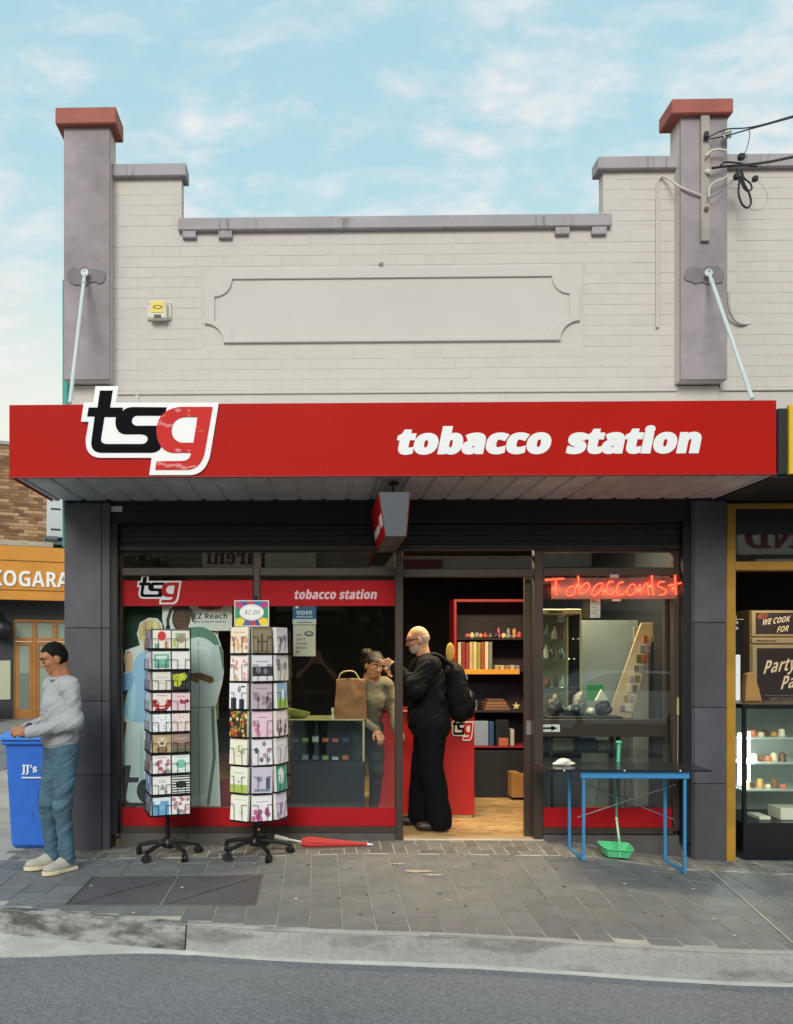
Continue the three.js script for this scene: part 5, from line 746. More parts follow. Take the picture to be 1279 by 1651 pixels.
{
  // fat eight-sided tower with tall cards and price sign
  const z = 0.27, x = X(412, z, 1380), rk = thing('card_rack', 'wide eight sided card rack on casters topped by a price sign', 'card rack', [x, gh(x, z), z], 0.30), rows = 7, pitch = 0.2155, ap = 0.213;
  const y0 = Y(1322, z + 0.19, 412) - rk.position.y; rackBase(rk, 5, 0.28, y0 + rows * pitch + 0.24, Math.PI / 2 - 0.15);
  part('core_drum', new THREE.CylinderGeometry(ap - 0.01, ap - 0.01, rows * pitch, 8, 1).rotateY(Math.PI / 8).translate(0, y0 + rows * pitch / 2 - 0.01, 0).toNonIndexed(), M('grey steel rack spine', 0x5a5b60, 0.55), rk);  // drum added as filler, keeps the open middle behind the cards dark
  const pk = merge([-1, 1].flatMap((s) => [rod([s * 0.078, 0.125, 0.03], [s * 0.036, 0.125, 0.045], 0.0022, 0.0022, 5), rod([s * 0.036, 0.125, 0.045], [s * 0.036, 0, 0.036], 0.0022, 0.0022, 5), rod([s * 0.036, 0, 0.036], [s * 0.036, -0.006, -0.008], 0.0022, 0.0022, 5)])), bar = bx(-0.077, 0.077, -0.014, -0.006, -0.01, 0.036, 0.002);
  const names = ['cream rose', 'olive brown', 'lilac grey bloom', 'pink photo', 'blush floral', 'charcoal banded', 'slate bloom', 'sage sprig', 'tuxedo pair', 'mauve bloom', 'blue and green landscape', 'beige sprig', 'autumn fruit', 'orchid pink', 'plum bloom', 'ivory rust flower', 'pale yellow wreath', 'grey rose mix', 'lavender script', 'peach sprig', 'green hill puppy', 'violet skyline', 'teal bulb', 'cream script', 'ivory plain', 'magenta bouquet', 'periwinkle', 'shell pink bird'];
  const r = rng(14), face = { 0: 1, 1: 2, 2: 3, 7: 0 }, where = ['left facet', 'front facet', 'right facet', 'far right facet'];
  for (let f = 0; f < 8; f++) for (let i = 0; i < rows; i++) {
    if (!(f in face)) continue; const ang = f * Math.PI / 4 + 0.0, q = new THREE.Quaternion().setFromAxisAngle(new THREE.Vector3(0, 1, 0), ang), ly = y0 + (rows - 1 - i) * pitch, p = new THREE.Vector3(0, ly, ap).applyQuaternion(q);
    inst('pocket_wire', pk, mat.blackMetal, rk, p.toArray(), q); inst('pocket_bar', bar, mat.blackMetal, rk, p.toArray(), q);
    const k = face[f], idx = 18 + i * 4 + k, t = 0.022 + 0.012 * r(), lp = new THREE.Vector3((r() - 0.5) * 0.008, ly + 0.001, ap + 0.006 + t / 2).applyQuaternion(q);
    placeCard(rk, lp.toArray(), ang, -0.03 - 0.04 * r(), (r() - 0.5) * 0.035, idx, 0.158, 0.198 + 0.006 * (r() - 0.5), t, `${names[i * 4 + k]} greeting card, ${i === 6 ? 'bottom' : ORD[i]} row, ${where[k]} of the eight sided rack`, 'tall cards on the eight sided rack');
  }
  const sx0 = X(378, z + 0.05, 990) - x, sx1 = X(434, z + 0.05, 990) - x, sy0 = Y(1010, z + 0.05, 406) - rk.position.y, sy1 = Y(968, z + 0.05, 406) - rk.position.y;
  const tex = canvasTex(512, 384, (g, w, h) => { const P = ['#2f8a5a', '#b53a6a', '#3f4a9a', '#c23a35', '#7a4a8c', '#2c6a9a', '#a83a7a', '#31906a']; for (let k = 0; k < 16; k++) { g.fillStyle = P[k % 8]; g.beginPath(); g.moveTo(w / 2, h / 2); g.lineTo(w / 2 + Math.cos(k * 0.3927) * 500, h / 2 + Math.sin(k * 0.3927) * 500); g.lineTo(w / 2 + Math.cos(k * 0.3927 + 0.3927) * 500, h / 2 + Math.sin(k * 0.3927 + 0.3927) * 500); g.fill(); } g.fillStyle = '#e6cf2a'; for (const s of [0, 1]) { g.beginPath(); const x = s ? w : 0, d = s ? -1 : 1; g.moveTo(x + d * 20, h - 110); g.lineTo(x + d * 90, h - 130); g.lineTo(x + d * 160, h - 90); g.lineTo(x + d * 120, h - 12); g.lineTo(x + d * 16, h - 12); g.fill(); } g.strokeStyle = '#cfd3cc'; g.lineWidth = 14; g.strokeRect(7, 7, w - 14, h - 14); g.fillStyle = '#eceae6'; g.beginPath(); g.ellipse(w / 2, h * 0.46, 178, 118, 0, 0, 7); g.fill(); g.strokeStyle = '#a9aaa6'; g.lineWidth = 5; g.beginPath(); g.ellipse(w / 2, h * 0.46, 160, 100, 0, 0.4, 2.7); g.stroke(); g.beginPath(); g.ellipse(w / 2, h * 0.46, 160, 100, 0, 3.6, 5.9); g.stroke(); g.fillStyle = '#5d5a58'; g.font = 'italic 92px serif'; g.textAlign = 'center'; g.fillText('$2.00', w / 2, h * 0.46 + 32); });
  const ps = new THREE.Group(); ps.name = 'price_board'; ps.rotation.y = -0.30; rk.add(ps);
  sheet('price_sign', sx0, sx1, sy0, sy1, 0.046, 0.056, print('price sign print', tex, 0.4), ps, mat.white); part('sign_backing', bx(sx0 - 0.006, sx1 + 0.006, sy0 - 0.006, sy1 + 0.004, 0.03, 0.0455, 0.003), mat.blackPlastic, ps);
  part('sign_clip', [bx((sx0 + sx1) / 2 - 0.06, (sx0 + sx1) / 2 + 0.06, sy0 - 0.03, sy0 - 0.007, 0.0, 0.05, 0.004), rod([0, y0 + rows * pitch, 0], [(sx0 + sx1) / 2, sy0 - 0.02, 0.03], 0.01)], mat.blackPlastic, rk);
}

// ================= neon sign =================
{
  const z = -0.055, T = (x, y) => [...at(870 + x / 5.33, 910 + y / 5.33, z), z], o = thing('neon_sign', 'glowing red neon sign reading Tobacconist across the right window', 'neon sign', [...T(640, 300).slice(0, 2), z]);
  const S = ['50,135 130,127 212,122', '140,126 143,200 145,265', '268,192 238,222 231,255 258,271 298,252 311,216 292,190', '332,98 339,180 346,250 396,233 430,190 414,160 382,173 350,212', '545,162 500,170 457,222 450,260 478,266 520,228 545,162 541,226 556,266', '636,152 602,150 576,198 580,248 614,257 650,232', '722,150 686,160 665,206 668,254 700,263 735,236', '792,172 756,214 754,254 784,266 820,236 826,196 806,170', '860,170 868,216 871,262 880,225 903,180 925,160 933,200 937,263', '965,95 969,180 978,265', '1076,150 1032,154 1016,184 1050,202 1086,226 1074,255 1034,263', '1165,90 1168,180 1173,262', '1108,182 1166,168 1223,158'];
  const glow = M('red neon gas', 0x220000, 0.3, { emissive: new THREE.Color(1, 0.16, 0.075), emissiveIntensity: 2.2 });
  S.forEach((s, i) => part('neon_tube_light', tube(s.split(' ').map((p) => T(...p.split(',').map(Number))), 0.0055, 40, 8, i === 2 || i === 7), glow, o));
  const haloShell = M('red halo glow shell', 0x8a1208, 0.5, { emissive: new THREE.Color(1, 0.05, 0.02), emissiveIntensity: 0.55, transparent: true, opacity: 0.5 });  // added emissive shell that imitates the red halo around the tubes
  S.forEach((s, i) => part('neon_halo_shell', tube(s.split(' ').map((p) => T(...p.split(',').map(Number))), 0.0125, 40, 10, i === 2 || i === 7), haloShell, o));
  const pl = new THREE.PlaneGeometry(X(1092, z) - X(890, z), Y(932, z) - Y(966, z)); pl.translate((X(1092, z) + X(890, z)) / 2, (Y(932, z) + Y(966, z)) / 2, z - 0.016); part('backing_plate', pl, M('acrylic tinted with neon glow', 0xd98a80, 0.5, { transmission: 0.82, thickness: 0 }), o);  // clear plate, red glow of the tubes put into its colour
  for (const [a, b] of [[140, 130], [335, 110], [700, 262], [968, 105], [1170, 250]]) part('tube_clip', rod([...T(a, b).slice(0, 2), z - 0.016], T(a, b), 0.004, 0.004, 6), mat.white, o);
  part('hanging_lead', tube(['915,135 950,98 1010,97 1090,118 1140,92 1195,105 1222,150'].join('').split(' ').map((p) => T(...p.split(',').map(Number))), 0.003, 50, 6), M('red lead', 0x9a2a22, 0.5), o);
  for (const [a, b, c, d] of [[612, 85, 688, 130], [632, 275, 706, 315]]) { const [x0, y1] = T(a, b), [x1, y0] = T(c, d); part('fixing_tape', bx(x0, x1, y0, y1, z - 0.02, z - 0.0185, 0.0004), M('pale tape', 0xa79a9c, 0.6), o); }
  for (const [x, y] of [[143, 200], [339, 180], [577, 222], [667, 230], [868, 216], [969, 180], [1168, 200]]) { const l = new THREE.PointLight(new THREE.Color(1, 0.13, 0.05), 0.022); l.position.set(...V3(T(x, y)).sub(o.position).toArray()); l.shadow.radius = 0.2; o.add(l); }
}

// ================= on the footpath =================
{
  // folding table
  const blue = M('sky blue powder coated steel', 0x3f8cc4, 0.4, { map: mild }), zf = 0.47, zr = 0.12, o = thing('folding_table', 'blue steel framed table with thin black top outside the window', 'table', [X(1022, zf, 1300), gh(2.5, 0.3), 0.3]);
  const gl = gh(X(940, zf, 1400), 0.3), gr = gh(X(1104, zf, 1400), 0.3), ty = Y(1243, zf, 1022), t = 0.0165;
  const tp = part('table_top', bx(X(880, 0.52, 1236), X(1147, 0.52, 1236), ty + 0.002, ty + 0.018, 0.08, 0.53, 0.004), M('black laminate top', 0x22242a, 0.22), o);
  for (const [px, g] of [[941, gl], [1104, gr]]) { const x = X(px, zf, 1330); const sq = (a, b) => bx(Math.min(a[0], b[0]) - t / 2, Math.max(a[0], b[0]) + t / 2, Math.min(a[1], b[1]) - t / 2, Math.max(a[1], b[1]) + t / 2, Math.min(a[2], b[2]) - t / 2, Math.max(a[2], b[2]) + t / 2, 0.003);
    part('leg', bx(x - 0.01, x + 0.01, g, ty - 0.026, zf - 0.012, zf + 0.012, 0.003), blue, o); part('leg', bx(x - 0.01, x + 0.01, g, ty - 0.026, zr - 0.012, zr + 0.012, 0.003), blue, o); part('foot_bar', bx(x - 0.0115, x + 0.0115, g + 0.002, g + 0.026, zr + 0.0125, zf - 0.0125, 0.003), blue, o); part('side_rail', bx(x - 0.0115, x + 0.0115, ty - 0.025, ty - 0.001, zr + 0.0, zf - 0.0125, 0.003), blue, o); }
  part('front_rail', bx(X(935, zf, 1250), X(1110, zf, 1250), ty - 0.055, ty + 0.001, zf + 0.001, zf + 0.026, 0.004), M('glossy sky blue rail', 0x3f8cc4, 0.12, { clearcoat: 1, clearcoatRoughness: 0.1 }), o);
  const q = (px, py) => [...at(px, py, zr), zr]; part('brace', rod(q(931, 1318), q(1090, 1265), 0.004), M('steel brace', 0x76838a, 0.4, { metalness: 0.5 }), o); part('brace', rod([...q(945, 1265).slice(0, 2), zr - 0.009], [...q(1088, 1322).slice(0, 2), zr - 0.009], 0.004), M('steel brace', 0x76838a, 0.4, { metalness: 0.5 }), o);
  for (const px of [910, 1007, 1097]) part('edge_screw', rod([X(px, 0.53, 1236), ty + 0.011, 0.529], [X(px, 0.53, 1236), ty + 0.011, 0.533], 0.006, 0.006, 8), mat.white, o);
  const cx = X(909, 0.3, 1224), blob = nets(folds(join([ell([0, 0.025, 0], [0.05, 0.03, 0.045]), ell([-0.05, 0.012, 0.01], [0.04, 0.016, 0.03]), ell([0.055, 0.012, 0], [0.035, 0.014, 0.03])], 0.03), 0.008, 40, 40, 3), [-0.12, -0.01, -0.08], [0.12, 0.09, 0.08], 0.006); blob.translate(cx, ty + 0.021, 0.3); one('plastic_bag', 'crumpled white plastic bag lying on the black table top', 'bag', blob, M('white plastic film', 0xd9d6cb, 0.5));
}
{
  // long handled dustpan with a brush head over the table
  const gr1 = M('mint green plastic', 0x5fc68a, 0.4), z = 0.24, x = X(993, z, 1375), g = gh(x, z), o = thing('dustpan', 'mint green long handled dustpan standing under the blue table', 'dustpan', [x, g, z]);
  const w0 = 0.118, w1 = 0.095, y = 0.07; const S = (a, b, d) => { const s = new THREE.Shape(); s.moveTo(-a, d); s.lineTo(a, d); s.quadraticCurveTo(a + 0.004, -d * 0.4, b, -d); s.lineTo(-b, -d); s.quadraticCurveTo(-a - 0.004, -d * 0.4, -a, d); return s; };
  const ring = S(w0, w1, 0.075), inn = S(w0 - 0.006, w1 - 0.006, 0.069); const rimS = ring.clone(); rimS.holes.push(new THREE.Path(inn.getPoints(8)));
  const wallg = new THREE.ExtrudeGeometry(rimS, { depth: y, bevelEnabled: false, curveSegments: 8 }); wallg.rotateX(-Math.PI / 2); const fl = new THREE.ExtrudeGeometry(S(w0 - 0.004, w1 - 0.004, 0.071), { depth: 0.006, bevelEnabled: false }); fl.rotateX(-Math.PI / 2);
  const pos = wallg.attributes.position; for (let i = 0; i < pos.count; i++) { const h = pos.getY(i) / y; pos.setX(i, pos.getX(i) * lerp(0.82, 1.03, h)); pos.setZ(i, pos.getZ(i) * lerp(0.85, 1.05, h)); } const p2 = fl.attributes.position; for (let i = 0; i < p2.count; i++) { p2.setX(i, p2.getX(i) * 0.83); p2.setZ(i, p2.getZ(i) * 0.86); }
  wallg.computeVertexNormals(); for (const q of [wallg, fl]) { q.rotateZ(-0.06); q.rotateX(0.12); q.translate(x, g + 0.02, z); } part('tray', [wallg, fl], gr1, o);
  const lip = ring.getPoints(10).slice(0, -1).map((p) => new THREE.Vector3(p.x * 1.05, y, -p.y * 1.07)); const lg = new THREE.TubeGeometry(new THREE.CatmullRomCurve3(lip, true), 60, 0.006, 6, true); lg.rotateZ(-0.06); lg.rotateX(0.12); lg.translate(x, g + 0.02, z); part('tray_rim', lg, gr1, o);
  const top = [...at(998, 1200, 0.02), 0.02], mid = [...at(994, 1318, 0.12), 0.12]; part('handle', rod([x, g + 0.02, z + 0.086], [x + 0.004, g + 0.16, z + 0.06], 0.011), gr1, o); part('handle_tube', rod([x + 0.004, g + 0.15, z + 0.062], mid, 0.0095), M('pale green tube', 0xa9c9ac, 0.45), o); part('handle_tube', rod(mid, top, 0.009), M('dark green tube', 0x3a7a62, 0.45), o);
  part('handle_grip', [rod([top[0] + (mid[0] - top[0]) * 0.4, lerp(top[1], mid[1], 0.4), lerp(top[2], mid[2], 0.4)], top, 0.013, 0.016), lathe([[0, 0.03], [0.02, 0.028], [0.024, 0.012], [0.016, 0], [0, 0]], ...top, 14)], M('jade grip', 0x4fae8b, 0.45), o);
}
{
  // furled red umbrella lying by the plinth
  const z = 0.1, A = [...at(486, 1352, z), z], B = [...at(592, 1358, z), z + 0.02], gA = gh(A[0], z); A[1] = gA + 0.045; B[1] = gh(B[0], z) + 0.018; const o = thing('umbrella', 'closed red umbrella with white handle lying against the plinth', 'umbrella', [A[0], gA, z]);
  const L = V3(A).distanceTo(V3(B)), g = new THREE.CylinderGeometry(0.012, 0.046, L, 40, 10), p = g.attributes.position; for (let i = 0; i < p.count; i++) { const a = Math.atan2(p.getZ(i), p.getX(i)), h = p.getY(i) / L + 0.5, k = 1 + 0.16 * Math.abs(Math.sin(a * 4 + h * 2)) * (1 - h) - 0.5 * Math.max(0, 0.12 - h) / 0.12; p.setX(i, p.getX(i) * k); p.setZ(i, p.getZ(i) * k * 0.8); } g.computeVertexNormals();
  g.applyQuaternion(new THREE.Quaternion().setFromUnitVectors(new THREE.Vector3(0, 1, 0), V3(B).sub(V3(A)).normalize())); g.translate((A[0] + B[0]) / 2, (A[1] + B[1]) / 2, (A[2] + B[2]) / 2); part('canopy', g, M('coral red fabric', 0xc23a34, 0.75), o);
  const C = [...at(443, 1346, z), z - 0.01]; C[1] = gA + 0.085; part('handle', [rod(A, [lerp(A[0], C[0], 0.55), lerp(A[1], C[1], 0.55), z], 0.009), rod([lerp(A[0], C[0], 0.5), lerp(A[1], C[1], 0.5), z], C, 0.015, 0.018)], M('off white plastic', 0xd3cfc6, 0.5), o); part('tip', rod(B, [B[0] + 0.045, B[1] - 0.002, B[2] + 0.008], 0.009, 0.006), mat.white, o);
}
{
  // wheelie bin by the corner
  const blue = M('blue bin plastic', 0x2a6dd0, 0.5, { map: dataTex(512, (u, v) => { const sc = sstep(0.66, 0.72, fbm(u * 40, v * 7, 4, 501, 40)) * sstep(0.5, 0.7, fbm(u * 6, v * 6, 3, 502, 6)); return lerp(0.78, 1, fbm(u * 9, v * 9, 5, 503, 9)) * (1 - 0.35 * sc); }, 0.9), bump: fine, bs: 0.0008 }), zf = 0.02, x0 = X(2, zf, 1200), x1 = x0 + 0.56, g = gh(-2.4, 0) - 0.004, H = Y(1190, zf, 40) - g, o = thing('wheelie_bin', 'tall blue wheelie bin with white lettering beside the corner pillar', 'bin', [(x0 + x1) / 2, g, zf - 0.3]);
  const taper = (geo, k) => { const p = geo.attributes.position, cx = (x0 + x1) / 2, cz = zf - 0.33; for (let i = 0; i < p.count; i++) { const h = clamp((p.getY(i) - g) / H), s = lerp(k, 1, h); p.setX(i, cx + (p.getX(i) - cx) * s); p.setZ(i, cz + (p.getZ(i) - cz) * lerp(0.82, 1, h)); } geo.computeVertexNormals(); return geo; };
  const body = new THREE.BoxGeometry(x1 - x0 - 0.03, H - 0.02, 0.62, 1, 6, 1); body.translate((x0 + x1) / 2, g + 0.01 + H / 2 - 0.005, zf - 0.33); part('body', uvBox(taper(cbox(x1 - x0 - 0.03, H - 0.015, 0.62, 0.03).translate((x0 + x1) / 2, g + 0.0 + H / 2 + 0.0005, zf - 0.33), 0.86)), blue, o);
  part('rim', bx(x0, x1, g + H - 0.06, g + H - 0.005, zf - 0.66, zf + 0.006, 0.012), blue, o);
  const lid = M('lighter blue lid', 0x4385de, 0.45), ls = new THREE.Shape(); ls.moveTo(zf + 0.03, g + H - 0.012); ls.lineTo(zf + 0.03, g + H + 0.012); ls.quadraticCurveTo(zf - 0.05, g + H + 0.04, zf - 0.3, g + H + 0.05); ls.lineTo(zf - 0.66, g + H + 0.06); ls.lineTo(zf - 0.7, g + H + 0.02); ls.lineTo(zf - 0.68, g + H - 0.012); const lgm = extrude(ls, 0, x1 - x0 + 0.03, 0.008); lgm.rotateY(-Math.PI / 2); lgm.translate(x1 + 0.015, 0, 0); part('lid', lgm, lid, o);
  const lettersY = Y(1250, zf - 0.02, 44), zz = zf - 0.02 - 0.05; part('lettering', lettering("JJ's", X(33, zf, 1240), X(58, zf, 1240), Y(1250, zf, 44), Y(1234, zf, 44), zf - 0.036, 0.01, { fat: 0.012, f: fontSerif }), mat.white, o); part('lettering_rule', bx(X(33, zf), X(70, zf), Y(1257.5, zf), Y(1255.5, zf), zf - 0.036, zf - 0.026, 0.0006), mat.white, o);
  for (const x of [x0 + 0.05, x1 - 0.09]) part('wheel', rod([x, g + 0.1, zf - 0.66], [x + 0.045, g + 0.1, zf - 0.66], 0.1, 0.1, 24), mat.blackPlastic, o);
  one('paper_sheet', 'white paper lying on the blue bin lid', 'paper', bx(X(20, zf - 0.1, 1172), X(58, zf - 0.1, 1172), g + H + 0.052, g + H + 0.058, zf - 0.40, zf - 0.12, 0.001).rotateX(0).translate(0, 0.002, 0), mat.white);
}
// ================= inside the tobacconist =================
const FY = gh(1.2, 0) + 0.008, IX0 = wallX0 + 0.21, IX1 = wallX1 - 0.21;
{
  const wood = M('honey timber vinyl floor', 0xffffff, 0.45, { map: dataTex(1024, (u, v) => { const row = Math.floor(v * 8), off = hash(row, 3, 5), pl = Math.floor((u + off) * 2), k = 0.8 + 0.3 * hash(row, pl, 9), g = fbm(u * 8 + row * 3.1, v * 90, 4, 201), kn = fbm(u * 14, v * 22, 4, 207), j = (v * 8 - row < 0.03) ? 0.6 : 1; const t = (0.45 + 0.8 * g) * k * j * (0.55 + 0.85 * kn); return [0.58 * t, 0.38 * t, 0.17 * t]; }, 1.2) });
  part('interior_floor', bx(IX0, IX1, -0.3, FY, -6, -0.171, 0.001), wood, shop);
  part('interior_ceiling', bx(IX0, IX1, 2.8, 2.86, -6, -0.352, 0.001), mat.innerCeil, shop);
  part('interior_wall', bx(IX0, IX0 + 0.03, FY, 2.8, -6, -0.2, 0.001), mat.inner, shop); part('interior_wall', bx(IX1 - 0.03, IX1, FY, 2.8, -6, -0.2, 0.001), mat.inner, shop); part('interior_wall', bx(IX0 + 0.03, IX1 - 0.03, FY, 2.8, -6, -5.96, 0.001), mat.inner, shop);
  const lamp = (x, z, w, d, I, label) => { const y = 2.77, o = thing('ceiling_light', label, 'light', [x, y, z]); part('housing', bx(x - w / 2, x + w / 2, y, y + 0.03, z - d / 2, z + d / 2, 0.004), mat.white, o); part('diffuser_light', bx(x - w / 2 + 0.02, x + w / 2 - 0.02, y - 0.008, y - 0.0005, z - d / 2 + 0.02, z + d / 2 - 0.02, 0.001), M('lit warm diffuser', 0xffffff, 0.5, { emissive: new THREE.Color(1, 0.8, 0.5), emissiveIntensity: 1.5 }), o); const l = new THREE.RectAreaLight(new THREE.Color(1, 0.77, 0.45), I, w - 0.04, d - 0.04); l.rotation.x = -Math.PI / 2; l.position.set(0, -0.012, 0); o.add(l); };
  lamp(1.25, -0.75, 1.1, 0.3, 52, 'warm ceiling light panel above the shop doorway'); lamp(0.35, -0.85, 0.9, 0.25, 24, 'warm ceiling light panel above the serving counter'); lamp(2.3, -0.62, 0.8, 0.25, 55, 'warm ceiling light panel above the glass cabinet');
}
const zi = -0.2, PI2 = (px, z) => X(px, z, 1150), box2 = (a, b, c, d, z, t, ch = 0.003) => pbx(a, b, c, d, z, t, ch);
{
  // cardboard figures in the left window (print on cut-out board)
  const K = 3, ox = 185, oy = 960, tex = canvasTex(200 * K, 360 * K, (g) => {
    g.scale(K, K); g.translate(-ox, -oy); const br = (c) => '#' + [1, 3, 5].map((i) => Math.min(250, Math.round(parseInt(c.slice(i, i + 2), 16) * 1.3 + 8)).toString(16).padStart(2, '0')).join('');
    const poly = (c, s) => { g.fillStyle = br(c); g.beginPath(); const q = s.trim().split(/\s+/).map((p) => p.split(',').map(Number)), n = q.length; for (let i = 0; i < n; i++) { const a = q[i], b = q[(i + 1) % n], m = [(a[0] + b[0]) / 2, (a[1] + b[1]) / 2], p = q[(i + n - 1) % n]; if (!i) g.moveTo((p[0] + a[0]) / 2, (p[1] + a[1]) / 2); g.quadraticCurveTo(a[0], a[1], m[0], m[1]); } g.fill(); };
    g.fillStyle = '#eef2f0'; g.fillRect(ox, oy, 200, 360);
    // shorter figure: bob hair, blue smock, pale trousers
    poly('#aebfc2', '206,1160 246,1160 250,1300 193,1300'); poly('#94a8ad', '226,1175 231,1175 233,1300 226,1300'); poly('#7da3c4', '222,1052 250,1048 252,1168 196,1163 208,1110 207,1092'); poly('#6a92b6', '232,1060 238,1060 242,1165 234,1165'); poly('#8fb3cf', '214,1100 220,1100 218,1164 204,1162'); poly('#6b90b2', '195,1090 215,1080 216,1112 194,1118'); poly('#bf9678', '203,1052 215,1050 214,1084 205,1086 201,1066'); poly('#a33a32', '205,1050 209,1050 209,1053 205,1053'); poly('#c9a184', '228,1022 248,1022 248,1048 232,1050'); poly('#b09a6a', '222,1014 232,1000 248,998 262,1008 264,1030 230,1028 226,1036'); poly('#99845a', '232,1002 240,1002 236,1026 230,1026'); poly('#c9b684', '246,1000 254,1002 256,1024 250,1026');
    // taller figure: green collared pale track suit, hands clasped, striped trousers
    const limb = (c, w, ...p) => { g.strokeStyle = br(c); g.lineWidth = w; g.lineCap = g.lineJoin = 'round'; g.beginPath(); p.forEach(([x, y], i) => i ? g.lineTo(x, y) : g.moveTo(x, y)); g.stroke(); };
    
    limb('#98a49e', 30, [306, 1130], [308, 1300]); limb('#a0aca6', 30, [334, 1130], [338, 1300]); limb('#4b5852', 5, [343, 1140], [346, 1220], [336, 1296]); limb('#7f8c86', 3, [320, 1150], [322, 1300]);
    poly('#a9b2b0', '288,1024 350,1022 358,1060 352,1146 292,1148 286,1080'); poly('#4a6a56', '286,1022 300,1012 330,1010 348,1020 358,1050 350,1044 330,1026 302,1030 290,1044'); limb('#9aa5a2', 20, [350, 1050], [354, 1086], [338, 1094]); limb('#3f5a49', 5, [356, 1044], [362, 1078]); limb('#8f9a97', 16, [292, 1050], [290, 1086]); limb('#87928f', 2, [320, 1034], [322, 1146]); limb('#d4d8d6', 4, [314, 1045], [332, 1045]);
    limb('#5a3d2d', 11, [340, 1096], [322, 1090], [306, 1092]); limb('#6d4c38', 7, [306, 1092], [318, 1098]); limb('#6f7a78', 2, [294, 1142], [350, 1140]);
    g.fillStyle = '#4e3426'; g.beginPath(); g.ellipse(293, 996, 15, 22, 0.1, 0, 7); g.fill(); limb('#4e3426', 16, [296, 1010], [300, 1024]); g.fillStyle = '#654531'; g.beginPath(); g.ellipse(291, 998, 9, 15, 0.1, 0, 7); g.fill(); limb('#2b1d16', 1.6, [284, 994], [289, 993]); limb('#2b1d16', 1.6, [294, 993], [299, 994]); limb('#3a251b', 2, [287, 1008], [296, 1008]); limb('#3c281d', 2, [291, 995], [290, 1002]); poly('#211712', '276,986 282,972 304,972 310,988 304,982 284,982'); limb('#2d201a', 5, [276, 984], [271, 1000], [272, 1016]); limb('#2d201a', 5, [309, 984], [312, 1000]);
    // lower emblem corner print
    g.save(); g.translate(190, 1232); g.scale(0.115, 0.115); g.fillStyle = '#15202a'; g.fill(new Path2D('M90,20 L190,20 L165,190 L300,190 L290,260 L150,260 L120,470 Q115,540 190,545 L520,545 L510,620 L160,620 Q20,610 40,480 L70,260 L0,260 L12,190 L72,190 Z')); g.beginPath(); g.ellipse(400, 380, 130, 170, 0, 0, 7); g.fill(); g.restore();
  });
  const pm = print('cut-out print', tex, 0.5), z = -0.21;
  const cut = (label, str) => { const s = new THREE.Shape(); str.trim().split(/\s+/).forEach((p, i) => { const q = at(...p.split(',').map(Number), z); i ? s.lineTo(...q) : s.moveTo(...q); }); const g = new THREE.ExtrudeGeometry(s, { depth: 0.005, bevelEnabled: false }), p = g.attributes.position, uv = g.attributes.uv; const A = at(ox, oy, z), B = at(ox + 200, oy + 360, z); for (let i = 0; i < p.count; i++) uv.setXY(i, (p.getX(i) - A[0]) / (B[0] - A[0]), 1 - (p.getY(i) - A[1]) / (B[1] - A[1])); g.translate(0, 0, z); g.computeBoundingBox(); const b = g.boundingBox, c = [(b.min.x + b.max.x) / 2, b.min.y, z]; g.translate(-c[0], -c[1], -c[2]); const m = part('cardboard_figure', g, [pm, mat.paper], scene); m.position.set(...c); m.userData = { label, category: 'standee' }; };
  cut('cardboard cut-out figure in a blue smock behind the slim card rack', '193,1300 193,1240 205,1165 195,1160 207,1112 194,1116 193,1092 203,1082 200,1060 203,1048 216,1044 226,1040 221,1022 226,1004 240,996 254,997 262,1006 264,1030 252,1046 256,1110 254,1170 258,1300');
  cut('cardboard cut-out figure in a pale track suit with green collar', '262,976 310,976 312,1004 330,1012 350,1022 360,1050 361,1085 358,1104 348,1140 352,1200 356,1300 300,1300 300,1150 290,1140 282,1040 268,1022 262,1000');
  one('backing_board', 'dark green backing board behind the cardboard figures', 'board', box2(197, 262, 975, 1120, -0.3, 0.01), M('dark green card', 0x2b4a38, 0.8, { map: mild }));
  const tx = canvasTex(512, 320, (g, w, h) => { g.fillStyle = '#efefe8'; g.fillRect(0, 0, w, h); g.fillStyle = '#b02a33'; g.beginPath(); g.ellipse(w / 2, 12, 150, 44, 0, 0, 7); g.fill(); g.fillStyle = '#222429'; g.font = 'bold 60px sans-serif'; g.textAlign = 'center'; g.fillText('BIC', w / 2, 40); g.font = 'bold 98px sans-serif'; g.fillText('EZ Reach', w / 2, 165); g.font = 'bold 33px sans-serif'; g.fillText('THE ULTIMATE LIGHTER', w / 2, 215); });
  const [a0, b0] = at(305, 1017, -0.24), [a1, b1] = at(374, 977, -0.24); const ps = sheet('poster', a0, a1, b0, b1, -0.25, -0.244, print('lighter poster print', tx, 0.5), scene, mat.paper); ps.userData = { label: 'pale lighter poster reading EZ Reach behind the track suit figure', category: 'poster' };
  one('red_panel', 'dark red floor standing card panel behind the pale trouser legs', 'panel', box2(300, 408, 1256, 1302, -0.26, 0.01), M('dark red card', 0x7a1420, 0.6));
  one('display_strip', 'pale vertical strip of shelving behind the left window', 'strip', box2(346, 352, 1010, 1160, -0.3, 0.01), M('pale yellow strip', 0xb9ad7d, 0.6));
  // notices in the middle window
  const tv = canvasTex(256, 160, (g, w, h) => { g.fillStyle = '#2a5a80'; g.fillRect(0, 0, w, h); g.fillStyle = '#dfe6ea'; g.font = 'bold 58px sans-serif'; g.textAlign = 'center'; g.fillText('VIDEO', w / 2, 95); g.font = 'bold 25px sans-serif'; g.fillText('SURVEILLANCE', w / 2, 130); g.fillRect(30, 4, 30, 22); g.fillStyle = '#cfcfc8'; g.fillRect(0, 148, w, 12); });
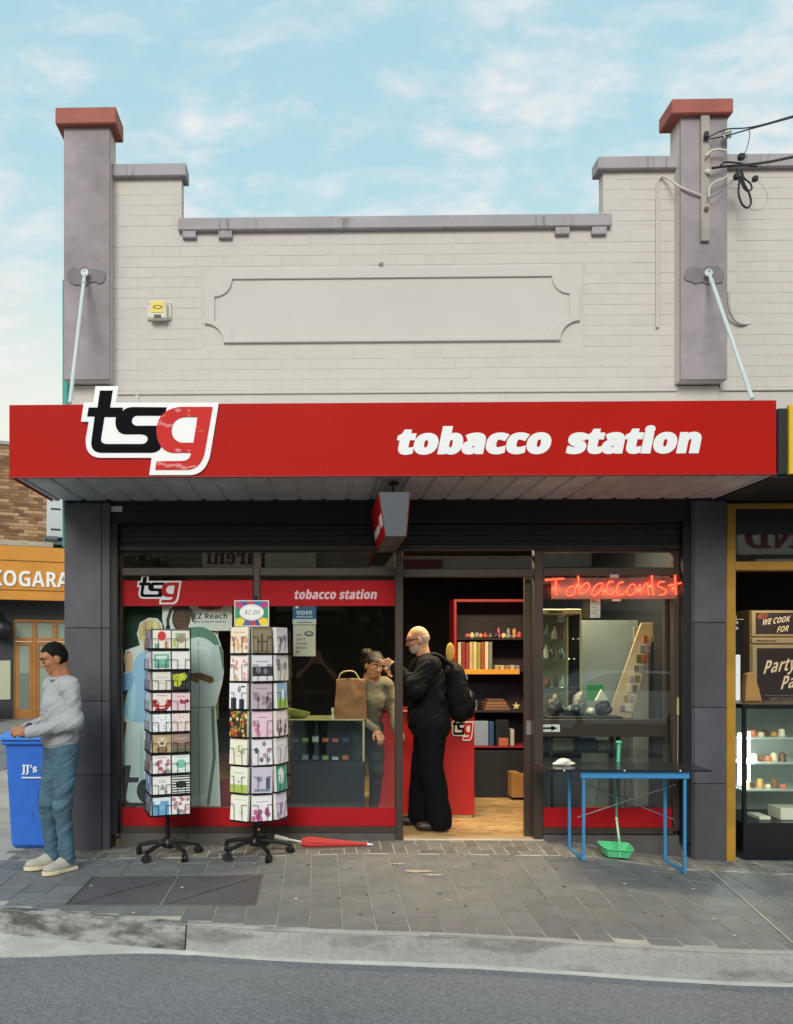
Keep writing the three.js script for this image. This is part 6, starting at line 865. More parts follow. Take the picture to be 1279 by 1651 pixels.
  const n1 = (px0, px1, py0, py1, t, label, z = -0.135) => { const [x0, y0] = at(px0, py1, z), [x1, y1] = at(px1, py0, z); const m = sheet('notice', x0, x1, y0, y1, z - 0.001, z, print('notice print', t, 0.6), scene, mat.paper); m.userData = { label, category: 'notice' }; };
  n1(472, 510, 977, 1000, tv, 'blue video surveillance notice inside the middle window');
  n1(472, 510, 1000, 1007, canvasTex(128, 32, (g) => { g.fillStyle = '#c6c4bd'; g.fillRect(0, 0, 128, 32); g.fillStyle = '#77777a'; g.fillRect(22, 12, 80, 8); }), 'narrow pale strip under the blue notice');
  n1(473, 509, 1008, 1058, canvasTex(256, 360, (g, w, h) => { g.fillStyle = '#c2bba6'; g.fillRect(0, 0, w, h); g.fillStyle = '#4f5d5a'; g.beginPath(); g.ellipse(180, 100, 54, 32, 0, 0, 7); g.fill(); g.fillStyle = '#c2bba6'; g.beginPath(); g.ellipse(180, 96, 30, 12, 0, 0, 7); g.fill(); g.fillStyle = '#45413b'; g.font = 'bold 38px sans-serif'; ['YOU', "CAN'T", 'PLEASE', 'KNOCK', 'BY'].forEach((t, i) => g.fillText(t, 28, 130 + i * 48)); }), 'cream paper notice taped below the blue sign');
  n1(952, 968, 962, 996, canvasTex(64, 128, (g) => { g.fillStyle = '#c9c6b4'; g.fillRect(0, 0, 64, 128); g.strokeStyle = '#6f7468'; g.lineWidth = 4; for (let i = 0; i < 6; i++) { g.beginPath(); g.arc(20 + (i % 2) * 24, 20 + i * 18, 10, 0, 5); g.stroke(); } }), 'pale scribbled card hanging below the neon sign');
}
{
  // dark glass-topped display counter
  const z = -0.62, o = thing('display_counter', 'black display counter with glass upper case behind the middle window', 'counter', [PI2(520, z), FY, z - 0.25]), dk = M('blue black laminate', 0x1d2a33, 0.5), yT = Y(1160, z, 520), yM = Y(1228, z, 520), x0 = PI2(440, z), x1 = PI2(588, z);
  part('cabinet', bx(x0, x1, FY, yM, z - 0.5, z, 0.004), dk, o); part('top_frame', bx(x0, x1, yT - 0.012, yT, z - 0.5, z, 0.003), M('olive trim', 0x8e9468, 0.45), o);
  part('corner_post', bx(x1 - 0.018, x1, yM + 0.001, yT - 0.013, z - 0.02, z, 0.003), M('champagne trim', 0xb9b98e, 0.4), o); part('corner_post', bx(x1 - 0.018, x1, yM + 0.001, yT - 0.013, z - 0.5, z - 0.48, 0.003), M('champagne trim', 0xb9b98e, 0.4), o); part('back_panel', bx(x0, x1 - 0.02, yM + 0.001, yT - 0.013, z - 0.5, z - 0.485, 0.003), dk, o);
  { const g = new THREE.PlaneGeometry(x1 - x0 - 0.018, yT - yM - 0.013); g.translate((x0 + x1 - 0.018) / 2, (yT + yM) / 2, z - 0.01); part('front_pane', g, clearMat, o); }
  part('shelf', bx(x0 + 0.01, x1 - 0.02, Y(1199, z), Y(1199, z) + 0.006, z - 0.4, z - 0.03, 0.002), clearMat, o);
  const r = rng(21), pk = [['pale blue', 0x8fa6b5], ['rose pink', 0xb5616b], ['white', 0xc9ccc6], ['grey', 0x777f84], ['navy', 0x2a3a5c], ['coral', 0xb96a4f], ['lime', 0x8fae5c]];
  const rowN = [['upper', 1199, 0.006], ['lower', 1228, 0.002]]; rowN.forEach(([n, py, dy], k) => { for (let i = 0; i < 7; i++) { const c = (i * 3 + k) % 7, x = x0 + 0.08 + i * 0.092, h = 0.02 + 0.025 * r(); one('lighter_pack', `${pk[c][0]} small packet, ${['first', 'second', 'third', 'fourth', 'fifth', 'sixth', 'seventh'][i]} along the ${n} shelf of black counter`, 'packet', bx(x, x + 0.06, Y(py, z) + dy + 0.001, Y(py, z) + dy + 0.001 + h, z - 0.2 + 0.05 * r(), z - 0.08, 0.003), M('packet', pk[c][1], 0.5), 'packets in the black counter'); } });
  // on the counter: leafy tray, lighter stand, carrier bag
  const tray = new THREE.SphereGeometry(1, 24, 12, 0, 6.283, 1.5, 1.64); tray.scale(0.13, 0.075, 0.1); tray.rotateZ(-0.18); tray.translate(PI2(478, z - 0.1), yT + 0.073, z - 0.15); one('bowl', 'pale green leaf shaped bowl on the black display counter', 'bowl', tray, M('olive glazed ceramic', 0x9aa05c, 0.35));
  one('lighter_stand', 'small lit glass ornament beside the paper bag', 'ornament', lathe([[0, 0.1], [0.016, 0.098], [0.018, 0.06], [0.01, 0.055], [0.022, 0.01], [0.026, 0]], PI2(537, z - 0.1), yT + 0.001, z - 0.1, 14), M('pale ornament', 0xd8cf9a, 0.3));
  const bx0 = PI2(541, z - 0.05), bx1 = PI2(590, z - 0.05), by1 = Y(1096, z - 0.05, 560), w = bx1 - bx0, pb = thing('paper_bag', 'brown paper carrier bag with handles standing on the counter', 'bag', [(bx0 + bx1) / 2, yT, z - 0.1]);
  const bg = new THREE.BoxGeometry(w, by1 - yT, 0.15, 8, 12, 4), p = bg.attributes.position; for (let i = 0; i < p.count; i++) { const x = p.getX(i), y = p.getY(i), h = y / (by1 - yT) + 0.5, n = fbm(x * 14 + 3, y * 12 + p.getZ(i) * 9, 3, 66) - 0.5; p.setXYZ(i, x * (1 + 0.05 * Math.sin(h * 5)) + n * 0.02, y + (h > 0.95 ? n * 0.03 : 0), p.getZ(i) * (1 - 0.5 * h) + n * 0.035); } bg.computeVertexNormals(); bg.translate((bx0 + bx1) / 2, (yT + by1) / 2 + 0.001, z - 0.1); part('body', uvBox(bg), M('brown kraft paper', 0x9a6f45, 0.85, { map: strong, bump: coarse, bs: 0.01 }), pb);
  const hn = M('twisted paper handle', 0xcbb98c, 0.8); for (const dz of [-0.075, -0.125]) part('handle', tube([[bx0 + w * 0.08, by1 - 0.02, z + dz], [bx0 + w * 0.2, by1 + 0.06, z + dz], [bx0 + w * 0.6, by1 + 0.075, z + dz], [bx0 + w * 0.78, by1 + 0.01, z + dz], [bx0 + w * 0.82, by1 - 0.02, z + dz]], 0.006, 24, 6), hn, pb);
}
{
  // red serving counter with emblem
  const z = -0.98, x0 = PI2(606, z), x1 = PI2(765, z), yT = Y(1146, z, 700), red = M('red counter laminate', 0xb01d1c, 0.4, { map: mild }), o = thing('serving_counter', 'red serving counter with shop emblem behind the door', 'counter', [(x0 + x1) / 2, FY, z - 0.3]);
  part('front_panel', bx(x0, x1, FY + 0.03, yT - 0.02, z - 0.03, z, 0.003), red, o); part('end_panel', bx(x1 - 0.03, x1, FY + 0.03, yT - 0.02, z - 0.6, z - 0.031, 0.003), red, o); part('counter_top', bx(x0 - 0.01, x1 + 0.01, yT - 0.019, yT, z - 0.6, z + 0.01, 0.003), M('dark red top', 0x6c1518, 0.35), o); part('kick_board', bx(x0 + 0.02, x1 - 0.02, FY, FY + 0.029, z - 0.58, z - 0.02, 0.002), M('pale kick board', 0xb7a06c, 0.6), o);
  const k = 36 / 222 / 5.116, map = (a, b) => at(728 + (a - 58) * k, 1156 + (b - 68) * k * 1.65, z + 0.003); emblem(o, map, z + 0.0005, 0.002);
  one('snack_bag', 'clear bag of snacks on the red counter beside the shopkeeper', 'snack bag', nets(folds(ell([0, 0.06, 0], [0.11, 0.065, 0.05]), 0.012, 26, 26, 5), [-0.14, -0.02, -0.08], [0.14, 0.15, 0.08], 0.008).rotateZ(0.35).translate(PI2(628, z), yT + 0.03, z - 0.12), M('crinkled snack film', 0xa5a06a, 0.35, { map: strong }));
}
{
  // red framed shelf unit with goods
  const z = -2.05, x0 = PI2(732, z), x1 = PI2(862, z), yT = Y(966, z, 790), dk = M('dark plum shelf back', 0x1a1220, 0.7), red = M('red shelf edging', 0x861a24, 0.4), o = thing('shelf_unit', 'tall dark shelf unit edged in red seen through the doorway', 'shelf unit', [(x0 + x1) / 2, FY, z - 0.15]);
  part('back_panel', bx(x0, x1, FY, yT, z - 0.32, z - 0.3, 0.002), dk, o); part('side_panel', bx(x0, x0 + 0.03, FY, yT, z - 0.3, z, 0.003), red, o); part('side_panel', bx(x1 - 0.03, x1, FY, yT, z - 0.3, z, 0.003), red, o); part('top_panel', bx(x0 + 0.03, x1 - 0.03, yT - 0.03, yT, z - 0.3, z, 0.003), red, o); part('base_panel', bx(x0 + 0.03, x1 - 0.03, FY, Y(1210, z), z - 0.28, z - 0.02, 0.003), M('black kick panel', 0x12131a, 0.6), o);
  const yl = { a: 1029, b: 1080, c: 1146, d: 1203 }; for (const [k, py] of Object.entries(yl)) part('shelf', bx(x0 + 0.031, x1 - 0.031, Y(py, z) - 0.018, Y(py, z), z - 0.299, z - 0.01, 0.002), k === 'd' ? red : dk, o);
  part('price_strip', bx(x0 + 0.04, PI2(838, z), Y(1087, z), Y(1079, z) - 0.001, z - 0.009, z - 0.003, 0.001), M('amber price strip', 0xc98a2e, 0.5), o);
  const r = rng(91), g = 'goods on the red edged shelves', nth = ['first', 'second', 'third', 'fourth', 'fifth', 'sixth', 'seventh', 'eighth', 'ninth', 'tenth'], sp = [['ivory', 0xb9ac8c], ['maroon', 0x7a2a2c], ['maroon', 0x8a3030], ['straw', 0xb5a070], ['cream', 0xc4b58c], ['olive', 0x8a8a3c], ['brick red', 0x94402c], ['pale', 0xc9c0a0], ['grey', 0x77756c]];
  sp.forEach(([c, h], i) => { const x = x0 + 0.05 + i * 0.042; one('cigar_box', `${c} upright pack, ${nth[i]} from the frame on the amber edged shelf`, 'pack', bx(x, x + 0.036, Y(yl.b, z) + 0.001, Y(1034 + 2 * r(), z), z - 0.2, z - 0.04, 0.003), M('pack ' + i, h, 0.5, { map: strong }), g); });
  for (let i = 0; i < 5; i++) { const x = x0 + 0.45 + i * 0.055; one('small_carton', `low pale carton, ${nth[i]} past the upright packs on the amber edged shelf`, 'carton', bx(x, x + 0.046, Y(yl.b, z) + 0.001, Y(yl.b, z) + 0.05, z - 0.15, z - 0.03, 0.003), M('carton ' + i, [0xa58f6c, 0xb59c78, 0x8d6a58, 0xa9a08c, 0x77766c][i], 0.6), g); }
  const tr = [['pink', 0xa8566a], ['grey', 0x5c5b62], ['peach', 0xc08c6c], ['cream', 0xd9c49a], ['black', 0x1c1c20], ['coral', 0xb84a42], ['silver', 0x8d8d92]], ORDS = [...nth, 'eleventh', 'twelfth'];
  for (let i = 0; i < 12; i++) { const [c, h] = tr[(i * 3) % 7], x = x0 + 0.16 + i * 0.05 + 0.012 * r(), a = 0.014 + 0.012 * r(), hh = (i > 6 ? 0.07 : 0.02) * r(); one('trinket', `${c} trinket, ${ORDS[i]} along the top shelf of the red edged unit`, 'trinket', nets(folds(join([ell([0, 0.018, 0], [0.028, 0.018, 0.026]), ell([a - 0.02, 0.03 + hh * 0.6, 0], [a, 0.022 + hh * 0.4, a]), ell([0.012, 0.03, 0.01], [0.014, 0.012, 0.02])], 0.01), 0.005, 50, 50, i), [-0.05, -0.005, -0.045], [0.05, 0.14, 0.05], 0.007).translate(x, Y(yl.a, z) + 0.001, z - 0.08 - 0.06 * r()), M('trinket ' + i, h, 0.4, { map: strong }), g); }
  for (let i = 0; i < 6; i++) { const x = x0 + 0.09 + i * 0.1, c = [['navy', 0x232c48], ['plum', 0x4a2438], ['bottle green', 0x1f3a30], ['rust', 0x6c3524], ['ash', 0x55534f], ['wine', 0x581a24]][i]; one('tin', `${c[0]} tin, ${nth[i]} in the back row of the third shelf`, 'tin', lathe([[0, 0.085 + 0.03 * r()], [0.036, 0.085], [0.038, 0.08], [0.038, 0.003], [0.036, 0], [0, 0]], x, Y(yl.c, z) + 0.001, z - 0.26, 18), M('tin ' + c[0], c[1], 0.35, { metalness: 0.3 }), g); }
  for (let i = 0; i < 7; i++) { const x = x0 + 0.06 + i * 0.085, c = [['blue', 0x2c3f66], ['grey', 0x4d5058], ['teal', 0x235055], ['white', 0x8c8b86], ['black', 0x1a1b1f], ['amber', 0x8a5a24], ['violet', 0x3c2f55]][i], hh = 0.09 + 0.06 * r(); one('back_carton', `${c[0]} carton, ${nth[i]} in the back row of the lowest shelf`, 'carton', bx(x, x + 0.07, Y(yl.d, z) + 0.001, Y(yl.d, z) + hh, z - 0.29, z - 0.215, 0.003), M('back carton ' + i, c[1], 0.5, { map: strong }), g); }
  [0x6a4a3c, 0x75523f, 0x7d5a46, 0x5a3f38].forEach((h, i) => one('book', `brown book, ${nth[i]} from the bottom of the stack on the third shelf`, 'book', bx(x0 + 0.34 + i * 0.012, x0 + 0.62 - i * 0.02, Y(yl.c, z) + 0.001 + i * 0.031, Y(yl.c, z) + 0.03 + i * 0.031, z - 0.22, z - 0.05, 0.004), M('book ' + i, h, 0.6), g));
  one('storage_box', 'grey box at the left of the third shelf beside the book stack', 'box', bx(x0 + 0.12, x0 + 0.26, Y(yl.c, z) + 0.001, Y(yl.c, z) + 0.11, z - 0.2, z - 0.05, 0.004), M('grey box', 0x6f6f72, 0.6, { map: strong })); one('star_ornament', 'pale star ornament at the right of the third shelf', 'ornament', extrude((() => { const s = new THREE.Shape(); for (let k = 0; k < 10; k++) { const a = k * 0.628 + 1.57, q = k % 2 ? 0.018 : 0.045; k ? s.lineTo(Math.cos(a) * q, Math.sin(a) * q) : s.moveTo(Math.cos(a) * q, Math.sin(a) * q); } return s; })(), 0, 0.02, 0.003).translate(PI2(835, z), Y(yl.c, z) + 0.048, z - 0.08), M('pale gold', 0xcdbd86, 0.4));
  [['dark slate', 0x353c48, 0.05, 0.06, 1168], ['pale silver blue', 0x7f8ea0, 0.14, 0.24, 1163], ['deep blue', 0x2a4a74, 0.39, 0.05, 1164], ['black', 0x17181d, 0.46, 0.14, 1161], ['white', 0xa9a9a5, 0.62, 0.04, 1176]].forEach(([c, h, a, w, py]) => one('boxed_product', `${c} boxed product on the lowest red shelf`, 'box', bx(x0 + a, x0 + a + w, Y(yl.d, z) + 0.001, Y(py, z), z - 0.2, z - 0.04, 0.004), M('product ' + c, h, 0.45, { map: mild }), g)); one('carton_box', 'small orange brown carton in front of the black box on lowest shelf', 'carton', bx(x0 + 0.485, x0 + 0.59, Y(yl.d, z) + 0.001, Y(1190, z), z - 0.035, z - 0.012, 0.003), M('orange carton', 0x9a5a3c, 0.6));
  one('cardboard_box', 'open tan cardboard box on the floor by the shelf unit', 'box', [pbx(825, 839, 1246, 1286, -1.9, 0.25, 0.003), pbx(839, 850, 1250, 1286, -1.9, 0.25, 0.003)], M('corrugated card', 0xa5773f, 0.8, { map: strong }));
}
{
  // glass cabinet and clutter behind the right window
  const z = -0.6, x0 = PI2(864, z), x1 = PI2(938, z), yB = Y(1152, z, 900), yT = Y(982, z, 900), fr = M('champagne cabinet frame', 0xb9ad84, 0.4, { metalness: 0.3 }), o = thing('glass_cabinet', 'tall glass display cabinet with champagne frame in the right window', 'cabinet', [(x0 + x1) / 2, FY, z - 0.2]);
  part('header', bx(x0, x1, yT - 0.045, yT, z - 0.4, z, 0.004), fr, o); part('header_slot', bx(x0 + 0.11, x0 + 0.24, yT - 0.034, yT - 0.016, z, z + 0.002, 0.0005), mat.blackPlastic, o);
  for (const [x, zz] of [[x0, z - 0.012], [x1 - 0.014, z - 0.012], [x0, z - 0.4], [x1 - 0.014, z - 0.4]]) part('post', bx(x, x + 0.014, yB, yT - 0.046, zz, zz + 0.012, 0.002), fr, o);
  part('cabinet_base', bx(x0, x1, FY, yB - 0.001, z - 0.4, z, 0.004), M('dark cabinet base', 0x24242a, 0.5), o); part('back_panel', bx(x0 + 0.014, x1 - 0.014, yB, yT - 0.046, z - 0.4, z - 0.39, 0.002), M('dull back panel', 0x77786c, 0.5), o);
  const r = rng(64), nth = ['first', 'second', 'third', 'fourth', 'fifth']; [[1030, 'top', 4], [1062, 'second', 5], [1108, 'third', 4], [1151, 'bottom', 4]].forEach(([py, nm, n], k) => { const y = Y(py, z, 900); if (k < 3) part('shelf', bx(x0 + 0.015, x1 - 0.015, y - 0.006, y, z - 0.385, z - 0.015, 0.002), clearMat, o); for (let i = 0; i < n; i++) { const x = x0 + 0.06 + i * (0.3 / n) + 0.02 * r(), h = 0.07 + 0.07 * r(), w = 0.018 + 0.012 * r(), c = [0x9aa5a0, 0x55605c, 0xb9b5a0, 0x6c4a50, 0x3c4248][(i + k) % 5]; one('glass_bottle', `${['silver grey', 'dark green', 'straw', 'rosy', 'charcoal'][(i + k) % 5]} bottle, ${nth[i]} on the ${nm} shelf of the glass cabinet`, 'bottle', lathe([[0, h], [w * 0.45, h], [w * 0.45, h * 0.72], [w, h * 0.55], [w, 0.004], [w * 0.8, 0], [0, 0]], x, y + 0.001, z - 0.12 - 0.1 * r(), 14), M('bottle', c, 0.25), 'bottles in the glass cabinet'); } });
  { const g = new THREE.PlaneGeometry(x1 - x0 - 0.028, yT - yB - 0.046); g.translate((x0 + x1) / 2, (yT + yB) / 2 - 0.023, z - 0.004); part('front_pane', g, clearMat, o); }
  // low dark bench with bags and packs
  const zb = -0.45, bx0 = PI2(878, zb), bx1 = PI2(998, zb), by = Y(1154, zb, 930), b = thing('window_bench', 'low dark display bench behind the right window', 'bench', [(bx0 + bx1) / 2, FY, zb - 0.05]);
  part('bench_top', bx(bx0, bx1, by - 0.02, by, zb - 0.12, zb + 0.1, 0.003), mat.blackPlastic, b); for (const x of [bx0 + 0.02, bx1 - 0.05]) for (const q of [zb - 0.1, zb + 0.06]) part('leg', bx(x, x + 0.03, FY, by - 0.021, q, q + 0.03, 0.003), mat.blackPlastic, b); part('lower_shelf', bx(bx0 + 0.03, bx1 - 0.03, Y(1212, zb), Y(1212, zb) + 0.015, zb - 0.1, zb + 0.09, 0.003), mat.blackPlastic, b);
  const lump = (px, w, h, c, l, s) => one('goods_bag', l, 'bag', nets(folds(join([ell([0, h * 0.45, 0], [w, h * 0.5, 0.06]), ell([w * 0.3, h * 0.8, 0], [w * 0.4, h * 0.3, 0.04])], 0.03), 0.014, 30, 30, s), [-w * 1.4, -0.01, -0.1], [w * 1.4, h * 1.3, 0.1], 0.009).translate(PI2(px, zb), by + 0.006, zb), M('bag ' + s, c, 0.4, { map: strong }));
  lump(893, 0.07, 0.17, 0x3a352f, 'dark crumpled pack at the cabinet end of the window bench', 1); lump(921, 0.09, 0.09, 0x1c2f3c, 'blue black pouch in the middle of the window bench', 2); lump(950, 0.05, 0.06, 0xcfcdb8, 'small white carton on the window bench', 3); lump(972, 0.075, 0.13, 0x33323a, 'charcoal round tin on the window bench', 4); lump(934, 0.06, 0.20, 0x777870, 'grey foil pouch behind the blue black one', 6);
  { const s = new THREE.Shape(); s.moveTo(-0.06, 0); s.lineTo(0.06, 0); s.lineTo(-0.005, 0.1); one('paper_cone', 'white folded paper cone with orange print on the charcoal tin', 'paper', extrude(s, zb + 0.02, 0.03, 0.004).translate(PI2(968, zb), by + 0.135, 0), M('white folded paper', 0xd3ccb9, 0.6)); }
  one('green_card', 'small green card behind the window bench goods', 'card', pbx(946, 973, 1104, 1130, -0.5, 0.004), M('green card', 0x3c8a52, 0.5)); for (let i = 0; i < 3; i++) one('stored_box', `${['pale', 'dark blue', 'grey'][i]} stored box under the window bench`, 'box', pbx([890, 932, 965][i], [925, 962, 985][i], [1192, 1190, 1194][i], 1211.5, -0.48, 0.08), M('stored box', [0x8b8a70, 0x2a3c4c, 0x77756c][i], 0.6, { map: strong }));
  // tilted wooden ladder board with clipped packets
  const zc = -0.75, s = new THREE.Shape(); [[979, 1158], [1034, 1004], [1060, 1004], [1018, 1158]].forEach((p, i) => { const q = at(...p, zc); i ? s.lineTo(...q) : s.moveTo(...q); });
  const lb = thing('display_ladder', 'leaning pale timber display board hung with small packets', 'display board', [PI2(1000, zc), FY, zc]); part('board', extrude(s, zc - 0.02, 0.02, 0.003), M('pale birch ply', 0xcfb896, 0.6, { map: strong }), lb); part('board_foot', bx(PI2(982, zc), PI2(1016, zc), FY, Y(1157.5, zc), zc - 0.018, zc - 0.003, 0.003), M('grey stand', 0x66625d, 0.6), lb);
  { const rr = rng(12), C = [['orange', 0xb5553c], ['smoky', 0x77685a], ['tan', 0xa88c6a], ['grey', 0x8d8a88], ['lilac', 0xa890a5], ['mauve', 0x96808c], ['olive', 0x6c6a34], ['white', 0xc9c4b8]], N = ['first', 'second', 'third', 'fourth', 'fifth', 'sixth', 'seventh', 'eighth']; for (let i = 0; i < 8; i++) for (const k of [0, 1]) { const py = 1030 + i * 16, px = 1052 - (py - 1022) * 0.325 - (k ? 0 : 9) + rr() * 2, c = C[(i * 3 + k * 2) % 8], w = 3 + 2.2 * rr(), h = 4.5 + 2.5 * rr(); one('clip_packet', `${c[0]} packet, ${N[i]} row from the top, ${k ? 'right' : 'left'} side of the leaning board`, 'packet', pbx(px - w, px + w, py - h, py + h, zc + 0.012 + 0.006 * k, 0.01, 0.002), M('packet ' + c[0], c[1], 0.35, { map: strong }), 'packets on the leaning board'); } }
  one('partition_board', 'grey blue partition board behind the right window', 'board', pbx(936, 1085, 1000, 1300, -1.1, 0.03), M('grey blue board', 0x8c9aa0, 0.6, { map: mild }));
  one('panel_board', 'plain grey brown board standing right of the leaning board', 'board', pbx(1022, 1074, 1010, 1300, -0.85, 0.02), M('grey brown board', 0x9a928b, 0.6, { map: mild }));
}

// ================= people =================
const skinTan = M('warm tan skin', 0xa8714f, 0.65, { bump: fine, bs: 0.0004 }), skinPale = M('pale ruddy skin', 0xc48f6c, 0.68, { map: tone(0.85, 1, 0.12, 611), bump: fine, bs: 0.0006 }), skinMid = M('light olive skin', 0xc08a64, 0.55), hairBlack = M('black hair', 0x0c0a09, 0.75, { specularIntensity: 0.4, bump: fine, bs: 0.003 });
// head in its own axes: chin at the origin's front, looking along +z; placed by a matrix
function headField() {
  return join([ell([0, 0.02, -0.015], [0.074, 0.098, 0.094]), ell([0, -0.045, 0.02], [0.056, 0.068, 0.062]), ell([0, -0.088, 0.045], [0.028, 0.024, 0.026]), ell([0, 0.035, 0.055], [0.06, 0.03, 0.03]), ell([0.034, -0.02, 0.05], [0.025, 0.022, 0.028]), ell([-0.034, -0.02, 0.05], [0.025, 0.022, 0.028])], 0.02);
}
function headGeo(cell = 0.0045) {
  const base = headField(), nose = join([cone([0, 0.012, 0.08], [0, -0.024, 0.098], 0.009, 0.0125), ell([0.011, -0.028, 0.086], [0.009, 0.008, 0.01]), ell([-0.011, -0.028, 0.086], [0.009, 0.008, 0.01])], 0.008), ears = [1, -1].map((s) => ell([s * 0.076, -0.012, -0.012], [0.011, 0.032, 0.02])), lip = ell([0, -0.055, 0.075], [0.024, 0.0095, 0.011]), brow = [1, -1].map((s) => cone([s * 0.014, 0.026, 0.082], [s * 0.05, 0.026, 0.064], 0.007, 0.006)), neck = cone([0, -0.07, -0.03], [0, -0.15, -0.035], 0.052, 0.05);
  const f = (x, y, z) => { let d = base(x, y, z); for (const e of [1, -1]) { const q = Math.hypot((x - e * 0.033) / 1.5, y - 0.004, z - 0.088) - 0.013; d = -smin(-d, q, 0.012); } d = smin(d, nose(x, y, z), 0.01); d = smin(d, lip(x, y, z), 0.008); for (const b of brow) d = smin(d, b(x, y, z), 0.012); for (const e of ears) d = smin(d, e(x, y, z), 0.006); const m = Math.hypot(x * 0.5, (y + 0.056) * 4, (z - 0.088) * 1.0) - 0.012; d = Math.max(d, -m); return smin(d, neck(x, y, z), 0.03); };
  return nets(f, [-0.1, -0.21, -0.13], [0.1, 0.13, 0.125], cell);
}
function hairField(o = 0.012, front = 0.05, low = -0.06) { const b = headField(); return (x, y, z) => { const ear = Math.hypot((Math.abs(x) - 0.07) * 0.6, y + 0.012, z + 0.008) - 0.034; const n = 0.004 * (fbm(x * 60 + 7, (y + z) * 60, 3, 8) - 0.5); return Math.max(b(x, y, z) - o - n, -(y - lerp(low, front, sstep(-0.035, 0.055, z))), -(b(x, y, z) + 0.02), -ear); }; }
function handGeo(curl, s = 1, pts = null) {   // wrist at origin, fingers along +y, palm facing +z, thumb on +x*s
  const L = [join([cone([0, 0, 0], [0, 0.045, 0], 0.024, 0.03), ell([0, 0.055, 0.0], [0.04, 0.042, 0.016])], 0.015)];
  const f = [[0.03, 0.088, 0.068], [0.010, 0.094, 0.078], [-0.011, 0.091, 0.072], [-0.03, 0.082, 0.056]];
  f.forEach(([x, y, len], i) => { const c = curl[i]; let a = [x * s, y, 0], ang = c * 0.4, P = [a]; for (const k of [0.45, 0.32, 0.25]) { const l = len * k; a = [a[0], a[1] + Math.cos(ang) * l, a[2] + Math.sin(ang) * l]; P.push(a); ang += c * 0.75; } L.push(join([cone(P[0], P[1], 0.0098, 0.009), cone(P[1], P[2], 0.009, 0.0083), cone(P[2], P[3], 0.0083, 0.007)], 0.004)); });
  const t = curl[4]; L.push(join([cone([0.024 * s, 0.025, 0.004], [0.05 * s, 0.055, 0.014 + 0.01 * t], 0.014, 0.011), cone([0.05 * s, 0.055, 0.014 + 0.01 * t], [(0.062 - 0.02 * t) * s, 0.088, 0.022 + 0.018 * t], 0.011, 0.0085)], 0.006));
  const hand = (x, y, z) => { let d = L[0](x, y, z); for (let i = 1; i < L.length; i++) d = smin(d, L[i](x, y, z), 0.007); return d; };
  return nets(hand, [-0.085, -0.03, -0.045], [0.085, 0.19, 0.11], 0.0042);
}
const basis = (o, y, z) => { const Yv = V3(y).normalize(), X = Yv.clone().cross(V3(z)).normalize(), Z = X.clone().cross(Yv); return new THREE.Matrix4().makeBasis(X, Yv, Z).setPosition(...o); };
const place = (g, m) => g.applyMatrix4(m);
function lids(parent, hm) { for (const s of [1, -1]) { part('lashes', place(tube([[s * 0.02, -0.004, 0.084], [s * 0.034, -0.009, 0.083], [s * 0.047, -0.004, 0.072]], 0.0028, 10, 6), hm), hairBlack, parent); part('eyebrow', place(tube([[s * 0.015, 0.026, 0.0905], [s * 0.033, 0.031, 0.0855], [s * 0.053, 0.026, 0.068]], 0.0045, 10, 6), hm), hairBlack, parent); } }
function eyes(parent, hm, look = 0) { for (const s of [1, -1]) { const e = new THREE.SphereGeometry(0.0115, 14, 10); e.translate(s * 0.033, 0.004, 0.0745); part('eye', place(e, hm), M('eye white', 0xd9d2c8, 0.3), parent); const i = new THREE.SphereGeometry(0.006, 10, 8); i.translate(s * 0.033, 0.002, 0.081); part('iris', place(i, hm), M('dark iris', 0x1d120c, 0.2), parent); const b = tube([[s * 0.016, 0.026, 0.092], [s * 0.033, 0.031, 0.087], [s * 0.052, 0.026, 0.07]], 0.004, 10, 6); part('eyebrow', place(b, hm), hairBlack, parent); } }
const wool = M('pale grey marled sweatshirt', 0xa9abae, 0.9, { map: dataTex(256, (u, v) => 0.8 + 0.2 * fbm(u * 60, v * 60, 3, 401, 60), 0.25), bump: fine, bs: 0.0012 }), denim = M('faded blue denim', 0x54768a, 0.9, { map: dataTex(512, (u, v) => 0.38 + 0.72 * fbm(u * 5, v * 4, 6, 411, 5, 0.6) * (0.85 + 0.15 * Math.sin(u * 400)), 0.55), bump: fine, bs: 0.001 });
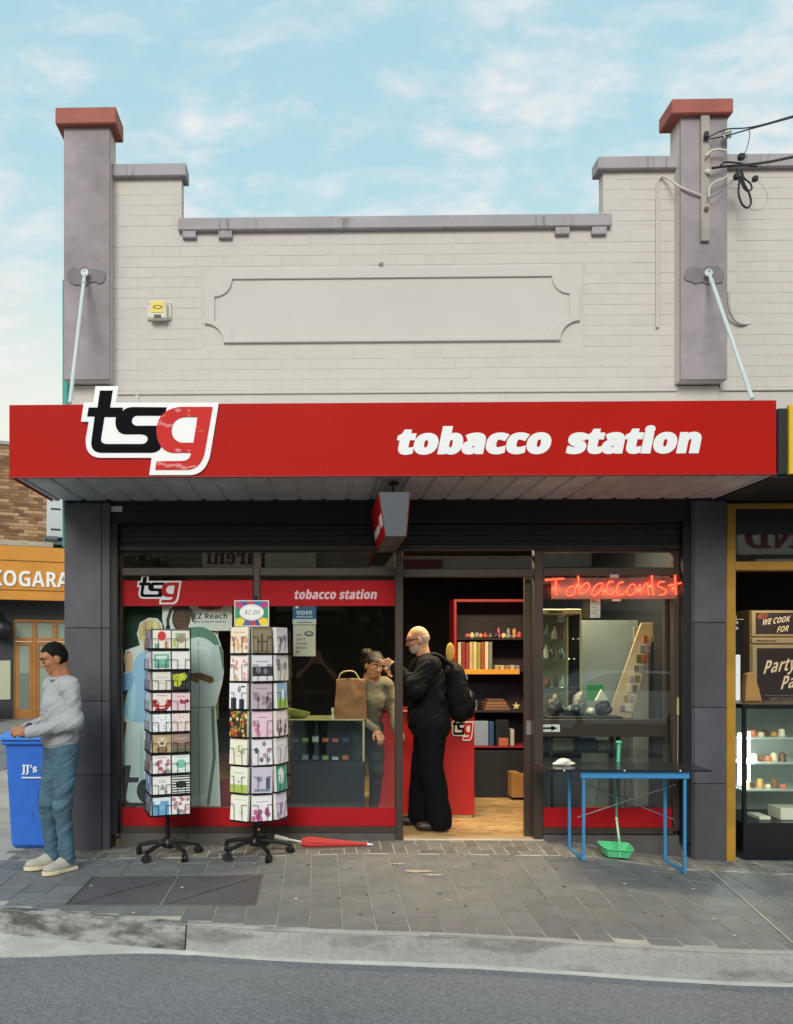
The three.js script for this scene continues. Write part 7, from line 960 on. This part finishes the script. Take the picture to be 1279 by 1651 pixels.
{
  // man by the bin, looking down at his phone
  const x = X(97, 0.6, 1395), z = 0.6, o = thing('person', 'man in pale grey sweatshirt and blue jeans looking down at phone beside bin', 'person', [x, gh(x, z) + 0.002, z], -0.82);
  const hm = new THREE.Matrix4().makeRotationFromEuler(new THREE.Euler(0.34, -0.26, 0.02, 'YXZ')).setPosition(-0.008, 1.603, 0.05);
  const wr = [[0.075, 1.065, 0.27], [-0.10, 1.06, 0.25]], el = [[0.205, 1.13, -0.02], [-0.205, 1.12, -0.02]];
  const legs = (r) => [cone([0.08, 0.90, -0.01], [0.085, 0.49, 0.02], 0.088 + r, 0.058 + r), cone([0.085, 0.49, 0.02], [0.085, 0.09, -0.02], 0.056 + r, 0.048 + r), cone([-0.08, 0.90, -0.01], [-0.088, 0.49, 0.045], 0.088 + r, 0.058 + r), cone([-0.088, 0.49, 0.045], [-0.095, 0.09, 0.02], 0.056 + r, 0.048 + r), ell([0, 0.92, -0.015], [0.14 + r, 0.12 + r, 0.112 + r])];
  const torso = (r) => [ell([0, 1.02, 0.0], [0.142 + r, 0.16, 0.11 + r]), ell([0, 1.22, 0.0], [0.15 + r, 0.2, 0.112 + r]), cone([-0.11, 1.395, -0.012], [0.11, 1.395, -0.012], 0.06 + r, 0.06 + r)];
  const arms = (r) => [0, 1].flatMap((i) => { const s = i ? -1 : 1; return [cone([s * 0.165, 1.385, -0.01], el[i], 0.05 + r, 0.04 + r), cone(el[i], wr[i], 0.042 + r, 0.029 + r)]; });
  const body = join([...legs(-0.012), ...torso(-0.012), ...arms(-0.008), cone([0, 1.40, -0.005], [0, 1.53, 0.03], 0.056, 0.052)], 0.05);
  const bodyG = nets(body, [-0.35, 0.05, -0.2], [0.35, 1.56, 0.42], 0.014), head = place(headGeo(), hm);
  const hands = [[wr[0], [-0.55, 0.12, 0.9], [-0.6, -0.5, -0.3], 1], [wr[1], [0.5, 0.16, 0.95], [0.5, -0.45, -0.4], -1]].map(([w, y, zz, s]) => place(handGeo([1.0, 1.05, 1.1, 1.15, 0.7], -s), basis(w, y, zz)));
  part('body', [bodyG, head, ...hands], skinTan, o);
  part('hair', place(nets(hairField(0.008, 0.075, -0.06), [-0.11, -0.1, -0.14], [0.11, 0.15, 0.12], 0.004), hm), hairBlack, o); lids(o, hm);
  const sw = crease(join([...torso(0.022), ...arms(0.018)], 0.045), 0.008, 11, 13, 31, 0.7), hem = cutBelow(sw, 0.945);
  const neckHole = cone([0, 1.475, 0.004], [0, 1.62, 0.03], 0.058, 0.08);
  part('sweatshirt', nets((X, Y, Z) => Math.max(hem(X, Y, Z), -neckHole(X, Y, Z)), [-0.36, 0.92, -0.2], [0.36, 1.5, 0.36], 0.01), wool, o);
  part('hem_band', nets(cutAbove(cutBelow(join(torso(0.02), 0.05), 0.925), 0.975), [-0.24, 0.91, -0.2], [0.24, 1.0, 0.2], 0.01), wool, o);
  for (const i of [0, 1]) { const a = V3(el[i]), b = V3(wr[i]), d = b.clone().sub(a).normalize(), p = b.clone().addScaledVector(d, -0.035); part('cuff', rod(p.toArray(), b.clone().addScaledVector(d, 0.004).toArray(), 0.037, 0.034, 18), wool, o); }
  part('collar', new THREE.TorusGeometry(0.063, 0.014, 8, 28).rotateX(Math.PI / 2 + 0.18).translate(0, 1.46, 0.006), wool, o);
  const jn = crease(join(legs(0.012), 0.035), 0.009, 8, 9, 52, 0.9); part('jeans', nets(cutBelow(cutAbove(jn, 0.965), 0.045), [-0.24, 0.02, -0.2], [0.24, 1.0, 0.2], 0.009), denim, o);
  part('watch', rod(V3(wr[1]).add(new THREE.Vector3(-0.012, 0, -0.03)).toArray(), V3(wr[1]).add(new THREE.Vector3(0.002, 0.002, -0.004)).toArray(), 0.036, 0.035, 18), mat.blackPlastic, o);
  const shoe = M('off white suede trainer', 0xb9b3a8, 0.8, { map: strong }), sole = M('cream rubber sole', 0xd8ccaa, 0.6);
  for (const [sx, sz, ry] of [[0.088, 0.03, 0.12], [-0.097, 0.075, -0.22]]) { const f = nets(cutBelow(join([ell([0, 0.055, -0.055], [0.043, 0.06, 0.06]), ell([0, 0.045, 0.05], [0.047, 0.042, 0.1]), ell([0, 0.075, -0.02], [0.042, 0.045, 0.06])], 0.03), 0.022), [-0.07, 0, -0.14], [0.07, 0.14, 0.17], 0.007).rotateY(ry).translate(sx, 0, sz); const s = part('shoe', f, shoe, o); const sh = new THREE.Shape(); sh.moveTo(-0.036, -0.115); sh.quadraticCurveTo(0, -0.135, 0.036, -0.115); sh.quadraticCurveTo(0.036, 0, 0.052, 0.06); sh.quadraticCurveTo(0.05, 0.15, 0, 0.155); sh.quadraticCurveTo(-0.05, 0.15, -0.052, 0.06); sh.quadraticCurveTo(-0.036, 0, -0.036, -0.115); const g = new THREE.ExtrudeGeometry(sh, { depth: 0.018, bevelEnabled: true, bevelSize: 0.004, bevelThickness: 0.004, bevelSegments: 2 }); g.rotateX(Math.PI / 2); g.rotateY(0); g.scale(1, 1, 1); g.translate(0, 0.026, 0); g.rotateY(ry); g.translate(sx, 0, sz); part('sole', uvBox(g), sole, s); const lc = []; for (let k = 0; k < 4; k++) lc.push(rod([-0.022, 0.098 - k * 0.008, 0.0 + k * 0.022], [0.022, 0.098 - k * 0.008, 0.006 + k * 0.022], 0.0035, 0.0035, 6)); part('laces', merge(lc).rotateY(ry).translate(sx, 0.004, sz), mat.white, s); }
  const ph = cbox(0.07, 0.14, 0.009, 0.003); ph.rotateX(-0.9); ph.translate(0.0, 1.085, 0.285); ph.rotateY(o.rotation.y); const pm = one('phone', 'dark phone held in both hands by the man at the bin', 'phone', ph.translate(o.position.x, o.position.y, o.position.z), mat.blackPlastic);
}
{
  // bald man in the doorway, black coat and rucksack, reaching towards the shopkeeper
  const z = -0.52, x = X(694, z, 1340), o = thing('person', 'bald man in black coat with rucksack standing in the shop doorway', 'person', [x, FY + 0.002, z], -1.62);
  const blk = M('black cotton', 0x0c0d11, 0.9, { specularIntensity: 0.25, bump: fine, bs: 0.001 }), coat = M('black nylon coat', 0x101115, 0.85, { specularIntensity: 0.3, bump: fine, bs: 0.001 });
  const hm = new THREE.Matrix4().makeRotationFromEuler(new THREE.Euler(0.22, 0.0, 0, 'YXZ')).setPosition(0, 1.68, 0.115);
  const legs = (r) => [cone([0.1, 0.92, 0], [0.11, 0.5, 0.01], 0.12 + r, 0.09 + r), cone([0.11, 0.5, -0.015], [0.115, 0.08, -0.075], 0.088 + r, 0.092 + r), cone([-0.1, 0.92, 0], [-0.11, 0.5, 0.06], 0.12 + r, 0.09 + r), cone([-0.11, 0.5, 0.06], [-0.115, 0.08, 0.085], 0.088 + r, 0.092 + r), ell([0, 0.95, 0], [0.19 + r, 0.15, 0.16 + r])];
  const torso = (r) => [ell([0, 1.05, 0.02], [0.195 + r, 0.2, 0.17 + r]), ell([0, 1.27, 0.03], [0.2 + r, 0.22, 0.155 + r]), cone([-0.14, 1.45, 0.03], [0.14, 1.45, 0.03], 0.08 + r, 0.08 + r)], el = [[0.27, 1.24, 0.16], [-0.27, 1.22, 0.12]], wr = [[0.20, 1.43, 0.31], [-0.16, 1.36, 0.29]];
  const arms = (r) => [0, 1].flatMap((i) => [cone([(i ? -1 : 1) * 0.2, 1.44, 0.03], el[i], 0.062 + r, 0.052 + r), cone(el[i], wr[i], 0.052 + r, 0.036 + r)]);
  const bodyG = nets(join([...legs(-0.03), ...torso(-0.03), ...arms(-0.012), cone([0, 1.45, 0.03], [0, 1.6, 0.08], 0.062, 0.058)], 0.05), [-0.4, 0.05, -0.25], [0.4, 1.64, 0.5], 0.016);
  part('body', [bodyG, place(headGeo(0.005), hm), place(handGeo([0.3, 0.5, 1.2, 1.3, 0.1], 1), basis(wr[0], [0.02, 0.5, 0.85], [-1, 0.1, 0.1])), place(handGeo([0.9, 0.9, 1, 1, 0.5], -1), basis(wr[1], [0.3, 0.5, 0.8], [0.9, 0.2, -0.2]))], skinPale, o);
  part('hair', place(nets((X, Y, Z) => Math.max(hairField(0.004, 0.3, -0.07)(X, Y, Z), Y - 0.02, Z - 0.02), [-0.1, -0.1, -0.14], [0.1, 0.05, 0.05], 0.005), hm), M('cropped grey hair', 0xa39486, 0.8), o);
  part('beard', place(nets((X, Y, Z) => Math.max(headField()(X, Y, Z) - 0.007, Y + 0.052, -(Z - 0.0)), [-0.1, -0.14, -0.02], [0.1, -0.03, 0.12], 0.005), hm), M('grey stubble beard', 0xb0a396, 0.9), o);
  part('glasses', place(merge([new THREE.TorusGeometry(0.024, 0.0032, 6, 20).translate(0.034, 0.004, 0.094), new THREE.TorusGeometry(0.024, 0.0032, 6, 20).translate(-0.034, 0.004, 0.094), rod([-0.01, 0.008, 0.095], [0.01, 0.008, 0.095], 0.003), rod([0.058, 0.01, 0.09], [0.083, 0.012, -0.005], 0.0035), rod([-0.058, 0.01, 0.09], [-0.083, 0.012, -0.005], 0.0035)]), hm), mat.blackPlastic, o);
  part('coat', nets(cutBelow(crease(join([...torso(0.02), ...arms(0.022), ell([0, 0.92, 0.0], [0.225, 0.22, 0.175])], 0.07), 0.014, 7, 9, 61, 0.6), 0.82), [-0.42, 0.78, -0.27], [0.42, 1.58, 0.42], 0.011), coat, o);
  part('collar', new THREE.TorusGeometry(0.078, 0.022, 8, 24).rotateX(Math.PI / 2 + 0.25).translate(0, 1.53, 0.045), coat, o);
  part('trousers', nets(cutBelow(crease(join(legs(0.012), 0.03), 0.008, 9, 4, 71, 0.3), 0.02), [-0.28, 0, -0.22], [0.28, 1.1, 0.22], 0.013), blk, o);
  for (const [sx, sz] of [[0.115, -0.02], [-0.115, 0.14]]) part('shoe', nets(cutBelow(join([ell([sx, 0.05, sz - 0.06], [0.048, 0.06, 0.06]), ell([sx, 0.04, sz + 0.06], [0.05, 0.045, 0.11])], 0.03), 0.0), [sx - 0.08, -0.01, sz - 0.15], [sx + 0.08, 0.13, sz + 0.19], 0.01), M('dark brown shoe leather', 0x231a16, 0.45), o);
  const bagO = thing('rucksack', 'black rucksack worn on the bald man\'s back', 'rucksack', [x, FY + 1.05, z], -1.62), nyl = M('black rucksack nylon', 0x0c0d10, 0.8, { specularIntensity: 0.3, bump: coarse, bs: 0.006 });
  part('main_pack', nets(folds(join([ell([0, 0.16, -0.235], [0.145, 0.25, 0.095]), ell([0, 0.05, -0.285], [0.13, 0.15, 0.09]), ell([0, 0.34, -0.20], [0.12, 0.1, 0.07])], 0.05), 0.012, 14, 16, 81), [-0.2, -0.16, -0.43], [0.2, 0.5, -0.1], 0.012), nyl, bagO);
  part('front_pocket', nets(folds(ell([0, 0.06, -0.35], [0.1, 0.13, 0.05]), 0.01, 16, 16, 83), [-0.14, -0.1, -0.43], [0.14, 0.22, -0.28], 0.01), nyl, bagO);
  for (const s of [1, -1]) part('strap', tube([[s * 0.09, 0.40, -0.19], [s * 0.115, 0.50, -0.03], [s * 0.125, 0.46, 0.12], [s * 0.15, 0.3, 0.19], [s * 0.18, 0.1, 0.1]], 0.017, 30, 8), nyl, bagO); for (const [yy, s] of [[0.3, 0.07], [0.15, 0.09], [0.05, -0.08]]) part('buckle', cbox(0.03, 0.045, 0.012, 0.003).rotateX(0.2).translate(s, yy, -0.355 + (yy - 0.1) * 0.22), M('grey plastic buckle', 0x77787a, 0.4), bagO);
  const pd = new THREE.SphereGeometry(1, 20, 14); pd.scale(0.045, 0.085, 0.014); pd.rotateY(Math.PI / 2); const pp = thing('paddle', 'yellow wooden paddle sticking out of the rucksack', 'paddle', [X(727, z, 1052), Y(1068, z, 727), z - 0.03]); part('blade', pd.rotateY(-Math.PI / 2 + 0.4).translate(pp.position.x, pp.position.y + 0.09, pp.position.z), M('yellow varnished wood', 0xb98f3a, 0.45), pp); part('grip', rod([pp.position.x, pp.position.y + 0.02, pp.position.z], [pp.position.x - 0.02, pp.position.y - 0.12, pp.position.z], 0.012), M('wood grip', 0x6c5a30, 0.6), pp);
}
{
  // shopkeeper leaning over beside the counter
  const z = -0.97, x = X(601, z, 1300), o = thing('person', 'shopkeeper with dark tied hair in grey cardigan leaning beside the red counter', 'person', [x - 0.06, FY + 0.002, z], 0.32);
  const hm = new THREE.Matrix4().makeRotationFromEuler(new THREE.Euler(0.22, 0.15, -0.18, 'YXZ')).setPosition(0.03, 1.44, 0.12), grey = M('taupe grey knit', 0x77705f, 0.9, { bump: fine, bs: 0.002 }), dk = M('dark slate trousers', 0x2a343a, 0.85);
  const legs = (r) => [cone([0.09, 0.84, -0.02], [0.09, 0.46, 0.03], 0.09 + r, 0.062 + r), cone([0.09, 0.46, 0.03], [0.09, 0.06, -0.03], 0.06 + r, 0.045 + r), cone([-0.09, 0.84, -0.02], [-0.09, 0.46, 0.03], 0.09 + r, 0.062 + r), cone([-0.09, 0.46, 0.03], [-0.09, 0.06, -0.03], 0.06 + r, 0.045 + r), ell([0, 0.86, -0.03], [0.155 + r, 0.11, 0.115 + r])];
  const torso = (r) => [ell([0, 0.96, -0.01], [0.145 + r, 0.14, 0.105 + r]), ell([0.01, 1.12, 0.03], [0.155 + r, 0.18, 0.11 + r]), cone([-0.12, 1.25, 0.06], [0.15, 1.27, 0.06], 0.055 + r, 0.055 + r)], el = [[0.24, 1.03, 0.1], [-0.22, 1.02, 0.12]], wr = [[0.2, 0.86, 0.24], [-0.02, 0.86, 0.3]];
  const arms = (r) => [0, 1].flatMap((i) => [cone([i ? -0.165 : 0.195, 1.26, 0.06], el[i], 0.046 + r, 0.038 + r), cone(el[i], wr[i], 0.038 + r, 0.026 + r)]);
  part('body', [nets(join([...legs(-0.012), ...torso(-0.012), ...arms(-0.008), cone([0.02, 1.26, 0.06], [0.05, 1.36, 0.11], 0.05, 0.048)], 0.05), [-0.35, 0.03, -0.2], [0.35, 1.4, 0.42], 0.016), place(headGeo(0.005), hm), ...[0, 1].map((i) => place(handGeo([0.8, 0.8, 0.9, 0.9, 0.4], i ? -1 : 1), basis(wr[i], [0.1, -0.6, 0.7], [0, -0.6, -0.7])))], skinMid, o);
  eyes(o, hm); part('hair', place(merge([nets(hairField(0.02, 0.055, -0.1), [-0.12, -0.14, -0.16], [0.12, 0.16, 0.13], 0.006), nets(folds(join([ell([0, 0.03, -0.13], [0.09, 0.085, 0.06]), ell([-0.05, 0.09, -0.1], [0.06, 0.05, 0.06]), ell([0.05, 0.085, -0.08], [0.05, 0.05, 0.06])], 0.03), 0.01, 30, 30, 7), [-0.14, -0.08, -0.22], [0.14, 0.17, 0.02], 0.008)]), hm), M('dark brown hair', 0x1d1612, 0.6, { bump: fine, bs: 0.004 }), o);
  part('cardigan', nets(cutBelow(folds(join([...torso(0.012), ...arms(0.012)], 0.05), 0.012, 10, 12, 91), 0.82), [-0.36, 0.78, -0.2], [0.36, 1.36, 0.34], 0.012), grey, o); part('trousers', nets(cutBelow(folds(join(legs(0.008), 0.03), 0.01, 7, 10, 95), 0.03), [-0.24, 0, -0.2], [0.24, 0.98, 0.2], 0.013), dk, o);
  for (const s of [1, -1]) part('shoe', nets(cutBelow(join([ell([s * 0.09, 0.045, -0.03], [0.042, 0.05, 0.05]), ell([s * 0.09, 0.035, 0.06], [0.044, 0.036, 0.09])], 0.03), 0), [s * 0.09 - 0.07, -0.01, -0.12], [s * 0.09 + 0.07, 0.11, 0.17], 0.01), mat.blackPlastic, o);
}
{
  // the photographer, seen only as a reflection in the middle window
  const o = thing('person', 'photographer in dark tee shirt holding up a phone, mirrored in the window', 'person', [-0.05, roadY(0), 7.02], Math.PI);
  const h = 1.78, b = -roadY(0) * 0, y0 = 0.19, hm = new THREE.Matrix4().makeRotationY(0).setPosition(0, 1.80, 0.02), dk = M('navy black tee shirt', 0x14171d, 0.85), tr = M('dark trousers', 0x20242b, 0.85);
  const up = 0.13, legs = [cone([0.1, 0.92 + up, 0], [0.11, 0.5, 0.02], 0.1, 0.07), cone([0.11, 0.5, 0.02], [0.11, 0.08, 0], 0.068, 0.055), cone([-0.1, 0.92 + up, 0], [-0.11, 0.5, 0.02], 0.1, 0.07), cone([-0.11, 0.5, 0.02], [-0.11, 0.08, 0], 0.068, 0.055), ell([0, 0.95 + up, 0], [0.17, 0.13, 0.13])], torso = [ell([0, 1.12 + up, 0], [0.18, 0.2, 0.13]), ell([0, 1.32 + up, 0], [0.19, 0.2, 0.125]), cone([-0.14, 1.46 + up, 0], [0.14, 1.46 + up, 0], 0.07, 0.07)];
  const el = [[0.3, 1.42, 0.12], [-0.3, 1.42, 0.12]], wr = [[0.11, 1.63, 0.22], [-0.11, 1.63, 0.22]];
  part('body', [nets(join([...legs, ...torso, ...[0, 1].flatMap((i) => [cone([(i ? -1 : 1) * 0.2, 1.45 + up, 0], el[i], 0.05, 0.042), cone(el[i], wr[i], 0.04, 0.028)]), cone([0, 1.5 + up, 0], [0, 1.72, 0.01], 0.06, 0.056)], 0.05), [-0.42, 0.03, -0.2], [0.42, 1.74, 0.3], 0.018), place(headGeo(0.006), hm), ...[0, 1].map((i) => place(handGeo([0.8, 0.8, 0.9, 0.9, 0.4], i ? -1 : 1), basis(wr[i], [i ? 0.5 : -0.5, 0.8, 0.1], [0, 0, -1])))], skinMid, o);
  part('hair', place(nets(hairField(0.014, 0.06, -0.06), [-0.12, -0.12, -0.15], [0.12, 0.15, 0.13], 0.007), hm), hairBlack, o);
  part('tee_shirt', nets(cutBelow(folds(join([ell([0, 1.12 + up, 0], [0.195, 0.22, 0.145]), ell([0, 1.32 + up, 0], [0.205, 0.21, 0.14]), cone([-0.15, 1.46 + up, 0], [0.15, 1.46 + up, 0], 0.078, 0.078), ...[0, 1].map((i) => cone([(i ? -1 : 1) * 0.19, 1.46 + up, 0], [lerp(0.19, 0.28, 1) * (i ? -1 : 1), 1.46, 0.09], 0.075, 0.065))], 0.05), 0.012, 8, 8, 12), 0.95), [-0.4, 0.9, -0.22], [0.4, 1.72, 0.24], 0.016), dk, o);
  part('trousers', nets(cutBelow(join([...legs.slice(0, 4).map((f) => (X, Y, Z) => f(X, Y, Z) - 0.012), (X, Y, Z) => legs[4](X, Y, Z) - 0.01], 0.03), 0.04), [-0.26, 0.02, -0.2], [0.26, 1.16, 0.2], 0.018), tr, o);
  for (const s of [1, -1]) part('shoe', nets(cutBelow(join([ell([s * 0.11, 0.05, -0.03], [0.046, 0.055, 0.06]), ell([s * 0.11, 0.04, 0.07], [0.048, 0.042, 0.1])], 0.03), 0), [s * 0.11 - 0.08, -0.01, -0.14], [s * 0.11 + 0.08, 0.13, 0.2], 0.012), mat.blackPlastic, o);
}
renderer.render(scene, camera);
